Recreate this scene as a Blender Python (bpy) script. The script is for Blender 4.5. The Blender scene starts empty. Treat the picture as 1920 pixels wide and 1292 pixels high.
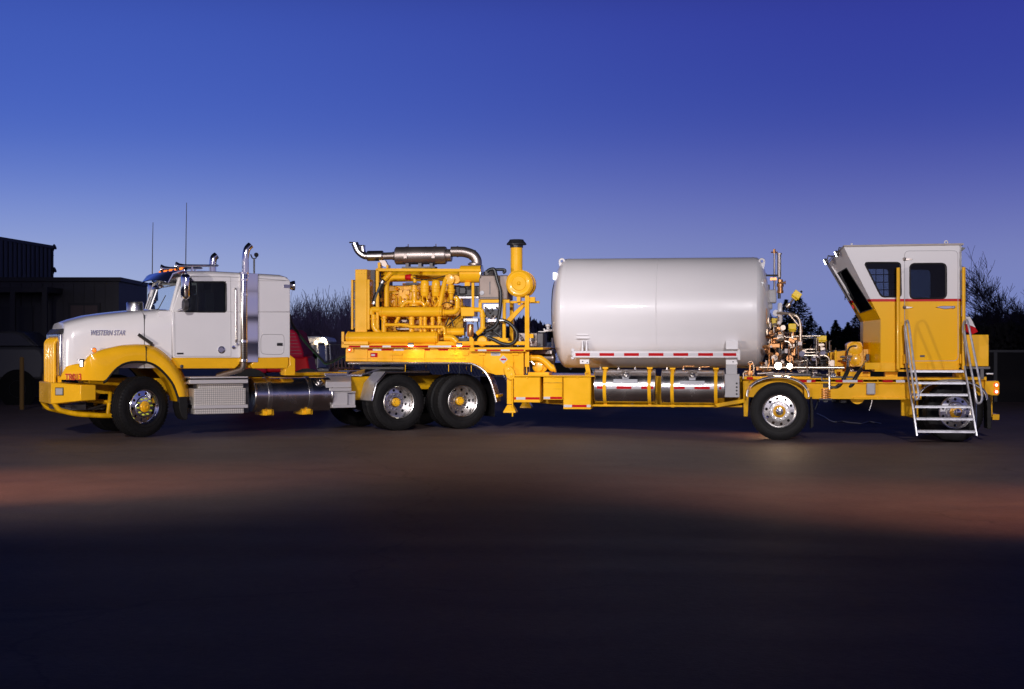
import bpy, bmesh, math, random
from math import sin, cos, pi, radians
from mathutils import Vector, Matrix
random.seed(11)
scene = bpy.context.scene
COL = scene.collection
FPX = 2900.0; CX = 960.0; CY = 646.0; CAMZ = 1.6

# ------------------------------------------------------------------ camera
cd = bpy.data.cameras.new("camera"); cam = bpy.data.objects.new("camera", cd); COL.objects.link(cam)
cam.location = (0, 0, CAMZ); cam.rotation_euler = (pi/2, 0, 0)
cd.sensor_width = 36; cd.lens = 36*FPX/1920; cd.clip_start = 0.1; cd.clip_end = 4000
scene.camera = cam

# ------------------------------------------------------------------ world: dusk sky, bright towards the sunset side (+Y)
w = bpy.data.worlds.new("World"); scene.world = w; w.use_nodes = True
nt = w.node_tree; nt.nodes.clear()
def srgb(r, g, b):
    f = lambda c: (c/255/12.92) if c/255 <= .04045 else ((c/255+.055)/1.055)**2.4
    return (f(r), f(g), f(b), 1)
N = nt.nodes.new; L = nt.links.new
tc = N('ShaderNodeTexCoord'); sp = N('ShaderNodeSeparateXYZ'); L(tc.outputs['Generated'], sp.inputs[0])
def ramp(stops):
    r = N('ShaderNodeValToRGB'); r.color_ramp.interpolation = 'B_SPLINE'
    e = r.color_ramp.elements
    while len(e) > 1: e.remove(e[-1])
    e[0].position = stops[0][0]; e[0].color = stops[0][1]
    for p, c in stops[1:]:
        x = e.new(p); x.color = c
    return r
zs = N('ShaderNodeMath'); zs.operation = 'SQRT'      # ramp over sqrt(z): more room near the horizon
zc = N('ShaderNodeMath'); zc.operation = 'MAXIMUM'; zc.inputs[1].default_value = 0
L(sp.outputs['Z'], zc.inputs[0]); L(zc.outputs[0], zs.inputs[0])
def st(zv): return math.sqrt(zv)
left = ramp([(0, srgb(172,188,220)), (st(.028), srgb(166,180,217)), (st(.055), srgb(150,165,212)), (st(.085), srgb(120,141,208)),
             (st(.12), srgb(84,111,196)), (st(.152), srgb(71,98,190)), (st(.19), srgb(65,91,183)), (st(.22), srgb(59,83,176)), (st(.29), srgb(34,48,100)), (st(.4), srgb(12,14,30)), (1, srgb(5,6,11))])
right = ramp([(0, srgb(112,130,188)), (st(.028), srgb(122,134,192)), (st(.055), srgb(122,131,188)), (st(.085), srgb(101,110,180)),
             (st(.12), srgb(74,85,169)), (st(.152), srgb(57,72,162)), (st(.19), srgb(53,64,158)), (st(.22), srgb(51,60,154)), (st(.29), srgb(28,33,86)), (st(.4), srgb(11,13,28)), (1, srgb(5,6,11))])
L(zs.outputs[0], left.inputs[0]); L(zs.outputs[0], right.inputs[0])
mx = N('ShaderNodeMapRange'); mx.inputs['From Min'].default_value = -.32; mx.inputs['From Max'].default_value = .26
mx.interpolation_type = 'SMOOTHSTEP'
L(sp.outputs['X'], mx.inputs['Value'])
mix = N('ShaderNodeMix'); mix.data_type = 'RGBA'
L(mx.outputs[0], mix.inputs['Factor']); L(left.outputs[0], mix.inputs[6]); L(right.outputs[0], mix.inputs[7])
# the side away from the sunset is dimmer and mauve
east = ramp([(0, srgb(158,148,172)), (st(.06), srgb(146,142,184)), (st(.2), srgb(96,102,164)), (st(.3), srgb(48,52,92)), (st(.45), srgb(14,16,32)), (1, srgb(6,7,13))])
L(zs.outputs[0], east.inputs[0])
my = N('ShaderNodeMapRange'); my.inputs['From Min'].default_value = -.5; my.inputs['From Max'].default_value = .6
my.interpolation_type = 'SMOOTHSTEP'
L(sp.outputs['Y'], my.inputs['Value'])
mix2 = N('ShaderNodeMix'); mix2.data_type = 'RGBA'
L(my.outputs[0], mix2.inputs['Factor']); L(east.outputs[0], mix2.inputs[6]); L(mix.outputs[2], mix2.inputs[7])
bg = N('ShaderNodeBackground'); bg.inputs['Strength'].default_value = 1.0
L(mix2.outputs[2], bg.inputs['Color'])
wo = N('ShaderNodeOutputWorld'); L(bg.outputs[0], wo.inputs[0])

# ------------------------------------------------------------------ unseen floodlights: low warm key, high fills behind the camera, orange sides
def spot(name, loc, target, power, col, size, blend, rad=.15):
    d = bpy.data.lights.new(name, 'SPOT'); d.energy = power; d.color = col
    d.spot_size = radians(size); d.spot_blend = blend; d.shadow_soft_size = rad
    o = bpy.data.objects.new(name, d); COL.objects.link(o); o.location = loc
    o.rotation_euler = (Vector(target)-Vector(loc)).to_track_quat('-Z', 'Y').to_euler()
    return o
spot('key_light', (-15.5, 7.5, 2.0), (1.0, 28.6, 1.9), 6400, (1, .88, .78), 60, .7, .25)
spot('front_fill_light', (-6.5, -6, 10.5), (-4.3, 29, 1.2), 22500, (1, .94, .96), 29, .8, .8)
spot('rear_fill_light', (4.0, -6, 10.5), (5.0, 29, 1.2), 23000, (1, .94, .96), 29, .8, .8)
spot('right_side_light', (14.0, 11.5, 5.0), (6.6, 15.6, 0), 7500, (1, .34, .13), 34, 1, .3)
spot('left_side_light', (-13.0, 12.5, 5.0), (-6.6, 17.0, 0), 6500, (1, .35, .15), 32, 1, .3)

scene.view_settings.view_transform = 'Standard'; scene.view_settings.look = 'None'
scene.view_settings.exposure = 0; scene.view_settings.gamma = 1
scene.render.engine = 'CYCLES'

# ------------------------------------------------------------------ materials
MATS = {}
def mat(name, col, rough=.5, metal=0, coat=0, emit=None, es=0, var=.0, vscale=6, rvar=0, bump=0, bscale=40, spec=.5, trans=0):
    m = bpy.data.materials.new(name); m.use_nodes = True; t = m.node_tree
    b = t.nodes['Principled BSDF']
    c = tuple(col)+(1,) if len(col) == 3 else col
    b.inputs['Base Color'].default_value = c; b.inputs['Roughness'].default_value = rough
    b.inputs['Metallic'].default_value = metal; b.inputs['Coat Weight'].default_value = coat
    b.inputs['Coat Roughness'].default_value = .06; b.inputs['Specular IOR Level'].default_value = spec
    b.inputs['Transmission Weight'].default_value = trans
    if emit: b.inputs['Emission Color'].default_value = tuple(emit)+(1,); b.inputs['Emission Strength'].default_value = es
    if var or rvar or bump:
        tcn = t.nodes.new('ShaderNodeTexCoord')
        no = t.nodes.new('ShaderNodeTexNoise'); no.inputs['Scale'].default_value = vscale; no.inputs['Detail'].default_value = 6
        t.links.new(tcn.outputs['Object'], no.inputs['Vector'])
        if var:
            mr = t.nodes.new('ShaderNodeMapRange'); mr.inputs['From Min'].default_value = .3; mr.inputs['From Max'].default_value = .7
            mr.inputs['To Min'].default_value = 1-var; mr.inputs['To Max'].default_value = 1+var
            t.links.new(no.outputs[0], mr.inputs['Value'])
            mm = t.nodes.new('ShaderNodeVectorMath'); mm.operation = 'SCALE'; mm.inputs[0].default_value = c[:3]
            t.links.new(mr.outputs[0], mm.inputs['Scale']); t.links.new(mm.outputs[0], b.inputs['Base Color'])
        if rvar:
            mr = t.nodes.new('ShaderNodeMapRange'); mr.inputs['From Min'].default_value = .3; mr.inputs['From Max'].default_value = .7
            mr.inputs['To Min'].default_value = max(.02, rough-rvar); mr.inputs['To Max'].default_value = rough+rvar
            t.links.new(no.outputs[0], mr.inputs['Value']); t.links.new(mr.outputs[0], b.inputs['Roughness'])
        if bump:
            n2 = t.nodes.new('ShaderNodeTexNoise'); n2.inputs['Scale'].default_value = bscale; n2.inputs['Detail'].default_value = 4
            t.links.new(tcn.outputs['Object'], n2.inputs['Vector'])
            bp = t.nodes.new('ShaderNodeBump'); bp.inputs['Strength'].default_value = bump; bp.inputs['Distance'].default_value = .01
            t.links.new(n2.outputs[0], bp.inputs['Height']); t.links.new(bp.outputs[0], b.inputs['Normal'])
    MATS[name] = m
    return m
YEL = mat('yellow_paint', (.93, .485, .014), .24, 0, .15, spec=.2, var=.07, vscale=3, rvar=.08, bump=.04, bscale=14)
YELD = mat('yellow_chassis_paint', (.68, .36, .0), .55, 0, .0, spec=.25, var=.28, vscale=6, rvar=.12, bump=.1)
YELP = mat('yellow_cast_paint', (.92, .47, .008), .32, 0, .25, var=.12, vscale=12, rvar=.1, bump=.06, bscale=60)
WHT = mat('white_paint', (.80, .78, .79), .22, 0, .8, var=.02, vscale=2, rvar=.05, bump=.015, bscale=7)
WHT2 = mat('white_tank_paint', (.80, .78, .79), .38, 0, .35, var=.012, vscale=1.5, rvar=.06, bump=.02, bscale=4)
CHR = mat('chrome', (.88, .87, .86), .10, 1)
ALU = mat('aluminium', (.74, .72, .70), .27, 1, var=.02, vscale=3, rvar=.02)
TANKM = mat('polished_tank_metal', (.66, .64, .64), .22, 1, var=.12, vscale=4, rvar=.07, bump=.03, bscale=9)
GALV = mat('galvanised_steel', (.62, .62, .66), .4, .6, var=.12, vscale=14, rvar=.1)
STEEL = mat('stainless_steel', (.33, .285, .265), .38, .9, var=.12, vscale=3, rvar=.04)
DSTEEL = mat('dark_steel', (.10, .095, .10), .5, .6, var=.2)
BRASS = mat('brass', (.62, .30, .12), .32, .9, var=.2, vscale=20)
RUB = mat('black_rubber', (.009, .0085, .009), .6, 0, spec=.22, var=.3, vscale=20, bump=.2)
BLK = mat('black_plastic', (.02, .02, .022), .35, var=.2)
HOSE = mat('black_hose', (.014, .017, .02), .38)
GREY = mat('grey_box_paint', (.42, .41, .42), .45, var=.06)
RED = mat('red_paint', (.55, .005, .01), .5, spec=.2)
REDT = mat('red_reflector', (.50, .004, .01), .6, spec=.1)
WHTT = mat('white_reflector', (.50, .48, .50), .35, .2)
CRIM = mat('crimson_truck_paint', (.34, .008, .035), .7, spec=.1, var=.12)
DWHT = mat('dull_white_paint', (.45, .46, .50), .45, var=.1)
BLUE = mat('blue_paint', (.01, .08, .42), .4)
NAVY = mat('navy_paint', (.02, .05, .14), .5, var=.2)
AMB = mat('amber_lamp', (.9, .3, .02), .3, emit=(1, .16, .02), es=.8)
REDL = mat('red_lamp', (.8, .02, .01), .3, emit=(1, .03, .01), es=.8)
WLAMP = mat('white_lamp', (1, 1, 1), .3, emit=(1, .93, .85), es=3)
HOT = mat('bright_lamp', (1, 1, 1), .3, emit=(1, .80, .52), es=70)
DIMW = mat('soft_white_lamp', (.9, .9, .9), .3, emit=(.9, .92, 1), es=1.2)
INT = mat('dark_interior', (.03, .025, .028), .8)
GRL = mat('grille_mesh', (.05, .045, .05), .5, .5)
def glass(name, tint, gl=.08):
    m = bpy.data.materials.new(name); m.use_nodes = True; t = m.node_tree; t.nodes.clear()
    o = t.nodes.new('ShaderNodeOutputMaterial'); a = t.nodes.new('ShaderNodeBsdfTransparent'); a.inputs[0].default_value = tuple(tint)+(1,)
    g = t.nodes.new('ShaderNodeBsdfGlossy'); g.inputs['Roughness'].default_value = .03
    f = t.nodes.new('ShaderNodeLayerWeight'); pw = t.nodes.new('ShaderNodeMath'); pw.operation = 'POWER'; pw.inputs[1].default_value = 5
    t.links.new(f.outputs['Facing'], pw.inputs[0])
    ad = t.nodes.new('ShaderNodeMath'); ad.operation = 'MULTIPLY_ADD'; ad.inputs[1].default_value = .4; ad.inputs[2].default_value = gl; t.links.new(pw.outputs[0], ad.inputs[0])
    x = t.nodes.new('ShaderNodeMixShader'); t.links.new(ad.outputs[0], x.inputs[0])
    t.links.new(a.outputs[0], x.inputs[1]); t.links.new(g.outputs[0], x.inputs[2]); t.links.new(x.outputs[0], o.inputs[0])
    return m
GLS = glass('clear_glass', (.96, .98, .99), .01)
GLT = glass('door_glass', (.55, .62, .64), .02)
GLD = glass('tinted_glass', (.22, .25, .27), .03)
GLM = glass('meshed_glass', (.45, .48, .50), .03)

def node_mat(name, build, **kw):
    m = mat(name, (.5, .5, .5), **kw); build(m.node_tree, m.node_tree.nodes['Principled BSDF']); return m
# control cab paint: white above, red belt line, yellow below (real two-tone paint, by height)
def _cabpaint(t, b):
    c = t.nodes.new('ShaderNodeTexCoord'); s = t.nodes.new('ShaderNodeSeparateXYZ'); t.links.new(c.outputs['Object'], s.inputs[0])
    r = t.nodes.new('ShaderNodeValToRGB'); r.color_ramp.interpolation = 'CONSTANT'
    mr = t.nodes.new('ShaderNodeMapRange'); mr.inputs['From Min'].default_value = 0; mr.inputs['From Max'].default_value = 4
    t.links.new(s.outputs['Z'], mr.inputs['Value']); t.links.new(mr.outputs[0], r.inputs[0])
    e = r.color_ramp.elements; e[0].position = 0; e[0].color = (.93, .485, .0, 1); e[1].position = CABZ0/4; e[1].color = (.55, .004, .006, 1)
    x = e.new(CABZ1/4); x.color = (.74, .72, .73, 1)
    t.links.new(r.outputs[0], b.inputs['Base Color'])
# diamond tread plate
def _tread(t, b):
    c = t.nodes.new('ShaderNodeTexCoord'); mp = t.nodes.new('ShaderNodeMapping'); mp.inputs['Rotation'].default_value = (0, radians(45), 0)
    mp.inputs['Scale'].default_value = (38, 38, 38)
    t.links.new(c.outputs['Object'], mp.inputs[0])
    ch = t.nodes.new('ShaderNodeTexChecker'); ch.inputs['Scale'].default_value = 1; t.links.new(mp.outputs[0], ch.inputs[0])
    bp = t.nodes.new('ShaderNodeBump'); bp.inputs['Strength'].default_value = .9; bp.inputs['Distance'].default_value = .012
    t.links.new(ch.outputs['Fac'], bp.inputs['Height']); t.links.new(bp.outputs[0], b.inputs['Normal'])
    r = t.nodes.new('ShaderNodeMix'); r.data_type = 'RGBA'; r.inputs[6].default_value = (.55, .52, .48, 1); r.inputs[7].default_value = (.88, .84, .76, 1)
    t.links.new(ch.outputs['Fac'], r.inputs[0]); t.links.new(r.outputs[2], b.inputs['Base Color'])
TREAD = node_mat('tread_plate', _tread, rough=.32, metal=.4)
BOXM = mat('satin_aluminium', (.74,.71,.69), .35, .45)
def _perf(t, b):      # perforated stack guard
    c = t.nodes.new('ShaderNodeTexCoord'); mp = t.nodes.new('ShaderNodeMapping'); mp.inputs['Scale'].default_value = (24, 24, 24)
    t.links.new(c.outputs['Object'], mp.inputs[0])
    v = t.nodes.new('ShaderNodeTexVoronoi'); v.inputs['Scale'].default_value = 1; v.inputs['Randomness'].default_value = 0
    t.links.new(mp.outputs[0], v.inputs['Vector'])
    r = t.nodes.new('ShaderNodeValToRGB'); r.color_ramp.elements[0].position = .28; r.color_ramp.elements[0].color = (.05, .04, .04, 1)
    r.color_ramp.elements[1].position = .36; r.color_ramp.elements[1].color = (.85, .83, .80, 1)
    t.links.new(v.outputs['Distance'], r.inputs[0]); t.links.new(r.outputs[0], b.inputs['Base Color'])
PERF = node_mat('perforated_chrome', _perf, rough=.16, metal=1)
def _asph(t, b):
    c = t.nodes.new('ShaderNodeTexCoord')
    def noise(s, d=6):
        n = t.nodes.new('ShaderNodeTexNoise'); n.inputs['Scale'].default_value = s; n.inputs['Detail'].default_value = d
        t.links.new(c.outputs['Object'], n.inputs['Vector']); return n
    n1 = noise(.16); n2 = noise(1.6); n3 = noise(38, 3)
    mp = t.nodes.new('ShaderNodeMapping'); mp.inputs['Scale'].default_value = (.22, 2.6, 1); t.links.new(c.outputs['Object'], mp.inputs[0])
    n4 = t.nodes.new('ShaderNodeTexNoise'); n4.inputs['Scale'].default_value = .5; n4.inputs['Detail'].default_value = 8; t.links.new(mp.outputs[0], n4.inputs['Vector'])
    r1 = t.nodes.new('ShaderNodeValToRGB'); r1.color_ramp.elements[0].position = .3; r1.color_ramp.elements[0].color = (.078, .058, .054, 1)
    r1.color_ramp.elements[1].position = .72; r1.color_ramp.elements[1].color = (.165, .118, .108, 1)
    s1 = t.nodes.new('ShaderNodeMath'); s1.operation = 'MULTIPLY_ADD'; s1.inputs[1].default_value = .45; t.links.new(n1.outputs[0], s1.inputs[0])
    s2 = t.nodes.new('ShaderNodeMath'); s2.operation = 'MULTIPLY_ADD'; s2.inputs[1].default_value = .3; t.links.new(n2.outputs[0], s2.inputs[0])
    s3 = t.nodes.new('ShaderNodeMath'); s3.operation = 'MULTIPLY'; s3.inputs[1].default_value = .25; t.links.new(n4.outputs[0], s3.inputs[0])
    t.links.new(s3.outputs[0], s2.inputs[2]); t.links.new(s2.outputs[0], s1.inputs[2]); t.links.new(s1.outputs[0], r1.inputs[0])
    # cracks
    nv = noise(.9); va = t.nodes.new('ShaderNodeVectorMath'); va.operation = 'MULTIPLY_ADD'; va.inputs[1].default_value = (1.2, 1.2, 0)
    t.links.new(nv.outputs['Color'], va.inputs[0]); t.links.new(c.outputs['Object'], va.inputs[2])
    vo = t.nodes.new('ShaderNodeTexVoronoi'); vo.feature = 'DISTANCE_TO_EDGE'; vo.inputs['Scale'].default_value = .16
    t.links.new(va.outputs[0], vo.inputs['Vector'])
    r2 = t.nodes.new('ShaderNodeValToRGB'); r2.color_ramp.elements[0].position = .0; r2.color_ramp.elements[0].color = (.72, .72, .72, 1)
    r2.color_ramp.elements[1].position = .003; r2.color_ramp.elements[1].color = (1, 1, 1, 1)
    t.links.new(vo.outputs['Distance'], r2.inputs[0])
    mu = t.nodes.new('ShaderNodeMix'); mu.data_type = 'RGBA'; mu.blend_type = 'MULTIPLY'; mu.inputs[0].default_value = 1
    t.links.new(r1.outputs[0], mu.inputs[6]); t.links.new(r2.outputs[0], mu.inputs[7])
    n5 = noise(14, 5); n6 = noise(90, 2)
    g1 = t.nodes.new('ShaderNodeMath'); g1.operation = 'MULTIPLY_ADD'; g1.inputs[1].default_value = .55; g1.inputs[2].default_value = .45; t.links.new(n5.outputs[0], g1.inputs[0])
    g2 = t.nodes.new('ShaderNodeMath'); g2.operation = 'MULTIPLY_ADD'; g2.inputs[1].default_value = .55; t.links.new(n6.outputs[0], g2.inputs[0]); t.links.new(g1.outputs[0], g2.inputs[2])
    sc_ = t.nodes.new('ShaderNodeVectorMath'); sc_.operation = 'SCALE'; t.links.new(mu.outputs[2], sc_.inputs[0]); t.links.new(g2.outputs[0], sc_.inputs['Scale'])
    t.links.new(sc_.outputs[0], b.inputs['Base Color'])
    bp = t.nodes.new('ShaderNodeBump'); bp.inputs['Strength'].default_value = .35; bp.inputs['Distance'].default_value = .012
    t.links.new(n3.outputs[0], bp.inputs['Height']); t.links.new(bp.outputs[0], b.inputs['Normal'])
    rr = t.nodes.new('ShaderNodeMapRange'); rr.inputs['To Min'].default_value = .5; rr.inputs['To Max'].default_value = .75
    t.links.new(n4.outputs[0], rr.inputs['Value']); t.links.new(rr.outputs[0], b.inputs['Roughness'])
ASPH = node_mat('worn_asphalt', _asph, spec=.16)

# ------------------------------------------------------------------ measuring frames
class Frame:
    """ground frame: x = along the vehicle, y = towards its far side; p() reads a photo measurement on the plane y = v"""
    def __init__(s, ox, oy, deg):
        s.o = Vector((ox, oy)); s.a = radians(deg); s.U = Vector((cos(s.a), sin(s.a))); s.V = Vector((-sin(s.a), cos(s.a)))
    def p(s, px, py, v):
        rx = (px-CX)/FPX; rz = -(py-CY)/FPX
        t = (v+s.o.dot(s.V))/(rx*s.V.x+s.V.y)
        P = Vector((rx*t, t)); d = P-s.o
        return Vector((d.dot(s.U), v, CAMZ+rz*t))
TR = Frame(-2.06, 30.07, 27.0)
TL = Frame(-2.33, 29.93, -8.5)
WF = Frame(0, 0, 0)
def gz(x, y=0):
    k = min(1, max(0, (x-.5)/4.0)); return -.11*k*k*(3-2*k)

# ------------------------------------------------------------------ mesh helper
class M:
    def __init__(s): s.v = []; s.f = []; s.mi = 0
    def add(s, vs, fs):
        b = len(s.v); s.v += [Vector(x) for x in vs]; s.f += [([b+i for i in f], s.mi) for f in fs]; return s
    def box(s, x0, x1, y0, y1, z0, z1):
        return s.add([(x0,y0,z0),(x1,y0,z0),(x1,y1,z0),(x0,y1,z0),(x0,y0,z1),(x1,y0,z1),(x1,y1,z1),(x0,y1,z1)],
                     [(0,3,2,1),(4,5,6,7),(0,1,5,4),(1,2,6,5),(2,3,7,6),(3,0,4,7)])
    def pb(s, F, xa, ya, xb, yb, v0, v1):        # box whose near face is measured in the photo at depth v0
        a = F.p(xa, yb, v0); b = F.p(xb, ya, v0)
        za = F.p((xa+xb)/2, yb, v0).z; zb = F.p((xa+xb)/2, ya, v0).z
        return s.box(a.x, b.x, v0, v1, za, zb)
    def prism(s, pts, off):                       # closed outline (3-D points) extruded by vector off
        n = len(pts); off = Vector(off); pts = [Vector(p) for p in pts]
        return s.add(pts+[p+off for p in pts], [tuple(range(n)), tuple(range(2*n-1, n-1, -1))]+[(i, i+n, (i+1) % n+n, (i+1) % n) for i in range(n)])
    def pp(s, F, pix, v0, v1):                    # outline measured on plane v0, extruded straight to v1
        return s.prism([F.p(x, y, v0) for x, y in pix], (0, v1-v0, 0))
    def loft(s, rings, close=True, caps=True):
        n = len(rings[0]); vs = [p for r in rings for p in r]; fs = []
        for i in range(len(rings)-1):
            for j in range(n if close else n-1):
                k = (j+1) % n; fs.append((i*n+j, i*n+k, (i+1)*n+k, (i+1)*n+j))
        if caps: fs += [tuple(range(n-1, -1, -1)), tuple(range((len(rings)-1)*n, len(rings)*n))]
        return s.add(vs, fs)
    def cyl(s, a, b, r, r2=None, n=20):
        return s.tube([a, b], r, n, r2)
    def tube(s, pts, r, n=12, r2=None):
        pts = [Vector(p) for p in pts]; rings = []
        up = None
        for i, p in enumerate(pts):
            d = (pts[min(i+1, len(pts)-1)]-pts[max(i-1, 0)]).normalized()
            if up is None:
                up = Vector((0, 0, 1)) if abs(d.z) < .9 else Vector((1, 0, 0))
            x = d.cross(up).normalized(); up = x.cross(d).normalized()
            rr = r if r2 is None else r+(r2-r)*i/(len(pts)-1)
            rings.append([p+(x*cos(t)+up*sin(t))*rr for t in [2*pi*k/n for k in range(n)]])
        return s.loft(rings)
    def bend(s, pts, r, rad=.12, n=12, k=6):      # tube with rounded corners
        pts = [Vector(p) for p in pts]; out = [pts[0]]
        for i in range(1, len(pts)-1):
            a, b, c = pts[i-1], pts[i], pts[i+1]
            d1 = (a-b); d2 = (c-b); q = min(rad, d1.length*.48, d2.length*.48)
            p1 = b+d1.normalized()*q; p2 = b+d2.normalized()*q
            for j in range(k+1):
                t = j/k; out.append(p1*(1-t)**2+b*2*t*(1-t)+p2*t*t)
        out.append(pts[-1]); return s.tube(out, r, n)
    def lathe(s, o, axis, prof, n=32, caps=True):  # prof = [(distance along axis, radius)]
        o = Vector(o); d = Vector(axis).normalized()
        h = Vector((0, 0, 1)) if abs(d.z) < .9 else Vector((1, 0, 0))
        x = d.cross(h).normalized(); y = x.cross(d).normalized()
        return s.loft([[o+d*q+(x*cos(t)+y*sin(t))*max(r, .0005) for t in [2*pi*k/n for k in range(n)]] for q, r in prof], caps=caps)
    def band(s, o, axis, r, ri, wd, n=48):        # flat ring strap
        return s.lathe(o, axis, [(-wd/2, ri), (-wd/2, r), (wd/2, r), (wd/2, ri), (-wd/2, ri)], n, caps=False)
    def build(s, name, mats, parent=None, bev=0, ang=35, label=None, smooth=True):
        me = bpy.data.meshes.new(name); me.from_pydata([tuple(v) for v in s.v], [], [f for f, _ in s.f])
        mats = mats if isinstance(mats, (list, tuple)) else [mats]
        for m in mats: me.materials.append(m)
        for p, (_, mi) in zip(me.polygons, s.f): p.material_index = mi
        bm = bmesh.new(); bm.from_mesh(me); bmesh.ops.recalc_face_normals(bm, faces=bm.faces); bm.to_mesh(me); bm.free()
        if smooth:
            me.polygons.foreach_set('use_smooth', [True]*len(me.polygons)); me.set_sharp_from_angle(angle=radians(ang))
        o = bpy.data.objects.new(name, me); COL.objects.link(o)
        if parent: o.parent = parent
        if bev:
            b = o.modifiers.new('bevel', 'BEVEL'); b.width = bev; b.segments = 2; b.limit_method = 'ANGLE'; b.angle_limit = radians(40)
        if label: o['label'] = label
        return o
def catmull(pts, k=8):
    pts = [Vector(p) for p in pts]; P = [pts[0]]+pts+[pts[-1]]; out = []
    for i in range(1, len(P)-2):
        for j in range(k):
            t = j/k; a, b, c, d = P[i-1], P[i], P[i+1], P[i+2]
            out.append(.5*((2*b)+(c-a)*t+(2*a-5*b+4*c-d)*t*t+(-a+3*b-3*c+d)*t**3))
    return out+[pts[-1]]
def thing(name, label, cat, loc=(0,0,0), deg=0, group=None):
    o = bpy.data.objects.new(name, None); COL.objects.link(o); o.location = loc; o.rotation_euler = (0, 0, radians(deg))
    o.empty_display_size = .2; o['label'] = label; o['category'] = cat
    if group: o['group'] = group
    return o
def tag(o, label, cat, group=None):
    o['label'] = label; o['category'] = cat
    if group: o['group'] = group
    return o
def struct(o): o['kind'] = 'structure'; return o
def sub(o, parent):
    o.parent = parent
    o.matrix_parent_inverse = Matrix.Identity(4)
    return o
def text(name, body, size, m, parent, loc, rot=(pi/2, 0, 0), ext=.004, shear=0, sx=1):
    c = bpy.data.curves.new(name, 'FONT'); c.body = body; c.size = size; c.extrude = ext; c.shear = shear; c.offset = .0022
    c.align_x = 'CENTER'; c.align_y = 'CENTER'
    t = bpy.data.objects.new('tmp', c); COL.objects.link(t)
    dg = bpy.context.evaluated_depsgraph_get(); me = bpy.data.meshes.new_from_object(t.evaluated_get(dg)); bpy.data.objects.remove(t)
    o = bpy.data.objects.new(name, me); me.materials.clear(); me.materials.append(m); COL.objects.link(o); o.parent = parent
    o.location = loc; o.rotation_euler = rot; o.scale = (sx, 1, 1)
    return o
def tape(F, v, y0, y1, segs, parent, name='reflector_strip', th=.004):
    m = M()
    for xa, xb, k in segs:
        m.mi = k; m.pb(F, xa, y0, xb, y1, v-th, v)
    return m.build(name, [REDT, WHTT], parent, smooth=False)
def stripes(xa, xb, lr, lw, start=0):
    out = []; x = xa; k = start
    while x < xb-1:
        e = min(xb, x+(lr if k == 0 else lw)); out.append((x, e, k)); x = e; k = 1-k
    return out

# ------------------------------------------------------------------ ground
def make_ground():
    xs = [-900,-300,-100,-40]+[-20+i for i in range(41)]+[40,100,300,900]
    ys = [-200,-40,-10,0,10,20,30,40,60,100,300,1500]
    m = M(); m.add([(x, y, gz(x)) for y in ys for x in xs],
                   [(j*len(xs)+i, j*len(xs)+i+1, (j+1)*len(xs)+i+1, (j+1)*len(xs)+i) for j in range(len(ys)-1) for i in range(len(xs)-1)])
    return struct(m.build('ground', ASPH))
make_ground()


# ------------------------------------------------------------------ wheels
def disc_holes(m, r1, q1, r2, q2, n, rc, rh, k=5, depth=.02):
    """annulus between r1 (at q1) and r2 (at q2) about the y axis, pierced by n round holes"""
    def P(r, t):
        q = q1+(q2-q1)*(r-r1)/(r2-r1); return Vector((r*cos(t), q, r*sin(t)))
    for i in range(n):
        a0 = 2*pi*i/n; a1 = 2*pi*(i+1)/n; am = (a0+a1)/2
        out = [P(r2, a0+(a1-a0)*j/k) for j in range(k)]+[P(r2+(r1-r2)*j/k, a1) for j in range(k)] + \
              [P(r1, a1+(a0-a1)*j/k) for j in range(k)]+[P(r1+(r2-r1)*j/k, a0) for j in range(k)]
        cx, cz = rc*cos(am), rc*sin(am); inn = []; inb = []
        for p in out:
            d = Vector((p.x-cx, p.z-cz)).normalized()
            x, z = cx+d.x*rh, cz+d.y*rh; r = math.hypot(x, z); q = q1+(q2-q1)*(r-r1)/(r2-r1)
            inn.append((x, q, z)); inb.append((x, q+depth, z))
        c = len(out); m.add(out+inn+inb, [(j, (j+1) % c, (j+1) % c+c, j+c) for j in range(c)]+[(j+c, (j+1) % c+c, (j+1) % c+2*c, j+2*c) for j in range(c)])
RT = .52
def tyre_profile(wd, off=0):
    h = wd/2; p = [(-h+.03, .295), (-h+.012, .33), (-h, .39), (-h+.002, .45), (-h+.018, .497), (-h+.035, .515)]
    g = [-h+.06, -h+.06+(wd-.12)/3, -h+.06+2*(wd-.12)/3, h-.06]
    for c in g: p += [(c-.009, RT), (c-.006, RT-.014), (c+.006, RT-.014), (c+.009, RT)]
    p += [(h-.035, .515), (h-.018, .497), (h-.002, .45), (h, .39), (h-.012, .33), (h-.03, .295), (-h+.03, .295)]
    return [(a+off, b) for a, b in p]
def lugs(m, wd, off=0, n=52):                # shoulder blocks of the tread
    for s in (-1, 1):
        for i in range(n):
            a = 2*pi*i/n; q = off+s*(wd/2-.022)
            c, d = cos(a), sin(a); t = .018
            r0, r1 = .495, .524
            pts = []
            for (r, tt, qq) in [(r0, -t, s*.014), (r0, t, s*.014), (r1-.006, t*.9, s*.006), (r1-.006, -t*.9, s*.006), (r0, -t, -s*.03), (r0, t, -s*.03), (r1, t*.9, -s*.03), (r1, -t*.9, -s*.03)]:
                pts.append((r*c-tt*d, q+qq, r*d+tt*c))
            m.add(pts, [(0,1,2,3), (4,7,6,5), (0,4,5,1), (1,5,6,2), (2,6,7,3), (3,7,4,0)])
def sidewall_ribs(m, wd, off=0):
    for r in (.36, .43):
        m.lathe((0, off, 0), (0, -1, 0), [(wd/2-.006, r-.004), (wd/2+.003, r-.002), (wd/2+.003, r+.002), (wd/2-.006, r+.004)], 56, caps=False)
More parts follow.
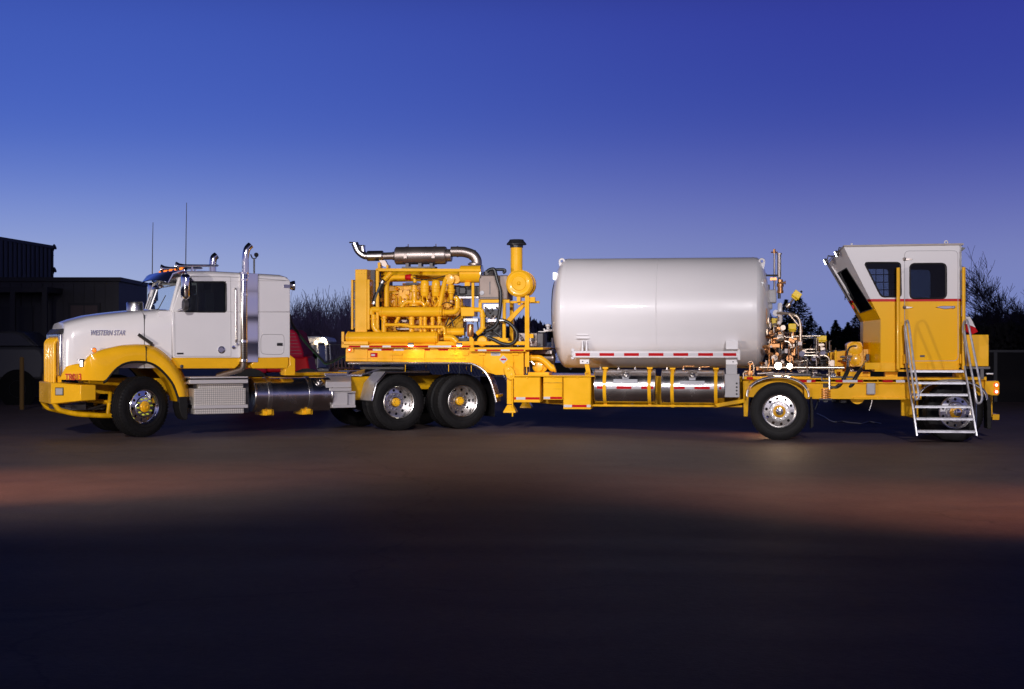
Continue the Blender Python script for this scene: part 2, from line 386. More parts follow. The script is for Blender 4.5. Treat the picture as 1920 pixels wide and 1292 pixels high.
def make_wheel(kind, parent, u, v, z, side=1, steer=0):
    """side=+1: outer face towards -y (near side); -1: towards the far side"""
    m = M(); hubm = YELP
    ax = (0, 1, 0)
    if kind == 'dual':
        m.lathe((0,0,0), ax, [(-.100,.300),(-.122,.306),(-.128,.298),(-.120,.284),(-.09,.276),(-.02,.272),(.07,.264)], 56, caps=False)
        disc_holes(m, .175, .062, .264, .07, 10, .221, .026)
        m.lathe((0,0,0), ax, [(.062,.175),(.055,.168),(.055,.1),(.03,.09)], 40, caps=False)
        rim = m.build('wheel', ALU, parent, ang=30)
        h = M(); h.lathe((0,0,0), ax, [(.08,.085),(-.02,.078),(-.028,.07),(-.03,.068),(-.036,.064),(-.04,.03),(-.04,0)], 32, caps=False)
        h.build('hub', YELP, rim)
        k = M()
        for i in range(10):
            a = 2*pi*(i+.5)/10; k.lathe((.138*cos(a), .055, .138*sin(a)), (0,-1,0), [(0,.017),(.012,.016),(.014,.013),(.035,.012),(.036,0)], 8, caps=False)
        for i in range(8):
            a = 2*pi*i/8; k.lathe((.055*cos(a), -.03, .055*sin(a)), (0,-1,0), [(0,.009),(.012,.008),(.012,0)], 6, caps=False)
        k.build('lug_nuts', DSTEEL, rim)
        d = M(); d.lathe((0,0,0), ax, [(.1,.03),(.1,.20),(.30,.21),(.30,.03)], 32, caps=False); d.build('brake_drum', BLK, rim)
        t = M(); t.lathe((0,0,0), ax, tyre_profile(.27), 72, caps=False); lugs(t, .27); sidewall_ribs(t, .27); t.build('tyre', RUB, rim, ang=25)
        t = M(); t.lathe((0,0,0), ax, tyre_profile(.27, .33), 72, caps=False); lugs(t, .27, .33)
        t.lathe((0,0,0), ax, [(.12,.29),(.45,.29)], 40, caps=False); t.build('tyre', RUB, rim, ang=25)
    else:
        wd = .29
        m.lathe((0,0,0), ax, [(-.105,.300),(-.130,.307),(-.137,.300),(-.130,.286),(-.10,.272)], 56, caps=False)
        disc_holes(m, .185, -.115, .272, -.10, 10, .230, .026)
        m.lathe((0,0,0), ax, [(-.115,.185),(-.128,.178),(-.135,.17),(-.137,.10),(-.12,.09)], 40, caps=False)
        m.lathe((0,0,0), ax, [(-.10,.272),(0,.268),(.12,.29)], 40, caps=False)
        rim = m.build('wheel', CHR if kind == 'front' else ALU, parent, ang=30)
        h = M()
        if kind == 'front':
            h.lathe((0,0,0), ax, [(-.12,.098),(-.16,.092),(-.168,.085),(-.172,.055),(-.185,.05),(-.187,.022),(-.18,.018),(-.18,0)], 32, caps=False); h.build('hub', YELP, rim)
        else:
            h.lathe((0,0,0), ax, [(-.12,.115),(-.145,.110),(-.15,.09),(-.20,.082),(-.205,.07)], 32, caps=False); h.build('hub', YELP, rim)
            c = M(); c.lathe((0,0,0), ax, [(-.20,.07),(-.222,.066),(-.225,.05),(-.235,.045),(-.24,.03),(-.24,0)], 32, caps=False); c.build('hub_cap', CHR, rim)
        k = M()
        for i in range(10):
            a = 2*pi*(i+.5)/10; k.lathe((.140*cos(a), -.135, .140*sin(a)), (0,-1,0), [(0,.017),(.012,.016),(.014,.013),(.034,.012),(.036,0)], 8, caps=False)
        k.build('lug_nuts', LUGY if kind == 'front' else CHR, rim)
        d = M(); d.lathe((0,0,0), ax, [(-.03,.03),(-.03,.20),(.14,.21),(.14,.03)], 32, caps=False); d.build('brake_drum', BLK, rim)
        t = M(); t.lathe((0,0,0), ax, tyre_profile(wd), 72, caps=False); lugs(t, wd); sidewall_ribs(t, wd); t.build('tyre', RUB, rim, ang=25)
    rim.location = (u, v, z); rim.rotation_euler = (0, random.random()*6, (0 if side == 1 else pi)+radians(steer))
    rim.rotation_mode = 'XYZ'
    return rim
def wheel_copy(src, u, v, z, side=1, steer=0):
    c = src.copy(); COL.objects.link(c); c.parent = src.parent
    for ch in src.children:
        d = ch.copy(); COL.objects.link(d); d.parent = c
    c.location = (u, v, z); c.rotation_euler = (0, random.random()*6, (0 if side == 1 else pi)+radians(steer))
    return c
LUGY = mat('lug_nut_caps', (.55, .60, .05), .4)

# ================================================================== TRACTOR
tr = thing('semi_truck', 'white and yellow long-nosed semi truck with chrome stacks, pulling the yellow pump trailer', 'truck', (TR.o.x, TR.o.y, 0), 27)
T = TR.p
UF = -5.42
# chassis
m = M()
for s in (-1, 1):
    m.box(UF-.75, 1.15, s*.45-.04, s*.45+.04, .74, 1.0)
m.box(UF-.75, UF-.6, -.45, .45, .62, .95)
for u in (-4.2, -2.9, -1.6, .95): m.box(u-.06, u+.06, -.41, .41, .76, .97)
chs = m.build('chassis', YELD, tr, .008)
m = M()                                   # front axle and springs
m.cyl((UF,-.85,.50), (UF,.85,.50), .055)
for s in (-1, 1):
    for k in range(4): m.box(UF-.62+k*.06, UF+.62-k*.06, s*.45-.045, s*.45+.045, .60-.02*k, .617-.02*k)
    m.cyl((UF+.12, s*.62, .55), (UF+.2, s*.56, 1.0), .035)
m.bend([(UF-.3,-.55,.62),(UF-.1,-.3,.6),(UF+.3,.1,.7)], .03)
m.build('front_axle', YELD, tr)
m = M()                                   # rear axles, suspension
for u in (-.66, .66):
    m.cyl((u,-.85,.52), (u,.85,.52), .07); m.lathe((u,-.2,.52), (0,1,0), [(-.05,.08),(0,.2),(.15,.24),(.35,.2),(.4,.08)], 20)
    for s in (-1, 1): m.lathe((u+.25, s*.45, .42), (0,0,1), [(0,.1),(.03,.13),(.14,.14),(.2,.12),(.3,.13),(.32,.1)], 16)
m.box(-.9,.9,-.47,-.40,.46,.58); m.box(-.9,.9,.40,.47,.46,.58)
m.build('rear_suspension', DSTEEL, tr)

# hood
def hood_section(px, w, yt, yb, lift=.05):
    a = T(px, yt, -w*.72); z1 = a.z; u = T(px, yt, -w).x; z0 = T(px, yb, -w).z
    prof = [(-w, z0), (-w, z0+(z1-z0)*.35), (-w, z1-.30), (-w+.012, z1-.16), (-w+.05, z1-.075), (-w+.12, z1-.025), (-w*.6, z1+.008), (0, z1+.03)]
    full = prof+[(-y, z) for y, z in reversed(prof[:-1])]
    return [Vector((u, y, z)) for y, z in full]
st_ = [(119.5,.62,618,708), (124,.66,607,708), (140,.69,601.5,708), (168,.735,594.5,700), (200,.775,590,690), (236,.83,586,690), (270,.89,583,690)]
hd = M(); hd.loft([hood_section(*s) for s in st_]); hood = hd.build('hood', WHT, tr, ang=50)
cw = M(); cw.loft([hood_section(*s) for s in [(271.5,.895,583,690), (300,.95,581,690), (322,.985,581,690)]]); cowl = cw.build('cowl', WHT, tr, ang=50)
sm = M(); sm.pb(TR, 270.3, 590, 271.3, 650, -.893, -.5); sm.build('hood_seam', BLK, hood)
# grille and its surround
un = T(119.5, 650, -.62).x
zt = T(119, 622, -.6).z; zb = T(119, 708, -.6).z
m = M()
m.box(un-.07, un+.0, -.60, -.46, zb+.02, zt-.03); m.box(un-.07, un, .46, .60, zb+.02, zt-.03); m.box(un-.07, un, -.46, .46, zb+.02, zb+.10); m.box(un-.07, un, -.46, .46, zt-.10, zt-.03)
surround = m.build('grille', ALU, tr, .02)
m = M(); m.box(un-.03, un-.005, -.455, .455, zb+.1, zt-.1); m.build('grille_mesh', GRL, surround)
m = M()
for i in range(15): y = -.42+.06*i; m.box(un-.065, un-.035, y-.009, y+.009, zb+.10, zt-.10)
m.build('grille_bars', ALU, surround)
m = M(); m.loft([[(un+.02, -.60, zt-.03), (un+.02, .60, zt-.03), (un+.02, .55, zt+.06), (un+.02, -.55, zt+.06)], [(un-.075, -.52, zt-.03), (un-.075, .52, zt-.03), (un-.03, .45, zt+.04), (un-.03, -.45, zt+.04)]])
m.build('hood_crown', DSTEEL, surround, .012)
# grille guard (yellow bars) and bumper
ug = T(101.5, 670, -.38).x
m = M()
z1g = T(92, 635, 0).z; z0g = T(92, 722, 0).z
ys = [-.38+.76*i/5 for i in range(6)]
for y in ys: m.bend([(ug, y, z0g-.1), (ug, y, z1g-.05), (ug+.10, y, z1g)], .036, .07)
m.tube([(ug+.10,-.40,z1g),(ug+.10,.40,z1g)], .03); m.box(ug+.06, ug+.12, -.40, -.34, z0g, z1g-.02)
m.box(ug+.0, ug+.06, -.42, .42, z0g-.1, z0g+.0)
m.build('grille_guard', YEL, tr)
cA = T(96, 717, -.58); cB = T(96, 758, -.58); e1 = T(151, 722, -1.2); e2 = T(151, 751.5, -1.2)
d = .06
for_top, for_bot = cA.z, cB.z
m = M()
lo = [(cA.x, .55), (cA.x, -.58), (e1.x, -1.2)]
m.prism([(cA.x,-.58,for_bot), (cA.x,-.58,for_top), (e1.x,-1.2,e1.z), (e1.x,-1.2,e2.z)], (.28, .10, 0))
m.prism([(cA.x,.56,for_bot), (cA.x,.56,for_top), (e1.x,1.18,e1.z), (e1.x,1.18,e2.z)], (.28, -.10, 0))
m.box(cA.x-.001, cA.x+.28, -.575, .555, for_bot, for_top)
bum = m.build('bumper', YEL, tr, .015)
q0 = T(104.5, 727, -.68); du = (e1.x-cA.x)/(1.2-.58)
def onb(px, py, o):                      # point on the swept bumper face
    lo_, hi_ = -1.2, -.58
    for _ in range(30):
        md = (lo_+hi_)/2; q = T(px, py, md)
        if q.x > cA.x+(-.58-md)*du: lo_ = md
        else: hi_ = md
    # q.x grows as v falls on both; pick intersection numerically
    best = min((abs(T(px, py, -1.2+.62*i/200).x-(cA.x+(-.58-(-1.2+.62*i/200))*du)), i) for i in range(201))[1]
    v = -1.2+.62*best/200; q = T(px, py, v); nn = Vector((-1, -du, 0)).normalized()
    return q+nn*o
for nme, x0, x1, y0, y1, o0, o1, mm in (('fog_lamp_frame',104,119.5,726.5,741.5,-.02,.006,BLK), ('fog_lamp',105.5,118,728,740,.0,.012,GREY)):
    m = M(); m.loft([[onb(x0,y1,o), onb(x1,y1,o), onb(x1,y0,o), onb(x0,y0,o)] for o in (o0, o1)]); m.build(nme, mm, bum)
m = M()                                  # tubular skid frame below the bumper
for s in (-.58, .5):
    m.bend([(cA.x+.05, s, for_bot+.02), (cA.x+.12, s, .48), (cA.x+.4, s, .40), (UF-.45, s, .36), (UF-.12, s, .38)], .045, .15)
    m.bend([(UF-.45, s, .38), (UF-.42, s, .62), (UF-.38, s*.8, .80)], .035, .05)
m.tube([(cA.x+.4,-.58,.40),(cA.x+.4,.5,.40)], .035); m.tube([(UF-.45,-.58,.36),(UF-.45,.5,.36)], .035)
m.bend([(cA.x+.25,-.5,for_bot+.1),(cA.x+.7,-.52,.62),(UF-.2,-.54,.58)], .03)
m.build('skid_frame', YELD, bum)
m = M(); m.box(cA.x+.15, cA.x+.6, -.5, .5, .47, .56); m.cyl((cA.x+.3,-.52,.5),(cA.x+.3,.5,.5),.05)
for i in range(4): m.bend([(cA.x+.35+i*.12,-.5+.1*i,.55),(cA.x+.6+i*.1,-.45,.46),(UF-.2,-.4+.12*i,.62)], .02)
m.build('steering_gear', DSTEEL, tr)

# front fender: yellow bulge with arched wheel opening
def fender(sgn, parent):
    out = [(113,707),(121,690),(133,686),(156,682),(158,676),(168,663),(190,655),(222,648),(252,646),(275,647.5),(292,653),(312,668),(325,683),(336,700),(346,724),(349,745)]
    arch = [(198,714),(205,705),(216,692),(230,682),(246,677.5),(262,677),(276,678),(290,683),(303,693),(316,707),(326,722),(334,744)]
    m = M()
    vo, vi = -1.17, -.80
    top_out = [T(x, y+5, vo) for x, y in out]; top_in = [T(x+7, y-1.5, vi) for x, y in out]
    # nose part is narrower
    for i in range(5):
        f = [1, .9, .8, .45, .3][i]; v = vo+(.42)*f
        top_out[i] = T(out[i][0], out[i][1]+2, v); 
    def mirror(p): return Vector((p.x, -p.y*sgn*-1, p.z)) if sgn == 1 else p
    base = [T(113,712,-.74), T(198,714,vo)]
    n = len(out)
    # outer face as strip between crest line and arch/bottom line
    low = [T(115,712,-.75), T(125,712,-.82), T(140,712,-.90), T(160,713,-1.03), T(180,713.5,-1.12)]+[T(x, y, vo) for x, y in arch]
    def resample(P, k):
        Lg = [0]
        for a, b in zip(P, P[1:]): Lg.append(Lg[-1]+(b-a).length)
        o = []
        for i in range(k):
            t = Lg[-1]*i/(k-1); j = max(0, min(len(P)-2, next((q for q in range(len(Lg)-1) if Lg[q+1] >= t-1e-9), len(P)-2)))
            f = (t-Lg[j])/max(1e-9, Lg[j+1]-Lg[j]); o.append(P[j]*(1-f)+P[j+1]*f)
        return o
    k = 34
    A = resample(low, k); B = resample(top_out, k); C = resample(top_in, k)
    A2 = [Vector((p.x, p.y+.05, p.z+.004)) for p in A]
    rows = [A2, A, [a*.62+b*.38+Vector((0,-.012,0)) for a, b in zip(A, B)], [a*.2+b*.8+Vector((0,-.008,0)) for a, b in zip(A, B)], [b+Vector((0,.02,.006)) for b in B], [b*.7+c*.3+Vector((0,0,.03)) for b, c in zip(B, C)], C, [c+Vector((0,.12,-.05)) for c in C]]
    if sgn == -1: rows = [[Vector((p.x, -p.y, p.z)) for p in r] for r in rows]
    m.add([p for r in rows for p in r], [(i*k+j, i*k+j+1, (i+1)*k+j+1, (i+1)*k+j) for i in range(len(rows)-1) for j in range(k-1)])
    fd = m.build('fender', YEL, parent, ang=60)
    # black rubber lip and inner well
    AR = [T(x, y, vo) for x, y in [(194,716)]+arch+[(335,752)]]
    if sgn == -1: AR = [Vector((p.x, -p.y, p.z)) for p in AR]
    l = M(); l.tube(catmull([p+Vector((0, .012*sgn, -.012)) for p in AR], 3), .022, 8); l.build('fender_lip', RUB, fd)
    l = M(); rows = [[p+Vector((0, dv*sgn, -.01)) for p in AR] for dv in (.03, .62)]
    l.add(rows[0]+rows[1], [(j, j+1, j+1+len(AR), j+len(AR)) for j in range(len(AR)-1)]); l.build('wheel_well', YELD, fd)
    return fd
fn = fender(1, tr); ff = fender(-1, tr)
m = M(); m.pb(TR, 273.5, 649, 274.7, 680, -1.19, -1.1); m.build('fender_seam', BLK, fn)
m = M(); m.box(T(337,750,-1.15).x, T(337,750,-1.15).x+.035, .75, 1.2, T(345,786,-1.1).z, T(337,744,-1.1).z); m.build('mud_flap', RUB, tr, .01)
m = M(); m.pp(TR, [(336,744),(352,744),(352,786),(346,788),(340,780),(336,765)], -1.19, -.75); m.build('mud_flap', RUB, tr, .01)
# lamps and badges
def lamp_on(F, px, py, v, r, parent, name, mt, frame=CHR, rf=1.35, dp=.04):
    p = F.p(px, py, v); f = M(); f.lathe(p, (0,-1,0), [(-.02, r*rf), (dp*.5, r*rf), (dp*.6, r*1.05), (dp*.3, r)], 20, caps=True); fo = f.build(name+'_housing', frame, parent)
    m = M(); m.lathe(p, (0,-1,0), [(dp*.3, r), (dp*.8, r*.8), (dp, r*.3), (dp, 0)], 20, caps=False); m.build(name, mt, fo); return fo
lamp_on(TR, 176, 656.5, -.92, .032, tr, 'turn_signal', AMB, CHR)
m = M(); m.pb(TR, 149, 673, 160, 689.5, -1.0, -.75); hl = m.build('headlight', CHR, tr, .02)
m = M(); m.pb(TR, 150.3, 676, 155, 687.5, -1.012, -.99); m.build('headlight_lens', WLAMP, hl, .006)
m = M(); m.pb(TR, 155.5, 675, 159.5, 688, -1.008, -.98); m.build('headlight_bezel', BLK, hl, .006)
p = T(201.5, 624.5, -.79); rz = math.atan2(-(T(230,624,-.83).y-T(172,624,-.745).y), 1)
text('hood_badge', 'WESTERN STAR', .125, CHR, hood, (p.x, -.792, p.z), rot=(pi/2, 0, math.atan2(-.078, (T(231,624,-.82).x-T(172,624,-.745).x))), ext=.008, shear=.25, sx=.66)
p = T(135.5, 707.3, -.86)
text('unit_number', 'TR013', .155, RED, fn, (p.x, -.945, p.z), rot=(pi/2, 0, radians(-24)), ext=.003, sx=.66)
m = M(); a = T(258, 627, -.90); b = T(284, 645, -.97); m.tube([a+Vector((0,-.05,0)), b+Vector((0,-.05,0))], .028, 8); m.tube([b+Vector((0,-.05,0)), b+Vector((0,.05,-.02))], .015, 8); m.build('hood_mirror', BLK, hood)

# ---- cab
W_ = 1.0
def cabp(px, py, v=-W_): return T(px, py, v)
cab = M()
z_sill = cabp(380, 585).z; z_wtop = cabp(390, 527).z; z_bot = cabp(380, 671).z; z_rail = cabp(400, 515.5).z
def side(sg):
    """cab side skin in strips around the window opening; sg=-1 near, +1 far"""
    th = .05
    def pr(pix):
        P = [cabp(x, y) for x, y in pix]
        if sg == 1: P = [Vector((p.x, W_-th, p.z)) for p in P]
        cab.prism(P, (0, th, 0))
    pr([(322,585),(544,585),(544,669),(543,671),(324,671)])                    # lower skin
    pr([(424,528),(544,526),(544,585),(424,585)])                              # behind the window
    pr([(344,513),(399,512.5),(447,515),(483,517),(534,519),(544,526),(424,528),(358,528),(341,528)])      # above
    pr([(322,585),(341,528),(353,528),(346,585)] if sg == -1 else [(322,585),(341,528),(345,528),(328,585)])   # pillar
side(-1); side(1)
def cross(px, py, yin=.10, ins=0):
    p = cabp(px, py); return p
# roof: arched sheet
prof = [(341,528),(344,513),(352,508.5),(399,508),(447,510.5),(483,512.5),(528,515),(539,518.5),(544,526)]
rings = []
for px, py in prof[1:]:
    p = cabp(px, py); pe = {344:516,352:515,399:514.5,447:517,483:519,528:521,539:523,544:530}[px]
    q = cabp(px, pe)
    rings.append([Vector((p.x, -W_, q.z)), Vector((p.x, -W_+.03, q.z+(p.z-q.z)*.6)), Vector((p.x, -W_+.12, p.z)), Vector((p.x, -.4, p.z+.03)), Vector((p.x, .4, p.z+.03)), Vector((p.x, W_-.12, p.z)), Vector((p.x, W_-.03, q.z+(p.z-q.z)*.6)), Vector((p.x, W_, q.z)),
                  Vector((p.x, W_-.1, q.z-.04)), Vector((p.x, -W_+.1, q.z-.04))])
cab.loft(rings)
ub = cabp(544, 600).x
cab.box(ub-.05, ub, -W_+.051, W_-.051, z_bot+.01, cabp(544,528).z)         # back wall
cab.box(cabp(324,671).x, ub-.051, -W_+.051, W_-.051, z_bot+.02, z_bot+.1)  # floor
cab.box(cabp(424,585).x+.4, cabp(424,585).x+.44, -W_+.06, W_-.06, z_bot+.1, z_wtop+.1)
cabo = cab.build('cab', WHT, tr, .012, ang=40)
m = M(); u0 = cabp(430,585).x; m.box(cabp(330,600).x, u0+.3, -W_+.06, W_-.06, z_bot+.1, z_bot+.5); m.box(cabp(424,585).x+.02, cabp(424,585).x+.39, -W_+.06, W_-.06, z_bot+.5, z_wtop+.08)
for y in (-.5, .5):
    m.box(u0-.35, u0-.2, y-.24, y+.24, z_bot+.5, z_sill+.35); m.box(u0-.36, u0-.22, y-.13, y+.13, z_sill+.36, z_sill+.52)
m.box(cabp(326,600).x, cabp(326,600).x+.35, -.9, .9, z_sill-.25, z_sill+.02)
m.lathe((cabp(352,590).x, -.5, z_sill+.02), (-.5,0,.85), [(0,.21),(.02,.22),(.04,.21)], 24); m.build('cab_interior', INT, cabo)
# windshield: two panes between pillars
def wsp(f, k, o=0):     # f: 0 base..1 top, k: lateral -1..1
    b = Vector((cabp(325,583).x-.02-(1-abs(k))*.16, k*.93, cabp(325,583).z)); t_ = Vector((cabp(340.5,526).x-(1-abs(k))*.12, k*.86, cabp(340,522).z))
    return b*(1-f)+t_*f+Vector((o, 0, 0))
for s in (-1, 1):
    m = M(); m.loft([[wsp(.02, s*.97, o), wsp(.02, s*.03, o), wsp(.98, s*.03, o), wsp(.98, s*.97, o)] for o in (0, .006)]); m.build('windshield', GLS, cabo, smooth=False)
m = M()
for a, b, r in ((wsp(0,-1), wsp(1,-1), .035), (wsp(0,1), wsp(1,1), .035), (wsp(0,0), wsp(1,0), .014)): m.tube([a, b], r, 8)
m.tube([wsp(0,-1), wsp(0,0), wsp(0,1)], .02, 8); m.tube([wsp(1,-1), wsp(1,0), wsp(1,1)], .03, 8)
m.build('windshield_frame', WHT, cabo)
m = M()
for s in (-1, 1):
    m.tube([wsp(.02, s*.2, -.04), wsp(.08, s*.5, -.04), wsp(.5, s*.62, -.03)], .008, 6); m.tube([wsp(.02, s*.1, -.06), wsp(.03, s*.7, -.05)], .012, 6)
m.build('wiper', BLK, cabo)
# top of cowl between hood and glass
m = M(); m.loft([[Vector((cabp(300,582).x, -.93, cabp(300,583).z)), Vector((cabp(300,582).x, .93, cabp(300,583).z)), Vector((cabp(300,582).x, .93, cabp(300,583).z-.1)), Vector((cabp(300,582).x, -.93, cabp(300,583).z-.1))],
                 [Vector((cabp(328,582).x, -.95, cabp(326,584).z)), Vector((cabp(328,582).x, .95, cabp(326,584).z)), Vector((cabp(328,582).x, .95, cabp(326,584).z-.1)), Vector((cabp(328,582).x, -.95, cabp(326,584).z-.1))]]); m.build('cowl_top', WHT, cowl)
# side windows + seals
m = M(); m.pp(TR, [(354.5,530),(419,529.5),(422.5,533),(422.5,582),(420,584),(348.5,584)], -W_+.028, -W_+.034); win = m.build('side_window', GLT, cabo, smooth=False)
m = M(); m.tube(catmull([T(x, y, -W_+.0) for x, y in [(353,528.5),(385,528.5),(419,528.5),(423.5,532),(424,558),(424,582),(421,585),(385,585),(347,585),(353,528.5)]], 1), .014, 6); m.build('window_seal', BLK, win)
m = M(); m.pb(TR, 369.5, 530, 371.5, 584, -W_+.02, -W_+.05); m.build('vent_window_bar', BLK, win)
m = M(); m.prism([Vector((p.x, W_-.03, p.z)) for p in [cabp(350,528), cabp(424,528), cabp(424,585), cabp(336,585)]], (0, .006, 0)); m.build('side_window', GLS, cabo, smooth=False)
# door seam (dark thin gap lines), handle, step grab handle
m = M(); e = -W_-.002
for pl in ([(344,519),(432,519),(432.5,560),(433,668),(328,668),(327.5,585)],):
    m.tube([T(x, y, e) for x, y in pl], .005, 4)
door = m.build('door', GREY, cabo)
dh = M(); c = T(415, 656, -W_); dh.lathe(c, (0,-1,0), [(0,.065),(.012,.065),(.014,.055),(.006,.045),(.006,0)], 24, caps=False); dh.box(c.x-.05, c.x+.045, c.y-.03, c.y-.012, c.z-.012, c.z+.015); dh.build('door_handle', CHR, door)
m = M(); m.pb(TR, 332, 661.5, 344, 664.5, -W_-.008, -W_+.01); m.build('door_plate', BLK, door)
m = M(); a = T(439.5, 541, -W_); b = T(440.5, 640, -W_)
m.bend([a+Vector((0,.02,0)), a+Vector((0,-.08,0)), b+Vector((0,-.08,0)), b+Vector((0,.02,0))], .017, .04); m.build('grab_handle', ALU, cabo)
for px, py in ((440,646),(446,650),(437,652)): 
    pass
m = M(); m.lathe(T(436.5,651,-W_), (0,-1,0), [(0,.02),(.03,.02),(.03,.03),(.045,.03),(.05,.0)], 12); m.lathe(T(443,645,-W_), (0,-1,0), [(0,.015),(.05,.015),(.05,.022),(.07,.02)], 12); m.build('door_latch', CHR, cabo)
# sleeper locker door
m = M(); q = [(489,634),(491.5,628.5),(497,627),(526,627.5),(531,629.5),(532.5,635),(532,657),(530,662),(524,664.5),(497,664),(491,661.5),(489,656)]
m.tube(catmull([T(x, y, e) for x, y in q+[q[0]]], 4), .005, 4); lk = m.build('locker_door', GREY, cabo)
m = M(); m.pb(TR, 519.5, 643, 530, 648.5, -W_-.01, -W_+.01); m.build('locker_handle', BLK, lk, .003)
# body crease below roof
m = M(); m.tube([T(x, y, -W_-.001) for x, y in [(352,518),(430,519.5),(484,522),(536,526)]], .005, 4); m.tube([T(x, y, -W_-.001) for x, y in [(474,520),(474,668)]], .004, 4); m.build('cab_seam', GREY, cabo)
# yellow rocker skirt
m = M()
m.pp(TR, [(321,671.3),(450,671.3),(450,682),(441,691),(334,691)], -W_-.012, -W_+.1)
m.pp(TR, [(482,671.3),(541.5,669.3),(541.5,683),(539,691),(474,691),(470,684)], -W_-.012, -W_+.1)
m.box(cabp(334,690).x, ub-.1, -.9, .9, cabp(400,691).z, z_bot-.01)
m.pp(TR, [(542.5,664.5),(554,673),(554,704),(534,704),(534,692),(542.5,684)], -W_+.0, -W_+.25)
m.build('rocker_panel', YEL, tr, .015)
m = M(); m.lathe(T(340.5,687,-W_-.01), (0,-1,0), [(0,.03),(.015,.03),(.02,.02),(.02,0)], 14, caps=False); m.build('side_marker', DSTEEL, tr)
# sun visor: swept chrome blade across the windshield top
m = M(); R = []
for k in (-1, -.8, -.5, 0, .5, .8, 1):
    bl = 1-abs(k)**3
    a = Vector((cabp(347,508).x, k*.97, cabp(347,506.5).z+.02)); b = Vector((cabp(341,520).x-.24-bl*.10, k*.98, cabp(341,522).z-.07+bl*.07))
    a2 = a*.45+b*.55+Vector((-.05, 0, .055))
    R.append([a, a2, b, b+Vector((.01,0,-.012)), a2+Vector((.015,0,-.02)), a+Vector((0,0,-.02))])
m.loft(R); m.build('sun_visor', CHR, cabo, ang=50)
# roof lamps, horns, antennas
rz_ = cabp(360, 508).z+.03
for i, (y) in enumerate((-.72, -.38, 0, .38, .72)):
    m = M(); m.lathe((cabp(352,508).x+.02, y, rz_-.01), (-.3,0,1), [(0,.06),(.03,.055),(.045,.04)], 12, caps=True); h_ = m.build('roof_lamp_base', CHR, cabo)
    m = M(); m.lathe((cabp(352,508).x-.03, y, rz_+.015), (-1,0,.1), [(-.05,.025),(0,.032),(.04,.02),(.05,0)], 12, caps=False); m.build('roof_lamp', AMB, h_)
for y in (-.55, .5):
    m = M(); x0 = cabp(345,508).x; m.lathe((x0-.02, y, rz_+.075), (1,0,.03), [(0,.075),(.015,.07),(.06,.045),(.16,.028),(.5,.022),(.75,.02),(.78,0)], 18, caps=False); m.box(x0+.25, x0+.28, y-.015, y+.015, rz_-.03, rz_+.07); m.box(x0+.6, x0+.63, y-.015, y+.015, rz_-.03, rz_+.07); m.build('air_horn', CHR, cabo)
a = T(285.5, 528, .98); b = T(287, 417, .98); a.x += .0
m = M(); m.tube([a, T(286,470,.98), b], .011, 5, .006); m.tube([a, a+Vector((.12,-.02,-.02))], .012, 6); m.build('antenna', DSTEEL, cabo)
a = T(348.2, 500, .3); b = T(350, 380, .3); a.z = rz_-.02
m = M(); m.tube([a, T(349,440,.3), b], .011, 5, .006); m.lathe(a, (0,0,1), [(0,.03),(.06,.02),(.09,.012)], 10); m.build('antenna', DSTEEL, cabo)
# mirrors
def mirror(sg):
    m = M()
    if sg == -1: q0 = T(339.5, 561, -1.28); q1 = T(357, 514, -1.28)
    else: q0 = T(276, 575, 1.28); q1 = T(283, 532, 1.28)
    x0, x1 = q0.x, (q1.x if sg == -1 else q0.x+.2); z0, z1 = (q0.z, q1.z) if sg == -1 else (T(278,570,1.28).z, T(278,530,1.28).z)
    if sg == 1: x1 = x0+.17
    yc = sg*1.25
    n = 10
    R = []
    for f, sc in ((0,.55),(.04,.85),(.12,1),(.85,1),(.95,.9),(1,.6)):
        z = z0+(z1-z0)*f; xm = (x0+x1)/2; hw = (x1-x0)/2*sc
        R.append([(xm+hw*cos(t)*.98, yc+.12*sc*sin(t), z) for t in [2*pi*k/n for k in range(n)]])
    m.loft(R); mo = m.build('mirror', CHR, cabo, ang=60)
    g = M(); g.box(x1-.015, x1+.006, yc-.09, yc+.09, z0+.06, z1-.06); g.build('mirror_glass', GLD, mo)
    b = M(); b.bend([(x0+.1, yc, z0+.02), (x0+.1, yc, z0-.13), (x0+.0, sg*1.0, z0-.20)], .016, .05); b.bend([(x0+.1, yc, z1-.02), (x0+.1, yc, z1+.03), (x0+.12, sg*1.0, z1+.02)], .014, .04)
    b.build('mirror_arm', CHR, mo)
    s_ = M(); s_.lathe((x0+.05, yc, z0-.10), (-1,0,0), [(-.09,.02),(-.07,.09),(0,.10),(.01,.09)], 18); s_.build('spot_mirror', DSTEEL, mo)
    return mo
mirror(-1); mirror(1)
m = M(); c = wsp(.72, -.55, -.18); m.lathe(c, (-.2,0,1), [(-.02,.02),(0,.11),(.03,.10),(.06,.05),(.065,0)], 20, caps=False); m.tube([c, wsp(.8,-.95,-.02)], .01, 6); m.build('hood_view_mirror', CHR, cabo)
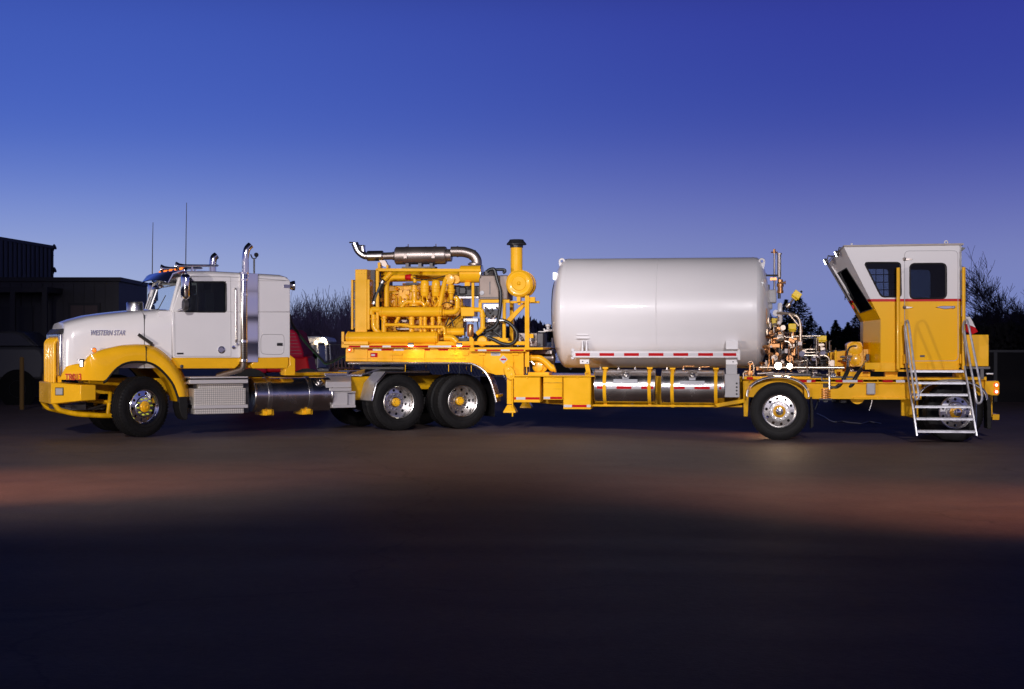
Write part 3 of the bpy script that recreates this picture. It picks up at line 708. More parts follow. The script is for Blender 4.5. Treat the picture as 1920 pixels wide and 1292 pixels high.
# exhaust stacks
def stack(pxa, pxb, ytop, ybase, tip, v, full):
    a = T((pxa+pxb)/2, ybase, v); b = T((pxa+pxb)/2, ytop, v); r = (T(pxb, ybase, v).x-T(pxa, ybase, v).x)/2*.98
    t = T(tip[0], tip[1], v); m = M()
    m.tube(catmull([a, a*.5+b*.5, b+Vector((0,0,-.05)), b*.6+t*.4+Vector((-.01,0,.03)), t], 6), r, 20)
    return m, r
m, r_ = stack(453.8, 466.6, 478, 520, (470,459.5), -1.0, True)
sto = m.build('exhaust_stack', CHR, tr, ang=40)
c0 = T(456, 679, -1.0); c1 = T(456, 512.5, -1.0); rr = (T(463,600,-1.0).x-T(448.5,600,-1.0).x)/2
m = M(); m.lathe((c0.x,-1.02,c0.z), (0,0,1), [(0,rr*.9),(.02,rr),(c1.z-c0.z-.02,rr),(c1.z-c0.z,rr*.95)], 24); m.build('stack_guard', PERF, sto, ang=40)
for yy in (512.5, 525, 553, 640, 676):
    m = M(); z = T(456,yy,-1.0).z; m.lathe((c0.x,-1.02,z-.02), (0,0,1), [(0,rr+.001),(0,rr+.008),(.04,rr+.008),(.04,rr+.001)], 24, caps=False); m.build('guard_clamp', CHR, sto)
m = M(); u1 = T(463.5,600,-1.03).x; u2 = T(484,600,-1.03).x; z0 = T(470,679,-1.03).z; z1 = T(470,513,-1.03).z
R = []
for f in [i/10 for i in range(11)]:
    z = z0+(z1-z0)*f; wv = .008*sin(f*19)+.006*sin(f*31)
    R.append([(u1, -1.002, z), (u1, -1.03, z), (u1+(u2-u1)*.5, -1.045+wv, z), (u2-.005, -1.03, z), (u2, -1.002, z)])
m.loft(R); m.build('heat_shield', CHR, sto, ang=50)
m = M(); m.bend([(c0.x,-1.02,c0.z+.02),(c0.x,-1.0,c0.z-.12),(c0.x-.35,-.6,c0.z-.25)], .055, .1); m.build('exhaust_elbow', STEEL, sto)
m, r_ = stack(392, 405.5, 492, 520, (406,479), 1.0, False); m.build('exhaust_stack', CHR, tr, ang=40)
a = T(476.5, 516, .3); b = T(476.5, 485, .3)
m = M(); m.tube([a, b], .018, 8); m.tube([T(470,477,.3), T(473,484,.3), b, T(480,484,.3), T(481,479,.3)], .012, 6); m.lathe(T(480.5,478,.3), (0,-1,.2), [(-.03,.03),(0,.045),(.02,.04)], 12); m.build('satellite_antenna', BLK, cabo)
# air intake can on the cowl
a = T(253, 584, .0); b = T(253, 566, .0); r_ = (T(269,575,0).x-T(237,575,0).x)/2
m = M(); m.lathe((a.x,.0,a.z-.02), (0,0,1), [(0,.05),(.02,.06),(.03,r_*.95),(.04,r_),(b.z-a.z-.005,r_),(b.z-a.z+.02,r_*.9),(b.z-a.z+.025,0)], 28, caps=False); m.build('air_intake', ALU, hood)
# rear flood lamp on bracket
m = M(); m.pb(TR, 532, 533.5, 544, 540, -W_-.012, -W_+.0); br = m.build('lamp_bracket', ALU, cabo)
c = T(551.5, 535.5, -W_+.1); m = M(); m.lathe(c, (1,-.25,0), [(-.11,.02),(-.09,.06),(-.03,.085),(.01,.09),(.015,.08),(.0,0)], 20, caps=False); m.tube([T(544,540,-W_+.02), T(549,543,-W_+.1), c], .014, 6); m.build('rear_lamp', CHR, br)

# ---- steps / battery box
m = M()
m.pb(TR, 357, 706.5, 465, 709, -1.16, -.5); m.pb(TR, 355.5, 712, 465, 719, -1.22, -1.10); m.box(T(357,706,-1.16).x, T(465,706,-1.16).x, -1.14, -.55, T(400,720,-1.2).z, T(400,716,-1.2).z)
m.pb(TR, 363.7, 759.4, 465, 765.8, -1.24, -1.10)
stp = m.build('cab_step', BOXM, tr, .004)
m = M(); m.pb(TR, 364, 728.5, 460.5, 759.4, -1.20, -.6); m.pb(TR, 365, 766, 457, 776, -1.20, -.6); m.pb(TR, 372, 720, 456, 728.3, -1.05, -.6); m.build('battery_box', TREAD, stp, .006, smooth=False)
m = M(); m.pb(TR, 362, 709, 466, 775, -.95, -.5); m.build('step_frame', DSTEEL, stp)
# fuel tank
a = T(469.5, 740, -.9); b = T(616, 740, -.9)
def fuel_tank(F, xa, xb, yt, yb, vc, parent, straps, smat, cap, bandw=.07, name='fuel_tank', rb=.014):
    rad = None
    for _ in range(12):
        r = rad or .3; v = vc-r; t = F.p((xa+xb)/2, yt, vc); b = F.p((xa+xb)/2, yb, vc); rad = (t.z-b.z)/2
    zc_ = (t.z+b.z)/2; r = rad
    u0 = F.p(xa, (yt+yb)/2, vc).x; u1 = F.p(xb, (yt+yb)/2, vc).x
    m = M(); Lh = u1-u0
    m.lathe((u0, vc, zc_), (1,0,0), [(.03,0),(.012,r*.8),(0,r*.93),(0,r*.975),(.01,r),(.03,r),(.035,r-.004),(Lh-.035,r-.004),(Lh-.03,r),(Lh-.01,r),(Lh,r*.975),(Lh,r*.93),(Lh-.012,r*.8),(Lh-.03,0)], 64, caps=False)
    tk = m.build(name, TANKM, parent, ang=30)
    for sx in straps:
        us = F.p(sx, (yt+yb)/2, vc-r).x
        m = M(); m.band((us, vc, zc_), (1,0,0), r+rb, r-.003, bandw, 64); st2 = m.build('strap', smat, tk, ang=30)
        if smat is YEL:
            m = M(); m.box(us-.05, us+.05, vc-.12, vc+.03, zc_+r+.005, zc_+r+.035); m.box(us-.03, us+.03, vc-.1, vc, zc_-r-.04, zc_-r+.01); m.build('strap_bolt', YEL, st2)
    if cap:
        c = F.p(cap[0], cap[1], vc-r*.75); ang = radians(42); d = Vector((0, -sin(ang), cos(ang))); o = Vector((c.x, vc, zc_))+d*(r-.01)
        m = M(); m.lathe(o, d, [(0,.10),(.016,.10),(.018,.085),(.02,.06),(.05,.058),(.055,.05),(.055,.02),(.07,.02),(.07,0)], 24, caps=False); m.build('filler_cap', ALU, tk)
    return tk, r, zc_, u0, u1
tk, r, zc_, u0, u1 = fuel_tank(TR, 469.5, 615, 708, 771.5, -.84, tr, (508, 584), ALU, (600,712))
m = M()
for us in (T(502,770,-.9).x, T(575,770,-.9).x): m.box(us-.10, us+.1, -.95, -.45, zc_-r-.06, zc_-r+.02); m.box(us-.04, us+.04, -1.02, -.8, zc_-r-.045, zc_-r+.05)
m.build('tank_bracket', YEL, tk, .008)
m = M(); q = T(579,711.5,-1.05); m.box(q.x-.0, q.x+.1, -1.05, -1.0, q.z-.05, q.z+.02)
# DEF / chain box behind the tank
m = M(); m.prism([T(611,727.3,-1.12), T(611,716,-1.12), T(611,706,-.75), T(611,706,-.5), T(611,727.3,-.5)], (T(658.5,727,-1.12).x-T(611,727,-1.12).x, 0, 0))
m.pb(TR, 618, 727.5, 659, 733.5, -1.14, -.6)
bx = m.build('side_box', BOXM, tr, .006)
m = M(); m.pb(TR, 623.5, 735, 652, 759.5, -1.08, -.5); m.pb(TR, 652.5, 736, 666, 760, -1.0, -.5); m.pb(TR, 623, 734, 667, 736.5, -1.10, -.5); m.pb(TR, 623, 759.7, 667, 764.5, -1.14, -.5); m.build('side_step', BOXM, bx, .004)
m = M(); q = T(636,721.5,-1.0); m.box(q.x-.06, q.x+.06, q.y-.045, q.y-.005, q.z+.015, q.z+.045); m.build('lid_plate', DSTEEL, bx)
m = M(); m.pb(TR, 609, 700, 651, 706, -.62, .62); m.box(T(609,700,-.62).x, T(651,700,-.62).x+.3, -.62, .62, T(609,703,-.62).z-.03, T(609,703,-.62).z); m.build('deck_plate', ALU, tr, .004)
m = M(); m.pb(TR, 648, 707, 700, 750, -.6, -.5); m.box(T(555,700,-.6).x, T(660,700,-.6).x, -.35, .35, 1.02, 1.08); m.build('cross_member', YELD, tr, .01)
m = M(); m.lathe((-.35,0,1.02), (0,0,1), [(0,.45),(.03,.48),(.08,.48),(.10,.4)], 28); m.box(-.9,.3,-.42,.42,1.0,1.05); m.build('fifth_wheel', DSTEEL, tr)
m = M()
m.prism([(-1.1,-.3,1.02),(-.65,-.3,1.16),(-.65,.3,1.16),(-1.1,.3,1.02)], (0,0,-.03)); m.build('ramp_plate', ALU, tr)

# front quarter fenders over the tandem
def qf(v0, v1):
    m = M(); ln = [T(697.5,751,-1.24), T(705.5,720,-1.24), T(724,698,-1.24), T(805,697,-1.24)]
    th = .012
    pts = [Vector((p.x, v0, p.z)) for p in ln]; inn = [p+Vector((.008 if i < 3 else 0, 0, -th)) for i, p in enumerate(pts)]
    m.prism(pts+inn[::-1], (0, v1-v0, 0)); fo = m.build('rear_fender', GALV, tr)
    t = M(); t.tube([Vector((p.x, v0 if v0 < 0 else v1, p.z)) for p in ln], .022, 8); t.build('fender_trim', CHR, fo)
qf(-1.24, -.62); qf(.62, 1.24)
for y_ in (-1.22,.62): m = M(); m.box(1.3,1.32,y_,y_+.6,.22,.98); m.build('mud_flap', RUB, tr)
# wheels
ZW = .525
wf = make_wheel('front', tr, UF, -1.02, .53, 1, 24); wheel_copy(wf, UF-.0, 1.02, .53, -1, 24)
wd = make_wheel('dual', tr, -.655, -1.08, ZW, 1)
for u, v, s in ((.655,-1.08,1), (-.655,1.08,-1), (.655,1.08,-1)): wheel_copy(wd, u, v, ZW, s)
# coiled air and electric lines between cab and trailer
a = T(543.5, 590, -.3)
def world(F, p): return Vector((F.o.x+p.x*F.U.x+p.y*F.V.x, F.o.y+p.x*F.U.y+p.y*F.V.y, p.z))
for i, (mt, nm, dz) in enumerate(((HOSE, 'black air hose drooping from the cab to the pump trailer', 0), (mat('green_hose', (.03,.10,.05), .4), 'green air hose drooping from the cab to the pump trailer', .03))):
    o = i*.05
    pts = [world(TR, T(x, y+i*2.5, -.3+o)) for x, y in [(543,588),(548,607),(560,624),(575,643),(590,659),(603,673),(610,680),(622,677),(640,668)]]
    e_ = world(TL, TL.p(655, 664+i*2, -1.0+o)); pts.append(e_)
    m = M(); m.tube(catmull(pts, 5), .017, 8); tag(m.build('air_hose', mt), nm, 'hose', 'air hoses between cab and trailer')

# ================================================================== TRAILER
tl = thing('pump_trailer', 'yellow pump trailer carrying an engine, a big white tank and a tall control cab', 'trailer', (TL.o.x, TL.o.y, 0), -8.5)
P = TL.p
VN = -1.22
# --- gooseneck and chassis
m = M()
# upper platform edge channel
a = P(641, 646, VN); b = P(984, 652, VN)
zt_ = P(760, 647.5, VN).z; zb_ = P(760, 652.5, VN).z
m.prism([P(640,646.5,VN), P(880,647,VN), P(880,652.5,VN), P(640,652,VN)], (0, 2.44, 0))
m.prism([P(880,651.5,VN), P(1018,651.5,VN), P(1018,655.5,VN), P(985,656,VN), P(985,659.5,VN), P(880,659,VN)], (0, 2.44, 0))
gn = m.build('gooseneck', YEL, tl, .006)
m = M()
VG = -.62
m.pp(TL, [(648,653),(880,653),(982,659),(982,703),(930,703),(905,696),(878,680),(648,677.5)], VG-.45, VG-.30)
m.pp(TL, [(648,653),(880,653),(982,659),(982,703),(930,703),(905,696),(878,680),(648,677.5)], .92, 1.07)
for x in (662, 720, 800, 880, 975): q = P(x, 665, VG-.45); m.box(q.x-.02, q.x+.02, VG-.29, .91, q.z-.1, q.z+.1)
m.build('gooseneck_beam', YEL, gn, .006)
m = M(); e = VG-.45
for x in (688, 735, 795, 852, 905, 962): m.pb(TL, x, 654, x+.9, 676 if x < 880 else 700, e-.02, e)
m.pb(TL, 977.5, 656, 981.5, 703, e-.035, e); m.pb(TL, 650, 671, 872, 672.2, e-.03, e)
for x in (730, 742, 846, 866, 898, 960): m.pb(TL, x, 661.5, x+12, 666, e-.03, e)
m.build('beam_stiffener', YEL, gn)
m = M(); m.box(-.5, .35, -.5, .5, 1.13, 1.17); m.cyl((0,0,1.0),(0,0,1.15),.045); m.build('kingpin_plate', DSTEEL, gn)
tape(TL, VN, 648, 651.3, [(654,676,0),(676,692,1),(692,717,0),(717,733,1),(733,760,0),(760,803,0),(803,826,1),(826,846,1),(846,864,0),(864,881,0)], gn)
tape(TL, VN, 655.2, 658.3, [(890,896,0),(896,912,1),(912,939,0),(939,956,1),(956,982,0)], gn)
tape(TL, e, 654.2, 657.4, [(688,699,0),(699,715,1),(715,738,0),(738,757,1),(795,806,0),(822,840,0)], gn)
# decals
def diamond(px, py, r, v, parent):
    m = M(); m.pp(TL, [(px-r,py),(px,py-r),(px+r,py),(px,py+r)], v-.003, v); o = m.build('placard', DWHT, parent, smooth=False)
    m = M(); m.pb(TL, px-r*.62, py-1.6, px+r*.62, py+1.6, v-.006, v-.003); m.build('placard_band', RED, o, smooth=False); return o
diamond(944, 674, 8, e, gn)
m = M(); m.pb(TL, 920.5, 660, 938, 667, e-.003, e); lb = m.build('data_plate', DWHT, gn, smooth=False)
m = M()
for i in range(4): m.pb(TL, 922, 661.2+i*1.4, 936-i%2*3, 661.7+i*1.4, e-.0045, e-.003)
m.build('plate_lines', DSTEEL, lb, smooth=False)
m = M(); m.pb(TL, 694.5, 661.5, 708, 670, e-.003, e); lb = m.build('warning_decal', REDT, gn, smooth=False)
m = M(); m.pb(TL, 696, 664, 703, 667.5, e-.005, e-.003); m.build('decal_panel', DWHT, lb, smooth=False)
m = M(); m.pb(TL, 649, 650.5, 663, 660.5, e-.03, e); lh = m.build('lamp_plate', YEL, gn, .004)
def rlamp(px, py, v, r, parent, name='marker_lamp', core=.45):
    c = P(px, py, v); m = M(); m.lathe(c, (0,-1,0), [(0,r),(.02,r*.95),(.028,r*core),(.028,0)], 20, caps=False); o = m.build(name, REDL, parent)
    m = M(); m.lathe(c+Vector((0,-.028,0)), (0,-1,0), [(0,r*core),(.006,r*core*.7),(.007,0)], 16, caps=False); m.build('lamp_centre', LCEN, o); return o
LCEN = mat('lamp_core', (1,.8,.6), .3, emit=(1,.78,.5), es=3.2)
rlamp(655.8, 656, e-.03, .036, lh)
# main chassis (lower) beams
m = M()
for s in (-1, 1):
    y0 = -.60 if s == -1 else .48
    m.prism([P(967,704,y0), P(1395,706,y0), P(1395,757,y0), P(1380,763,y0), P(1110,763,y0), P(985,754,y0), P(975,730,y0)], (0,.12,0))
    m.prism([P(1395,706,y0), P(1850,706,y0), P(1850,745,y0), P(1395,745,y0)], (0,.12,0))
for x in (990, 1110, 1240, 1380, 1540, 1700, 1840): q = P(x, 720, -.48); m.box(q.x-.05, q.x+.05, -.479, .479, .62, .95)
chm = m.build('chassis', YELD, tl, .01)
m = M(); m.prism([P(960,703.3,-1.2), P(1115,704.3,-1.2), P(1115,706.5,-1.2), P(960,706,-1.2)], (0,2.4,0)); m.build('deck_edge', YEL, chm, .004)
m = M(); m.pb(TL, 1105, 759, 1392, 763, -.98, -.75); m.prism([P(1340,757.5,-1.15), P(1395,748,-1.15), P(1395,755,-1.15), P(1345,764,-1.15)], (0,.2,0)); m.build('side_rail', YELD, chm, .006)
m = M(); m.pb(TL, 1508, 716.5, 1728, 748.5, -1.15, -1.0); m.pb(TL, 1508, 716, 1728, 719, -1.2, -.9); m.pb(TL, 1395, 712, 1520, 745, -.98, -.9); m.pb(TL, 1600, 745.5, 1728, 749.3, -1.2, -.95)
m.pb(TL, 1395, 706.5, 1850, 712, -1.12, -.7)
sb = m.build('side_beam', YEL, chm, .006)
tape(TL, -1.12, 707, 711.5, [(1400,1412,0)], chm); tape(TL, -1.205, 712.6, 717.0, [(1498,1513,0),(1513,1521,1),(1521,1529,0),(1567,1580,0),(1580,1593,1),(1593,1608,1),(1608,1618,0),(1655,1674,0),(1680,1697,1)], sb)
m = M()
for xa in (1617, 1661): 
    m.pb(TL, xa, 710.5, xa+30, 712, -1.2, -1.0); m.pb(TL, xa, 710.5, xa+1.5, 720, -1.2, -1.0); m.pb(TL, xa+28.5, 710.5, xa+30, 720, -1.2, -1.0)
m.build('bracket', YEL, sb)
m = M(); m.pb(TL, 1625, 718, 1641.5, 740, -1.24, -1.15); m.build('junction_box', GREY, sb, .02)
m = M(); c = P(1607, 744, -.95); m.lathe((c.x, -1.0, c.z), (0,1,0), [(0,.03),(0,.13),(.3,.13),(.3,.03)], 28); m.build('air_reservoir', YEL, chm)
m = M(); m.pb(TL, 1690, 748.5, 1722, 780, -1.0, -.9); m.bend([P(1693,745,-.7), P(1693,775,-.7), P(1722,782,-.7)], .04); m.build('axle_hanger', YELD, chm, .01)
for px in (1636, 1534): 
    m = M(); m.bend([P(px,748,-1.0), P(px-2,758,-1.0), P(px-6,770 if px > 1600 else 768,-1.0)], .012, .03); m.build('drain_hose', ALU if px > 1600 else HOSE, chm)
m = M(); m.box(P(1574,752,-.9).x, P(1588,752,-.9).x, -.95, -.7, P(1580,756,-.9).z, P(1580,748,-.9).z); m.build('brake_chamber', BLK, chm, .02)

# tool boxes
for (xa, ya, xb, yb, seg, ty, lab) in ((963,707.5,1013,754.5,[(963.7,967.5,0),(967.5,985,1),(985,1012,0)],(744.8,749.3),None), (1018.7,707.5,1054.8,749.7,[(1019.3,1031.5,1),(1031.5,1053.7,0)],(744,748.2),None), (1056.2,707.5,1108,767.3,[(1057,1072.5,1),(1072.5,1100,0),(1100,1107.2,1)],(759,763.6),None)):
    m = M(); m.pb(TL, xa, ya, xb, yb, VN, -.62); tb = m.build('tool_box', YEL, tl, .008)
    m = M(); m.pb(TL, xa+1.2, ya+1.5, xb-1.2, yb-2.2, VN-.012, VN-.001); dr = m.build('box_lid', YEL, tb, .006)
    tape(TL, VN-.0125, ty[0], ty[1], seg, tb)
    m = M(); cx_ = (xa+xb)/2; m.pb(TL, cx_-1.6, ya-.5, cx_+1.6, ya+3, VN-.03, VN-.013)
    m.build('lid_latch', YEL, tb, .003)
    if xa > 1018 and xa < 1020:
        m = M(); m.pb(TL, xa+.5, 716.5, xb-.5, 717.2, VN-.014, VN-.012); m.pb(TL, xa+.5, 729, xb-.5, 729.7, VN-.014, VN-.012); m.pb(TL, 1018.5, 716.8, 1055, 718.3, VN-.03, VN-.012); m.build('lid_crease', YELD, tb)
# lifting eye
m = M(); c = P(1101.8, 700.8, -1.12); R_ = .042
m.tube([c+Vector((R_*cos(t), 0, R_*sin(t))) for t in [2*pi*i/20 for i in range(21)]], .011, 8); m.box(c.x-.05, c.x+.05, -1.14, -1.10, c.z-.07, c.z-.035); m.build('lifting_eye', YEL, chm)
# landing legs
def leg(sg):
    v = -1.13 if sg == -1 else 1.0
    m = M(); q0 = P(949.5, 758, -1.18); q1 = P(961.5, 704, -1.18); m.box(q0.x, q1.x, v, v+.14, q0.z, q1.z+.25)
    lo = m.build('landing_leg', YEL, tl, .01)
    m = M(); o = [(945,688),(948,686),(957,686.5),(963,692),(966.5,702),(964,710),(957,713),(950,708),(946,697)]
    O = [P(x, y, -1.18) for x, y in o]; m.prism([Vector((p.x, v-.08 if sg == -1 else v+.14, p.z)) for p in O], (0,.08,0)); gb = m.build('gear_box', YEL, lo, .012)
    if sg == -1:
        m = M()
        for x, y, r in ((953,693,.035),(958,704,.04)): m.lathe(P(x,y,v-.08), (0,-1,0), [(0,r),(.015,r*.9),(.018,r*.5),(.018,0)], 16, caps=False)
        m.build('gear_cover', YEL, gb)
        m = M(); m.tube([P(960.5,711,v-.06), P(961,781,v-.06)], .014, 8); m.build('crank_handle', YEL, lo)
    m = M(); z0 = P(950, 774, -1.18).z; z1 = P(950, 759, -1.18).z; xm = (q0.x+q1.x)/2; wx = .115
    m.loft([[(xm-wx, v-.08, z0), (xm+wx, v-.08, z0), (xm+wx, v+.22, z0), (xm-wx, v+.22, z0)], [(xm-wx, v-.08, z0+.02), (xm+wx, v-.08, z0+.02), (xm+wx, v+.22, z0+.02), (xm-wx, v+.22, z0+.02)], [(xm-.05, v+.0, z1), (xm+.05, v+.0, z1), (xm+.05, v+.14, z1), (xm-.05, v+.14, z1)]])
    m.lathe((xm, v-.02, (z0+z1)/2+.02), (0,-1,0), [(-.02,.03),(.03,.03),(.03,.0)], 14); m.build('leg_foot', YEL, lo, .006)
    return lo
leg(-1); leg(1)

# trailer-mounted multi-rib fender over the truck tandem
def ribfender(v0, v1):
    ln = [P(x, y, -1.22) for x, y in [(653,681),(700,681),(760,681),(820,681),(866,681)]]
    cu = [P(x, y, -1.22) for x, y in [(884,682),(899,689),(911,700),(920,716),(926,735),(930.5,754)]]
    pts = ln+catmull(cu, 4)
    m = M(); th = .008; nr = 5
    for k in range(nr):
        ya = v0+(v1-v0)*k/nr; yb = v0+(v1-v0)*(k+.72)/nr; yc = v0+(v1-v0)*(k+1)/nr
        R = []
        for p in pts:
            R.append([Vector((p.x, ya, p.z)), Vector((p.x+.006, ya+.012, p.z+.012)), Vector((p.x+.006, yb-.012, p.z+.012)), Vector((p.x, yb, p.z)), Vector((p.x, yc, p.z)), Vector((p.x-.01, yc, p.z-th-.004)), Vector((p.x-.01, ya, p.z-th-.004))])
        m.loft(R)
    fo = m.build('tandem_fender', ALU, tl, ang=40)
    vv = v0 if v0 < 0 else v1
    m = M(); m.tube([Vector((p.x, vv, p.z)) for p in pts], .022, 10); m.build('fender_trim', ALU, fo)
    m = M(); q = P(932, 742, -1.22); m.box(q.x-.03, q.x+.02, v0-.01, v1+.02, q.z-.03, q.z+.02)
    for x in (841, 883.5, 760): q = P(x, 690, -1.2); m.box(q.x-.006, q.x+.006, v0+.02, v0+.035, q.z-.07, q.z+.07)
    m.build('fender_bracket', YEL if v0 < 0 else YEL, fo, .004)
ribfender(-1.22, -.66); ribfender(.66, 1.22)

# --- storage tank
tc_ = P(1238, 586.7, 0); Rt = (P(1238,484,0).z-P(1238,690,0).z)/2*1.0
zc_t = (P(1238,484,0).z+P(1238,690,0).z)/2
# nearer point of a cylinder: correct the silhouette radius slightly
uL = P(1057, 587, -.6).x; uR = P(1417, 587, -.6).x
m = M(); Lt = uR-uL; dd = .27
prof = [(-dd*math.sqrt(max(0, 1-(r/Rt)**2)), r) for r in [Rt*sin(radians(t)) for t in (0,8,16,26,36,46,56,64,72,80,86)]]
prof += [(0, Rt-.004), (.05, Rt)]
seam = P(1230, 587, -Rt).x-uL
prof += [(seam-.012, Rt), (seam-.008, Rt-.004), (seam, Rt+.003), (seam+.008, Rt-.004), (seam+.012, Rt), (Lt-.05, Rt), (Lt, Rt-.004)]
prof += [(Lt+dd*math.sqrt(max(0, 1-(r/Rt)**2)), r) for r in [Rt*sin(radians(t)) for t in (86,80,72,64,56,46,36,26,16,8,0)]]
m.lathe((uL, 0, zc_t), (1,0,0), prof, 96, caps=False)
tank = m.build('storage_tank', WHT2, tl, ang=20)
m = M()
for q in (.045, Lt-.045): m.band((uL+q, 0, zc_t), (1,0,0), Rt+.004, Rt-.01, .03, 96)
m.build('shell_seam', WHT2, tank, ang=30)
for px, s in ((1053.5, -1), (1428.5, 1)):
    c = P(px, 490, -.35); r0 = .062; pts = [Vector((c.x+r0*cos(t), -.36, c.z+r0*sin(t))) for t in [pi*1.15-i*pi*1.3/10*1 for i in range(11)]]
    inner = [Vector((c.x+.026*cos(t), -.36, c.z+.026*sin(t))) for t in [2*pi*i/14 for i in range(15)]]
    base = [Vector((c.x+.03, -.36, c.z-.36)), Vector((c.x-.02, -.36, c.z-.36))] if s == -1 else [Vector((c.x+.03, -.36, c.z-.32)), Vector((c.x-.09, -.36, c.z-.32))]
    # lug = plate with a hole: ring plus web
    m = M(); m.tube([Vector((c.x+.044*cos(t), -.34, c.z+.044*sin(t))) for t in [2*pi*i/20 for i in range(21)]], .02, 8)
    m.prism([(c.x-.062,-.36,c.z-.02),(c.x-.03,-.36,c.z-.05),(c.x+.03,-.36,c.z-.05),(c.x+.062,-.36,c.z-.02),(c.x+.04-.06*(s==1),-.36,c.z-.38),(c.x+.03-.10*(s==1),-.36,c.z-.38)][:6], (0,.03,0))
    m.build('lifting_lug', WHT2, tank, .003)
# rub rail with posts and pads
VR = -1.16
m = M(); m.pb(TL, 1072.5, 658, 1387, 671, VR, -.92); rr_ = m.build('rub_rail', WHT, tank, .012)
segs = [(1079,1106,0),(1106,1124,1),(1124,1151.5,0),(1151.5,1170,1),(1170,1198,0),(1198,1216,1),(1216,1244,0),(1244,1262.5,1),(1262.5,1290.5,0),(1290.5,1309,1),(1309,1337,0),(1337,1356,1),(1356,1380.5,0)]
tape(TL, VR, 662, 667.5, segs, rr_)
m = M(); m.lathe(P(1073,664,VR+.05), (1,0,0), [(-.03,.03),(0,.07),(.02,.075)], 16)
for y in (657, 671.5): m.lathe(P(1074,y,VR+.05), (0,-1,.3), [(-.03,.03),(.03,.035),(.04,.02)], 10)
m.pb(TL, 1383, 656, 1388, 675, VR-.01, VR+.1); m.build('rail_end', WHT, rr_, .006)
m = M()
for xa in (1090.5, 1098): m.pb(TL, xa, 639, xa+3, 658, -1.0, -.8)
m.pb(TL, 1081, 627, 1104, 629, -.98, -.9); m.pb(TL, 1081, 633.5, 1104, 635, -1.0, -.9); m.pb(TL, 1361, 639, 1384, 655, -1.09, -.8); m.pb(TL, 1087, 673, 1104.5, 682.5, -1.02, -.8); m.pb(TL, 1361, 672, 1383, 684, -1.02, -.6)
m.build('mounting_pad', WHT2, tank, .006)
m = M(); m.prism([P(1096,682,-.98), P(1104,682,-.98), P(1108,704,-.98), P(1100,704,-.98)], (0,.1,0)); m.build('tank_leg', YEL, tank)
m = M()
for x, y in ((1092.5,677.5),(1101,680)): m.lathe(P(x,y,-1.02), (0,-1,0), [(0,.012),(.006,.012),(.006,0)], 10)
for y in (719, 726, 732.5, 739): m.lathe(P(1381.3,y,-1.14), (0,-1,0), [(0,.018),(.004,.018),(.004,0)], 12)
m.lathe(P(1374.5,678.5,-1.02), (0,-1,0), [(0,.012),(.004,.012),(.004,0)], 10)
bolts = m.build('bolt_holes', BLK, tank)
m = M(); m.pb(TL, 1361, 684, 1382, 702, -1.0, -.6); m.pb(TL, 1359, 701.5, 1386.5, 745, -1.14, -.62); m.build('rear_tank_leg', GREY, tank, .006, label='grey painted steel leg')
# front dome lamp, valve, cable
m = M(); m.pb(TL, 1036.5, 510.5, 1042, 524.5, -.55, -.35); fl = m.build('work_lamp', DIMW, tank, .012); m = M(); m.tube([P(1041,518,-.45), P(1048,519,-.4)], .03, 8); m.build('lamp_bracket', DSTEEL, fl)
c = P(1028, 618, 0); m = M(); m.tube([P(1040,619,0), P(1024,620,0), P(1021,621,0)], .022, 8); m.lathe(P(1027.5,617,0), (0,0,1), [(0,.03),(.04,.03),(.05,.05),(.09,.05),(.10,.02)], 12); m.tube([P(1021,621,0), P(1020,616,0)], .014, 6); m.tube([P(1009,622,0), P(1021,622,0)], .01, 6); m.build('relief_valve', WHT2, tank)
m = M(); m.tube(catmull([P(x,y,-.3) for x, y in [(1040,528),(1036,545),(1034.5,570),(1034.5,600),(1037,625),(1041,650)]], 4), .009, 6); m.build('tank_cable', HOSE, tank)
m = M()
for x, y in ((1431,519),(1437,540),(1438,575)): q = P(x, y, -.1); m.box(q.x-.04, q.x+.06, -.2, -.06, q.z-.06, q.z+.06)
m.build('gauge_bracket', DSTEEL, tank, .01)

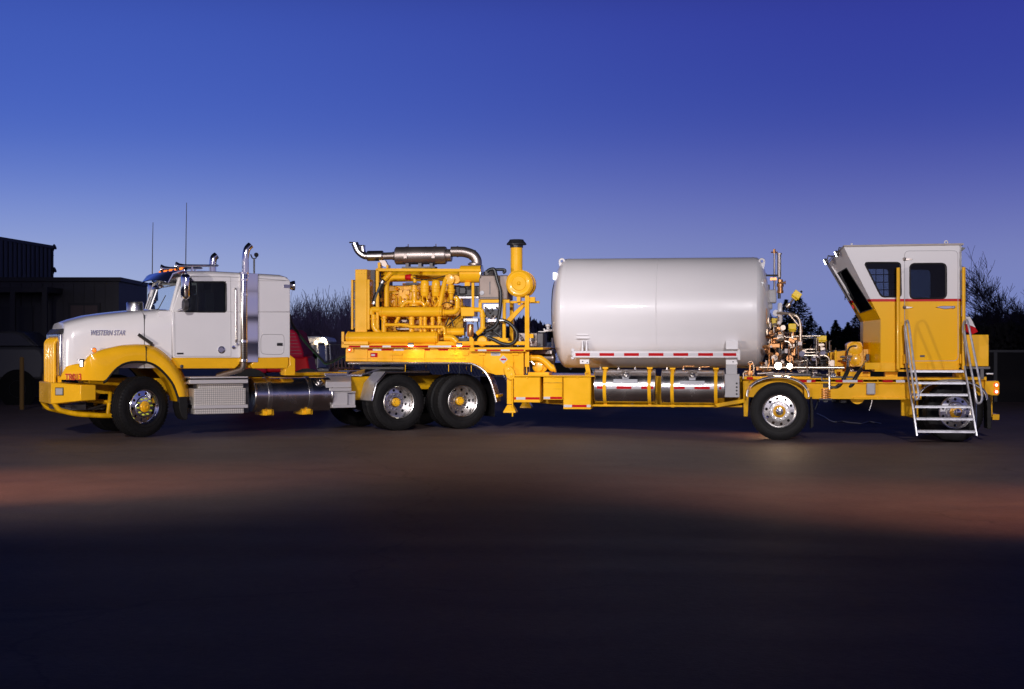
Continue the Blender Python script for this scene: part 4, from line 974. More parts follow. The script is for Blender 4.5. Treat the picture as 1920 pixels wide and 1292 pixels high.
# --- diesel tanks on the trailer
for i, (xa, xb, ya, yb, sx, cap, seg, lx) in enumerate(((1116,1230,692,757.5,(1133,1217),(1173.5,695),[(1119,1131,0),(1138,1156,1),(1156,1184,0),(1184,1202,1),(1202,1225,0)],(1150,1195)), (1241,1359,693,759.5,(1260,1342),(1298,699),[(1264,1284,0),(1284,1302,1),(1302,1331,0),(1331,1347,1),(1349,1352.5,0)],(1275,1321)))):
    tk, r, zc2, u0, u1 = fuel_tank(TL, xa, xb, ya, yb, -.86, tl, sx, YEL, cap, .06)
    # curved reflective strip and label follow the shell
    def patch(pa, pb_, ya_, yb_, name, mt, lift, parent):
        vs = -.86-r; za = P(1200, yb_, vs).z; zb = P(1200, ya_, vs).z; t0 = math.asin(max(-1,min(1,(za-zc2)/r))); t1 = math.asin((zb-zc2)/r); k = 5
        m = M(); ua = P(pa, 725, vs).x; ub_ = P(pb_, 725, vs).x; R = []
        for uu in (ua, ub_):
            R.append([(uu, -.86-(r+lift)*cos(t0+(t1-t0)*j/k), zc2+(r+lift)*sin(t0+(t1-t0)*j/k)) for j in range(k+1)]+[(uu, -.86-(r-.01)*cos(t0+(t1-t0)*j/k), zc2+(r-.01)*sin(t0+(t1-t0)*j/k)) for j in range(k, -1, -1)])
        m.loft(R); return m.build(name, mt, parent)
    for s0, s1, kd in seg: patch(s0, s1, 724.5+i*.0, 729.3, 'reflector_strip', REDT if kd == 0 else WHTT, .004, tk)
    lbq = patch(lx[0], lx[1], 711.5+i*2.5, 719.5+i*2.0, 'fuel_label', DWHT, .003, tk)
    for j in range(2): patch(lx[0]+4+j*6, lx[1]-4-j*8, 713.6+i*2.3+j*2.6, 714.6+i*2.3+j*2.6, 'label_line', GREY, .0045, lbq)
    patch((lx[0]+lx[1])/2-6, (lx[0]+lx[1])/2+6, 704.5+i*3, 710+i*2.5, 'data_plate', DWHT, .003, tk)
    m = M()
    for x in ((1126,1160,1191) if i == 0 else (1251,1282,1312)): q = P(x, ya, -.86); m.lathe((q.x,-.86,zc2+r-.01), (0,0,1), [(0,.03),(.02,.028),(.025,.012),(.05,.012),(.05,0)], 10, caps=False)
    m.build('tank_fitting', ALU, tk)
    if i == 1:
        m = M(); m.bend([P(1281,692,-.9), P(1281,686.5,-.9), P(1302,687,-.9)], .012, .03); m.bend([P(1312,692,-.9), P(1314,688,-.9), P(1330,688,-.9)], .012, .03); m.build('fuel_line', BRASS, tk)
    m = M(); q = P(1186 if i == 0 else 1289, 762, -.86); m.lathe((q.x,-.86,zc2-r-.05), (0,0,1), [(0,.02),(.05,.035),(.06,.035)], 10); m.build('drain_plug', DSTEEL, tk)
m = M(); m.tube(catmull([P(x,y,-.9) for x, y in [(1361,757),(1365,762),(1370,763),(1373,758),(1372,750)]], 4), .012, 6); m.build('drain_hose', HOSE, chm)

# --- wheels of the trailer
def wz(px, py, v): p = P(px, py, v); return p
q = P(1461.3, 771.5, -1.22); GR = -.11
tw = make_wheel('trailer', tl, q.x, -1.07, GR+RT-.004, 1)
wheel_copy(tw, q.x, 1.07, GR+RT-.004, -1)
q2 = P(1789, 776, -1.22); wheel_copy(tw, q2.x, -1.05, GR+RT-.004, 1, 14); wheel_copy(tw, q2.x, 1.05, GR+RT-.004, -1, 14)
for qx in (q.x, q2.x):
    m = M(); m.cyl((qx,-.95,GR+RT),(qx,.95,GR+RT),.065)
    for s in (-1,1): m.box(qx-.45, qx+.1, s*.55-.05, s*.55+.05, .47, .58); m.lathe((qx+.25, s*.5, .48), (0,0,1), [(0,.1),(.03,.12),(.1,.13),(.16,.12),(.2,.1)], 16)
    m.build('axle', DSTEEL, tl, .005)
# arched fenders
def arch(cpx, x0, x1, ytop, yside, v0, v1, parent, mt, name, r=.0):
    a = P(x0, yside, v0); b = P(x1, yside, v0); t_ = P(cpx, ytop, v0)
    cx_ = (a.x+b.x)/2; w_ = (b.x-a.x)/2; h_ = t_.z-a.z
    out = []
    for i in range(25):
        t = pi*i/24; out.append(Vector((cx_-w_*cos(t), v0, a.z+h_*sin(t)**.85)))
    m = M(); th = .02
    R = [[p, Vector((p.x, v1, p.z)), Vector((p.x+(cx_-p.x)*.03, v1, p.z-th)), Vector((p.x+(cx_-p.x)*.03, v0, p.z-th))] for p in out]
    m.loft(R); fo = m.build(name, mt, parent, ang=50)
    m = M(); m.tube([p+Vector((0,.004,0)) for p in out], .017, 8); m.build('fender_trim', ALU, fo); return fo
arch(1458, 1400.5, 1517, 706, 743, -1.22, -.82, tl, ALU, 'wheel_fender')
arch(1786, 1722, 1851, 712.5, 748, -1.22, -.82, tl, ALU, 'wheel_fender')
m = M(); m.pp(TL, [(1393,714),(1412,712),(1404,742),(1402,781),(1394.5,781)], -1.0, -.9); m.build('fender_stay', YELD, tl, .006)
for x0, x1 in ((1520, 1525.5), (1851, 1859)):
    m = M(); m.pp(TL, [(x0-1,745),(x1-3,744),(x1,770),(x1,800 if x0 < 1600 else 804),(x0,804),(x0,770)], -1.2, -.8); m.build('mud_flap', RUB, tl, .006)
m = M()
for x, y in ((1405,729),(1515,730)): m.pp(TL, [(x-2.5,y),(x,y-3),(x+3,y),(x,y+3)], -1.24, -1.2)
m.build('fender_reflector', AMBR := mat('amber_reflector', (.85,.5,.1), .3), tl)

# ================================================================== ENGINE MODULE
eng = None
m = M()
VE = -.95
# skid / base
m.pb(TL, 645, 640, 985, 647, -1.0, 1.0)
eng = m.build('engine', YEL, tl, .008, label='yellow diesel engine module with radiator, coolers and pipework')
# radiator stack
m = M(); m.pb(TL, 665.7, 505, 688, 623, VE, .95); rad = m.build('radiator', YEL, eng, .01)
m = M(); m.pb(TL, 658.2, 524.5, 662, 618, VE, .95); m.pb(TL, 688.3, 524, 693, 618, VE, .95); m.build('radiator_frame', YEL, rad, .006)
m = M(); m.pb(TL, 662, 527, 665.7, 616, VE+.04, .92); m.pb(TL, 688, 506, 703, 620, VE+.3, .85); m.build('radiator_core', DSTEEL, rad)
m = M()
for x in (669,673,678,684):
    for y in (508, 513): m.lathe(P(x,y,VE), (0,-1,0), [(0,.008),(.006,.008),(.007,0)], 8)
for y in (528,545,562,580,598,614): m.lathe(P(664.5,y,VE), (0,-1,0), [(0,.010),(.006,.008),(.007,0)], 8)
m.build('radiator_bolts', YELD, rad)
# open frame
m = M()
for v in (-.95, .80):
    m.prism([P(704.5,503,v), P(901,504,v), P(901,509.5,v), P(704.5,508.5,v)], (0,.08,0))
    m.prism([P(704.5,505,v), P(710,505,v), P(710,640,v), P(704.5,640,v)], (0,.08,0))
    m.prism([P(884,530,v), P(889,530,v), P(889,576,v), P(884,576,v)], (0,.06,0))
for x in (707, 780, 860, 886): q = P(x, 506, -.87); m.box(q.x-.03, q.x+.03, -.868, .798, q.z-.025, q.z+.02)
m.pb(TL, 708, 492, 713, 503, -.4, -.2); m.pb(TL, 724, 497, 728, 503, -.4, -.2)
m.build('engine_frame', YEL, eng, .006)
# block behind: long body, heads with ribs, oil pan
VB = -.42
m = M()
m.pb(TL, 715, 546, 868, 575, VB, .45); m.pb(TL, 718, 535, 862, 547, VB+.06, .4); m.pb(TL, 720, 598, 862, 622, VB+.04, .4); m.pb(TL, 712, 575, 872, 598, VB-.02, .42); m.pb(TL, 735, 622, 850, 640, VB+.1, .3)
blk = m.build('engine_block', YELP, eng, .02)
m = M(); rnd = random.Random(5)
for i in range(6):
    x = 724+i*22.5; m.pb(TL, x, 548, x+17, 560, VB-.07, VB); m.lathe(P(x+8, 567, VB-.02), (0,-1,0), [(-.02,.07),(.05,.07),(.06,.05),(.06,0)], 18, caps=False); m.pb(TL, x+2, 578, x+15, 594, VB-.05, VB)
    m.bend([P(x+4,556,VB-.08), P(x+4,566,VB-.13), P(x+10,574,VB-.13)], .022, .04, 8); m.bend([P(x+14,552,VB-.05), P(x+19,556,VB-.1), P(x+19,572,VB-.1)], .016, .03, 8)
for i in range(90):
    x = rnd.uniform(716, 866); y = rnd.uniform(538, 634); s = rnd.uniform(.012, .035)
    if rnd.random() < .5: m.lathe(P(x,y,VB), (0,-1,0), [(-.02,s),(.04+rnd.random()*.08,s),(.05+rnd.random()*.08,s*.6),(.1,0)], 8, caps=False)
    else: q = P(x,y,VB); w1 = rnd.uniform(.02,.08); h1 = rnd.uniform(.015,.05); m.box(q.x-w1, q.x+w1, VB-.05-rnd.random()*.05, VB+.02, q.z-h1, q.z+h1)
m.build('block_details', YELP, blk, .005)
def pipes(name, lst, mt, parent, **k):
    m = M()
    for pl, r, rad_ in lst: m.bend([P(*q) for q in pl], r, rad_, 16)
    return m.build(name, mt, parent, **k)
def fl(m, p, d, r, w=.03): m.lathe(p, d, [(-w/2,r*.6),(-w/2,r),(w/2,r),(w/2,r*.6)], 24)
def pipe_obj(name, pl, r, rad_, mt, parent, flanges=()):
    m = M(); pts = [P(*q) for q in pl]; m.bend(pts, r, rad_, 18)
    for i, t in flanges:
        a, b = pts[i], pts[i+1]; fl(m, a*(1-t)+b*t, (b-a), r*1.35)
    return m.build(name, mt, parent, ang=40)
# coolers
def cooler(xa, xb, yc, r, v, parent, name='heat_exchanger', capL=True):
    a = P(xa, yc, v); b = P(xb, yc, v); Lg = b.x-a.x
    m = M(); m.lathe(a, (1,0,0), [(-.05,0),(-.045,r*.6),(-.02,r*.92),(0,r*.95),(0,r*1.12),(.025,r*1.12),(.025,r),(Lg-.025,r),(Lg-.025,r*1.12),(Lg,r*1.12),(Lg,r*.95),(Lg+.03,r*.9),(Lg+.05,r*.5),(Lg+.055,0)], 40, caps=False)
    return m.build(name, YEL, parent, ang=30)
cooler(715, 826, 585, .094, -.93, eng)
cooler(653, 818, 633.5, .115, -.98, eng)
pipe_obj('coolant_pipe', [(833,633,-.98),(848,633,-.98),(857,642,-.98)], .06, .08, YEL, eng)
pipe_obj('coolant_pipe', [(834,623,-.80),(871,622,-.80)], .075, .05, YEL, eng, ((0,.05),))
m = M(); m.pb(TL, 640, 622, 645, 649, -1.1, -1.06); m.pb(TL, 640, 640, 690, 646, -1.1, -1.0); m.build('cooler_bracket', YEL, eng, .004)
pipe_obj('coolant_pipe', [(697,590,-.93),(697,580,-.93),(713,581,-.93)], .055, .06, YEL, eng)
pipe_obj('coolant_pipe', [(725,575,-.80),(725,520,-.80),(760,520,-.80)], .048, .16, YEL, eng, ((0,.95),))
pipe_obj('coolant_pipe', [(733,512,-.85),(720,525,-.90)], .05, .04, YEL, eng)
m = M(); m.tube(catmull([P(719.5,526,-.9), P(713,538,-.9), P(707,552,-.9), P(701,570,-.9)], 5), .055, 18); hs = m.build('coolant_hose', HOSE, eng)
m = M()
for (x, y, dx, dy) in ((718,529,-.45,-.9),(702,568,-.3,-.95)):
    p = P(x,y,-.9); fl(m, p, (dx,0,dy), .062, .05)
m.build('hose_clamp', ALU, hs)
m = M(); m.lathe(P(761,520,-.80), (1,0,0), [(0,.052),(.03,.06),(.03,.05),(.06,.05),(.06,.06),(.10,.06),(.10,.05)], 20); m.build('pipe_coupling', RED, eng)
pipe_obj('coolant_pipe', [(770,520,-.8),(778,520,-.8),(778,531,-.8),(774,536,-.8)], .034, .05, YEL, eng)
# pump tower centre
m = M(); c = P(777, 0, -.8).x
def zz(y, v=-.8): return P(777, y, v).z
m.lathe((c,-.8,zz(574)), (0,0,1), [(0,.10),(.03,.10),(.05,.055),(zz(561)-zz(574),.055),(zz(560)-zz(574),.05),(zz(548)-zz(574),.05),(zz(547)-zz(574),.09),(zz(543)-zz(574),.09),(zz(542)-zz(574),.055),(zz(537)-zz(574),.055),(zz(536)-zz(574),.07),(zz(533)-zz(574),.07),(zz(532)-zz(574),.04)], 24)
m.bend([(c-.04,-.8,zz(566)),(c-.16,-.8,zz(566)),(c-.25,-.8,zz(576))], .04, .08); m.bend([(c+.04,-.8,zz(566)),(c+.14,-.8,zz(566)),(c+.22,-.8,zz(576))], .04, .08)
fl(m, (c-.13,-.8,zz(566)), (1,0,0), .065); fl(m, (c+.12,-.8,zz(566)), (1,0,0), .065)
m.build('thermostat_housing', YELP, eng, ang=40)
m = M(); m.tube([P(755,533,-.85), P(762,533,-.85)], .022, 10); m.tube([P(783,533,-.85), P(788,533,-.85)], .022, 10); m2 = m.build('fuel_line', BRASS, eng); m = M(); m.tube([P(761,532.5,-.85), P(785,532.5,-.85)], .027, 12); m.build('fuel_hose', DSTEEL, eng)
# filter cans
for x in (796.5, 817.5):
    p = P(x, 555, -.82); z1 = P(x,525,-.82).z-p.z
    m = M(); m.lathe(p, (0,0,1), [(-.03,.03),(-.01,.055),(.0,.075),(.06,.08),(.07,.086),(.085,.086),(.09,.08),(z1*.45,.08),(z1*.45+.008,.086),(z1*.6,.086),(z1*.6+.008,.08),(z1-.05,.08),(z1-.01,.06),(z1,.03),(z1,0)], 28, caps=False); fo = m.build('fuel_filter', YEL, eng, ang=30)
    m = M(); m.bend([P(x+3,556,-.85), P(x+5,563,-.88), P(x-1,575,-.88)], .014, .04, 8); m.bend([P(x-4,556,-.85), P(x-5,562,-.88), P(x-2,566,-.86)], .014, .03, 8); m.build('filter_line', YEL, fo)
# water pump with its slanting pipe
pipe_obj('coolant_pipe', [(837,523,-.85),(834,528,-.85),(824,576,-.85)], .045, .1, YEL, eng)
m = M(); m.lathe(P(843,524,-.85), (0,-1,0), [(-.15,.10),(0,.105),(.02,.095),(.03,.05),(.03,0)], 28, caps=False); m.lathe(P(855,524,-.8), (0,-1,0), [(-.15,.08),(0,.085),(.02,.075),(.02,0)], 24, caps=False)
for i in range(8):
    a = 2*pi*i/8; q = P(843,524,-.85); m.lathe(q+Vector((.085*cos(a),0,.085*sin(a))), (0,-1,0), [(0,.012),(.03,.012),(.03,0)], 8, caps=False)
m.build('water_pump', YELP, eng, ang=35)
m = M(); q = P(846,572,-.8)
def za(y): return P(846, y, -.8).z
m.lathe((q.x,-.8,za(563)), (0,0,1), [(0,.02),(.01,.035),(za(551)-za(563),.045),(za(550)-za(563),.065),(za(547)-za(563),.065),(za(546)-za(563),.075),(za(543)-za(563),.075),(za(541)-za(563),.055),(za(534)-za(563),.06)], 20); m.build('valve_body', YEL, eng, ang=35)
# vertical legs between coolers, small line
for x, w_ in ((707,.055),(720,.05),(772,.05),(789,.03),(797,.035),(823,.03),(811,.035)):
    m = M(); m.bend([P(x-(6 if x == 707 else 0),590 if x==707 else 594,-.93), P(x-(6 if x == 707 else 0),616,-.93), P(x+(6 if x == 707 else 0),626,-.93)] if x == 707 else [P(x,592,-.90 if x > 730 else -.93), P(x,626,-.90 if x > 730 else -.95)], w_, .08)
    fl(m, P(x-(6 if x==707 else 0), 598, -.90 if x > 730 else -.93), (0,0,1), w_*1.3, .02); m.build('riser_pipe', YEL, eng, ang=40)
pipe_obj('riser_pipe', [(749,592,-.9),(742,606,-.9)], .035, .04, YEL, eng)
pipe_obj('oil_line', [(722,609,-1.0),(760,609,-1.0),(770,613,-1.0),(832,613,-1.0),(834,620,-1.0),(834,630,-1.0)], .028, .06, YEL, eng, ((0,.1),(4,.5)))
m = M(); 
for x in (721, 824): m.lathe(P(x,594,-1.0), (0,0,-1), [(0,.05),(.03,.05),(.035,.03),(.07,.03),(.075,.045),(.10,.045),(.10,.03),(.13,.03)], 18)
m.build('drain_valve', YEL, eng, ang=35)
m = M(); m.pb(TL, 748, 598, 768, 606, -.55, -.3); m.pb(TL, 742, 614, 770, 620, -.55, -.3); m.build('starter_motor', STEEL, eng, .02)
pipe_obj('coolant_pipe', [(827,586,-.9),(853,585,-.9),(858,578,-.9),(858,561,-.9),(853,558,-.9)], .05, .08, YEL, eng, ((0,.2),(2,.1)))
m = M(); m.pb(TL, 864, 576, 889, 593, -.95, -.55); m.build('bracket', YEL, eng, .01)
pipe_obj('coolant_pipe', [(876,580,-.9),(903,581,-.9),(905,590,-.9),(905,618,-.9),(894,626,-.9)], .045, .1, YEL, eng, ((2,.1),(2,.9)))
m = M(); m.pb(TL, 836, 592, 868, 625, -.55, -.35); m.build('back_plate', YELD, eng)
m = M()
for pl in ([(838,612),(860,592),(872,588)],[(846,596),(850,612)],[(871,602),(872,640)],[(895,603),(897,620),(890,640)],[(842,595),(836,610)]): m.bend([P(x,y,-.85) for x, y in pl], .012, .05, 8)
m.tube(catmull([P(x,y,-.9) for x, y in [(828,571),(838,567),(850,571),(858,574)]], 4), .010, 6)
m.tube(catmull([P(x,y,-.9) for x, y in [(774,519),(790,524),(812,523),(835,517)]], 4), .009, 6)
m.build('wiring', HOSE, eng)
# copper filter, black housing etc.
p = P(882, 632, -1.0); m = M(); m.lathe(p, (0,0,1), [(0,.02),(.01,.05),(.03,.06),(.22,.06),(.24,.05)], 20); co = m.build('oil_filter', BRASS, eng)
m = M(); m.pb(TL, 869, 597, 896, 603, -1.0, -.8); m.lathe(P(887,603,-1.0), (0,-1,0), [(-.02,.02),(.04,.02),(.05,.01)], 10); m.lathe(P(873,601,-1.0), (0,-1,0), [(-.02,.015),(.03,.015),(.05,.01)], 10); m.build('filter_head', ALU, co, .004)
m = M(); m.pb(TL, 880, 632, 886, 635, -1.02, -.98); m.pb(TL, 880, 643-8, 888, 652, -1.06, -.98); m.build('filter_base', YEL, co)
m = M(); m.pb(TL, 851, 536, 900, 556, -.6, .2); m.pb(TL, 860, 538, 874, 552, -.66, -.5); m.build('control_housing', BLK, eng, .02)
m = M(); m.pb(TL, 850, 556, 897, 559.5, -.7, -.4); m.build('steel_rail', ALU, eng)
# exhaust collector box and transverse yellow drum
a = P(862.5, 514, -.8); b = P(901.5, 514, -.8); r_ = .163
m = M(); m.lathe((a.x,-.75,a.z), (1,0,0), [(-.0,0),(0,r_*.9),(.01,r_),(b.x-a.x-.0,r_),(b.x-a.x,0)], 40, caps=False); m.pb(TL, 871, 529, 881, 536, -.9, -.7); dm = m.build('expansion_tank', YEL, eng, ang=30)
m = M(); m.lathe((b.x+.002,-.75,a.z), (1,0,0), [(0,0),(0,r_+.01),(.02,r_+.01),(.02,0)], 40, caps=False); m.build('tank_flange', ALU, dm)
m = M(); m.tube([P(716.5,519,-.3), P(862,517,-.3)], .10, 24); m.build('exhaust_manifold', YELD, eng)
# exhaust: elbow, silencers
VX = -.3
e0 = [P(x,y,VX) for x, y in [(894,496),(893,487),(886,478),(872,473),(858,472),(846,472)]]
m = M(); m.tube(catmull(e0, 5), .098, 24); m.lathe(P(890,497,VX), (0,0,1), [(0,.13),(.03,.13),(.03,.11),(.05,.10)], 24)
for p in (e0[2], e0[4]): m.band(p, (1,0,.3 if p is e0[2] else 0) if p is e0[4] else (.8,0,-.5), .106, .09, .02, 24)
ex = m.build('exhaust_pipe', STEEL, eng, ang=35)
c = P(741.5, 479.7, VX); Lm = P(837,480,VX).x-c.x
m = M(); m.lathe(c, (1,0,0), [(-.01,.08),(.0,.145),(.02,.17),(Lm-.03,.17),(Lm,.155),(Lm,.12),(Lm+.10,.12),(Lm+.10,.08)], 44, caps=True); mu = m.build('muffler', STEEL, ex, ang=30)
m = M()
for f in (.235, .6, .78): m.band((c.x+Lm*f, VX, c.z), (1,0,0), .178 if f != .6 else .173, .165, .05 if f != .6 else .012, 44)
for f in (.235, .78): q = c.x+Lm*f; m.box(q-.03, q+.03, VX-.2, VX-.16, c.z-.06, c.z+.0); m.tube([(q+.02, VX-.02, c.z+.17), (q+.02, VX-.02, c.z+.22)], .01, 6)
m.build('muffler_band', STEEL, mu)
m = M(); m.box(c.x+Lm*.15, c.x+Lm*.8, VX-.12, VX+.12, c.z-.245, c.z-.215)
for f in (.25, .5, .72): m.box(c.x+Lm*f-.03, c.x+Lm*f+.03, VX-.1, VX+.1, c.z-.215, c.z-.15)
m.build('muffler_saddle', DSTEEL, mu)
m = M(); q0 = P(719, 480.5, VX); m.tube([q0, c+Vector((.0,0,0))], .072, 24); m.band(P(738,480,VX), (1,0,0), .082, .06, .03, 24); m.build('exhaust_joint', STEEL, ex)
q0 = P(688, 480, VX); q1 = P(719, 480, VX); m = M(); m.lathe(q0, (1,0,0), [(0,.07),(.01,.095),(.03,.10),(q1.x-q0.x-.02,.10),(q1.x-q0.x,.085),(q1.x-q0.x,0)], 32); m.build('spark_arrestor', ALU, ex, ang=30)
m = M(); m.tube(catmull([P(690,480,VX), P(682,479,VX), P(672,471,VX), P(667,461,VX), P(665,456,VX)], 5), .068, 20)
m.tube(catmull([P(684,480,VX+.02), P(681,472,VX+.02), P(680,462,VX+.02)], 4), .05, 18); m.build('exhaust_tip', ALU, ex)
m = M()
for x, y, r in ((663,455.3,.075),(680,461,.055)): m.lathe(P(x,y,VX), (.12,0,1), [(0,r),(.01,r*1.05),(.014,0)], 20, caps=False); m.tube([P(x-8,y-.5,VX), P(x+3,y-.5,VX)], .014, 6)
m.build('rain_flap', DSTEEL, ex)
m = M(); m.prism([P(711,488,VX-.05), P(722,488,VX-.05), P(730,503,VX-.05), P(716,498,VX-.05)], (0,.1,0)); m.build('exhaust_bracket', STEEL, ex)
# hydraulic reservoir
m = M(); m.pb(TL, 898, 516, 936, 562, -.9, -.2); m.pb(TL, 936.2, 516, 952, 562, -.88, -.22); rs = m.build('reservoir', mat('brushed_brown_steel', (.24,.19,.165), .5, .4, var=.1), eng, .02)
m = M(); m.pb(TL, 909, 507, 925, 516, -.8, -.6); m.lathe(P(912,516,-.7), (0,0,1), [(0,.06),(.06,.06),(.07,.03)], 16); m.lathe(P(921,516,-.6), (0,0,1), [(0,.05),(.08,.05),(.09,.03)], 16); m.build('reservoir_cap', DSTEEL, rs, .006)
m = M(); m.lathe(P(903.7,549.3,-.9), (0,-1,0), [(0,.042),(.015,.042),(.02,.02),(.02,0)], 20, caps=False); m.build('level_gauge', DWHT, rs)
m = M(); m.pb(TL, 917.5, 528, 919.5, 552, -.905, -.9); m.pb(TL, 899, 557, 935, 558.5, -.92, -.9); m.build('reservoir_seam', DSTEEL, rs)
m = M(); m.pb(TL, 897, 561.8, 955, 568, -.92, -.84); m.pb(TL, 897, 561.8, 903, 580, -.92, -.84); m.pb(TL, 942, 562, 948, 640, -.92, -.84); m.pb(TL, 955.5, 566, 962, 650, -.3, -.15)
m.pb(TL, 955, 564.3, 1011, 568.6, -.80, -.72); m.pb(TL, 955, 564.3, 990, 568, .0, .08)
m.prism([P(948,600,-.7), P(955,606,-.7), P(988,570,-.7), P(981,568,-.7)], (0,.07,0)); m.pb(TL, 936, 634, 952, 643, -1.0, -.8)
m.build('support_frame', YEL, eng, .006)
m = M(); m.pb(TL, 984, 554, 992, 656, -1.05, -.95); m.pb(TL, 986.5, 554, 988.3, 700, -1.058, -1.05); m.pb(TL, 992, 626, 1000, 634, -1.02, -.95); m.pb(TL, 984, 651, 992, 688, -1.05, -1.0); m.pb(TL, 992,557,1003,567,-1.0,-.9); m.build('support_post', YEL, eng, .004)
# valve manifold blocks
m = M(); m.pb(TL, 906, 570, 938, 580, -.85, -.65); m.pb(TL, 914, 598, 936, 604, -.95, -.7); vb = m.build('valve_block', ALU, eng, .006)
m = M()
for x, y in ((914.5,580),(923,580),(932,577),(911,577)): m.lathe(P(x,y,-.85), (0,-1,0), [(0,.022),(.05,.02),(.05,.0)], 12, caps=False)
for x in (911,919,927,935): m.lathe(P(x,573,-.85), (0,-1,0), [(0,.008),(.01,.008),(.01,0)], 8)
m.pb(TL, 909, 581, 934, 596, -.8, -.5); m.pb(TL, 906, 604, 940, 632, -.7, -.3)
m.build('solenoid_valve', BLK, vb, .01)
m = M(); rnd = random.Random(8)
for i in range(26):
    x = rnd.uniform(907,937); y = rnd.uniform(582,615); p = P(x,y,-.82); m.lathe(p, (rnd.uniform(-.4,.4),-1,rnd.uniform(-.5,.5)), [(-.05,.012),(.03,.012),(.03,.018),(.05,.018),(.05,0)], 8)
m.build('hydraulic_fitting', STEEL, vb)
def hose(pl, v, r, name='hydraulic_hose', parent=eng, mt=HOSE, k=6):
    m = M(); m.tube(catmull([P(*(q if len(q) == 3 else (q[0], q[1], v))) for q in pl], k), r, 12); return m.build(name, mt, parent)
hose([(913,510),(918,506),(926,505),(929,512),(933,528),(938,544),(939,558),(938,575),(936,592),(932,606),(924,615),(912,620)], -1.02, .034)
hose([(926,506),(936,505.5),(945,506),(947,509),(943,512)], -.95, .028)
h_ = hose([(937,601),(945,601.5),(955,606),(964,615),(969,625),(968,636),(961,644),(950,646),(938,643),(926,637),(915,633)], -1.02, .033)
m = M(); m.lathe(P(936.5,601,-1.02), (1,0,0), [(0,.02),(.0,.038),(.09,.038),(.09,.03)], 16); m.build('hose_end', ALU, h_)
hose([(890,634),(880,640),(868,645),(858,642)], -.95, .03); hose([(905,632),(893,640),(880,644),(869,646)], -.9, .025)
hose([(921,620),(930,624),(940,633),(942,640)], -.9, .02)
m = M(); m.lathe(P(899,640,-.9), (1,0,0), [(0,0),(.0,.07),(.06,.075),(.14,.07),(.16,0)], 24, caps=False); m.lathe(P(904,640,-.95), (0,-1,0), [(-.2,.10),(.0,.10),(.02,.08),(.02,0)], 28, caps=False); m.pb(TL, 920, 632, 940, 646, -.9, -.6); m.build('hydraulic_pump', YELP, eng, .006)
m = M(); m.pb(TL, 858, 634, 880, 646, -.9, -.3); m.build('sump', BLK, eng)
# air cleaner: drum facing the viewer, intake pipe and rain cap
c = P(973.3, 531.5, -.92); ra = .248
m = M(); m.lathe(c, (0,1,0), [(-.04,0),(-.04,ra*.5),(-.025,ra*.56),(-.025,ra*.62),(-.03,ra*.66),(-.03,ra*.86),(-.01,ra*.92),(0,ra*.98),(.02,ra),(.55,ra),(.57,ra*.96),(.57,0)], 48, caps=False); ac = m.build('air_cleaner', YEL, eng, ang=28)
m = M(); m.band((c.x, c.y+.06, c.z), (0,1,0), ra+.008, ra-.01, .03, 48); m.band((c.x, c.y+.4, c.z), (0,1,0), ra+.008, ra-.01, .03, 48); m.lathe((c.x,c.y-.04,c.z), (0,-1,0), [(0,.04),(.015,.03),(.03,.012),(.03,0)], 16, caps=False); m.build('cleaner_band', YEL, ac)
x0 = P(968.5, 486, -.62); zb1 = P(968.5, 512, -.62).z; zt1 = P(968.5, 464.5, -.62).z; rp = .112
m = M(); m.lathe((x0.x,-.62,zb1-.06), (0,0,1), [(0,rp),(zt1-zb1+.06,rp)], 36); m.build('intake_pipe', YEL, ac)
zt2 = P(968.5, 449, -.62).z
m = M(); m.lathe((x0.x,-.62,zt1), (0,0,1), [(0,rp+.004),(.0,rp+.01),(.05,rp+.012),(.052,.185),(.07,.187),(.10,.165),(.125,.14),(zt2-zt1-.004,.13),(zt2-zt1,.10),(zt2-zt1+.004,0)], 40, caps=False); m.build('rain_cap', BLK, ac, ang=30)
m = M(); m.pb(TL, 969, 556, 975.5, 566, -.9, -.7); m.pb(TL, 971,568,976,572,-.8,-.7); m.build('cleaner_foot', YEL, ac)
# control box on the deck, pump behind the gooseneck
m = M(); m.pb(TL, 972, 624, 1007, 650, -.3, .35); jb = m.build('equipment_box', STEEL, eng, .01)
m = M(); m.pb(TL, 1007.2, 625, 1018, 650, -.27, .32); m.build('box_side_panel', DSTEEL, jb, .006)
m = M(); m.tube([P(994,625,-.5), P(1003,632,-.5)], .014, 6); m.pb(TL, 996,629,1002,640,-.5,-.4); m.build('toggle_latch', DSTEEL, jb)
pm_ = M(); c = P(1008, 688, -.8); pm_.lathe(c, (0,-1,0), [(-.25,.05),(-.2,.10),(-.06,.105),(-.05,.09),(-.03,.088),(-.02,.05),(-.02,0)], 32, caps=False)
pm_.lathe(c+Vector((.07,0,0)), (0,-1,0), [(-.3,.09),(-.1,.10),(-.08,.06),(-.08,0)], 24, caps=False)
pump = pm_.build('centrifugal_pump', YELP, tl, ang=35)
pipe_obj('suction_pipe', [(990,671,-.78),(1012,671,-.78),(1022,678,-.78),(1036,692,-.78),(1041,690,-.78)], .06, .1, YEL, pump, ((0,.3),(3,.6)))
m = M(); m.pb(TL, 990, 698, 1029, 703.3, -1.0, -.5); m.build('pump_base', YEL, pump, .004)
m = M(); m.tube([P(996,678,-.85), P(1002,684,-.85)], .035, 12); m.tube([P(992.5,685,-.9), P(992.5,698,-.9)], .012, 6); m.build('seal_fitting', ALU, pump)
m = M(); m.pb(TL, 982.5, 660, 991, 703, -.9, .5); m.build('pump_shroud', BLK, pump)
m = M(); m.pb(TL, 992, 657, 1035, 664, -.3, .4); m.lathe(P(1018,672,0), (1,0,0), [(-.3,.0),(-.28,.14),(.22,.14),(.25,0)], 24, caps=False); m.build('hydraulic_cooler', STEEL, pump, .006)
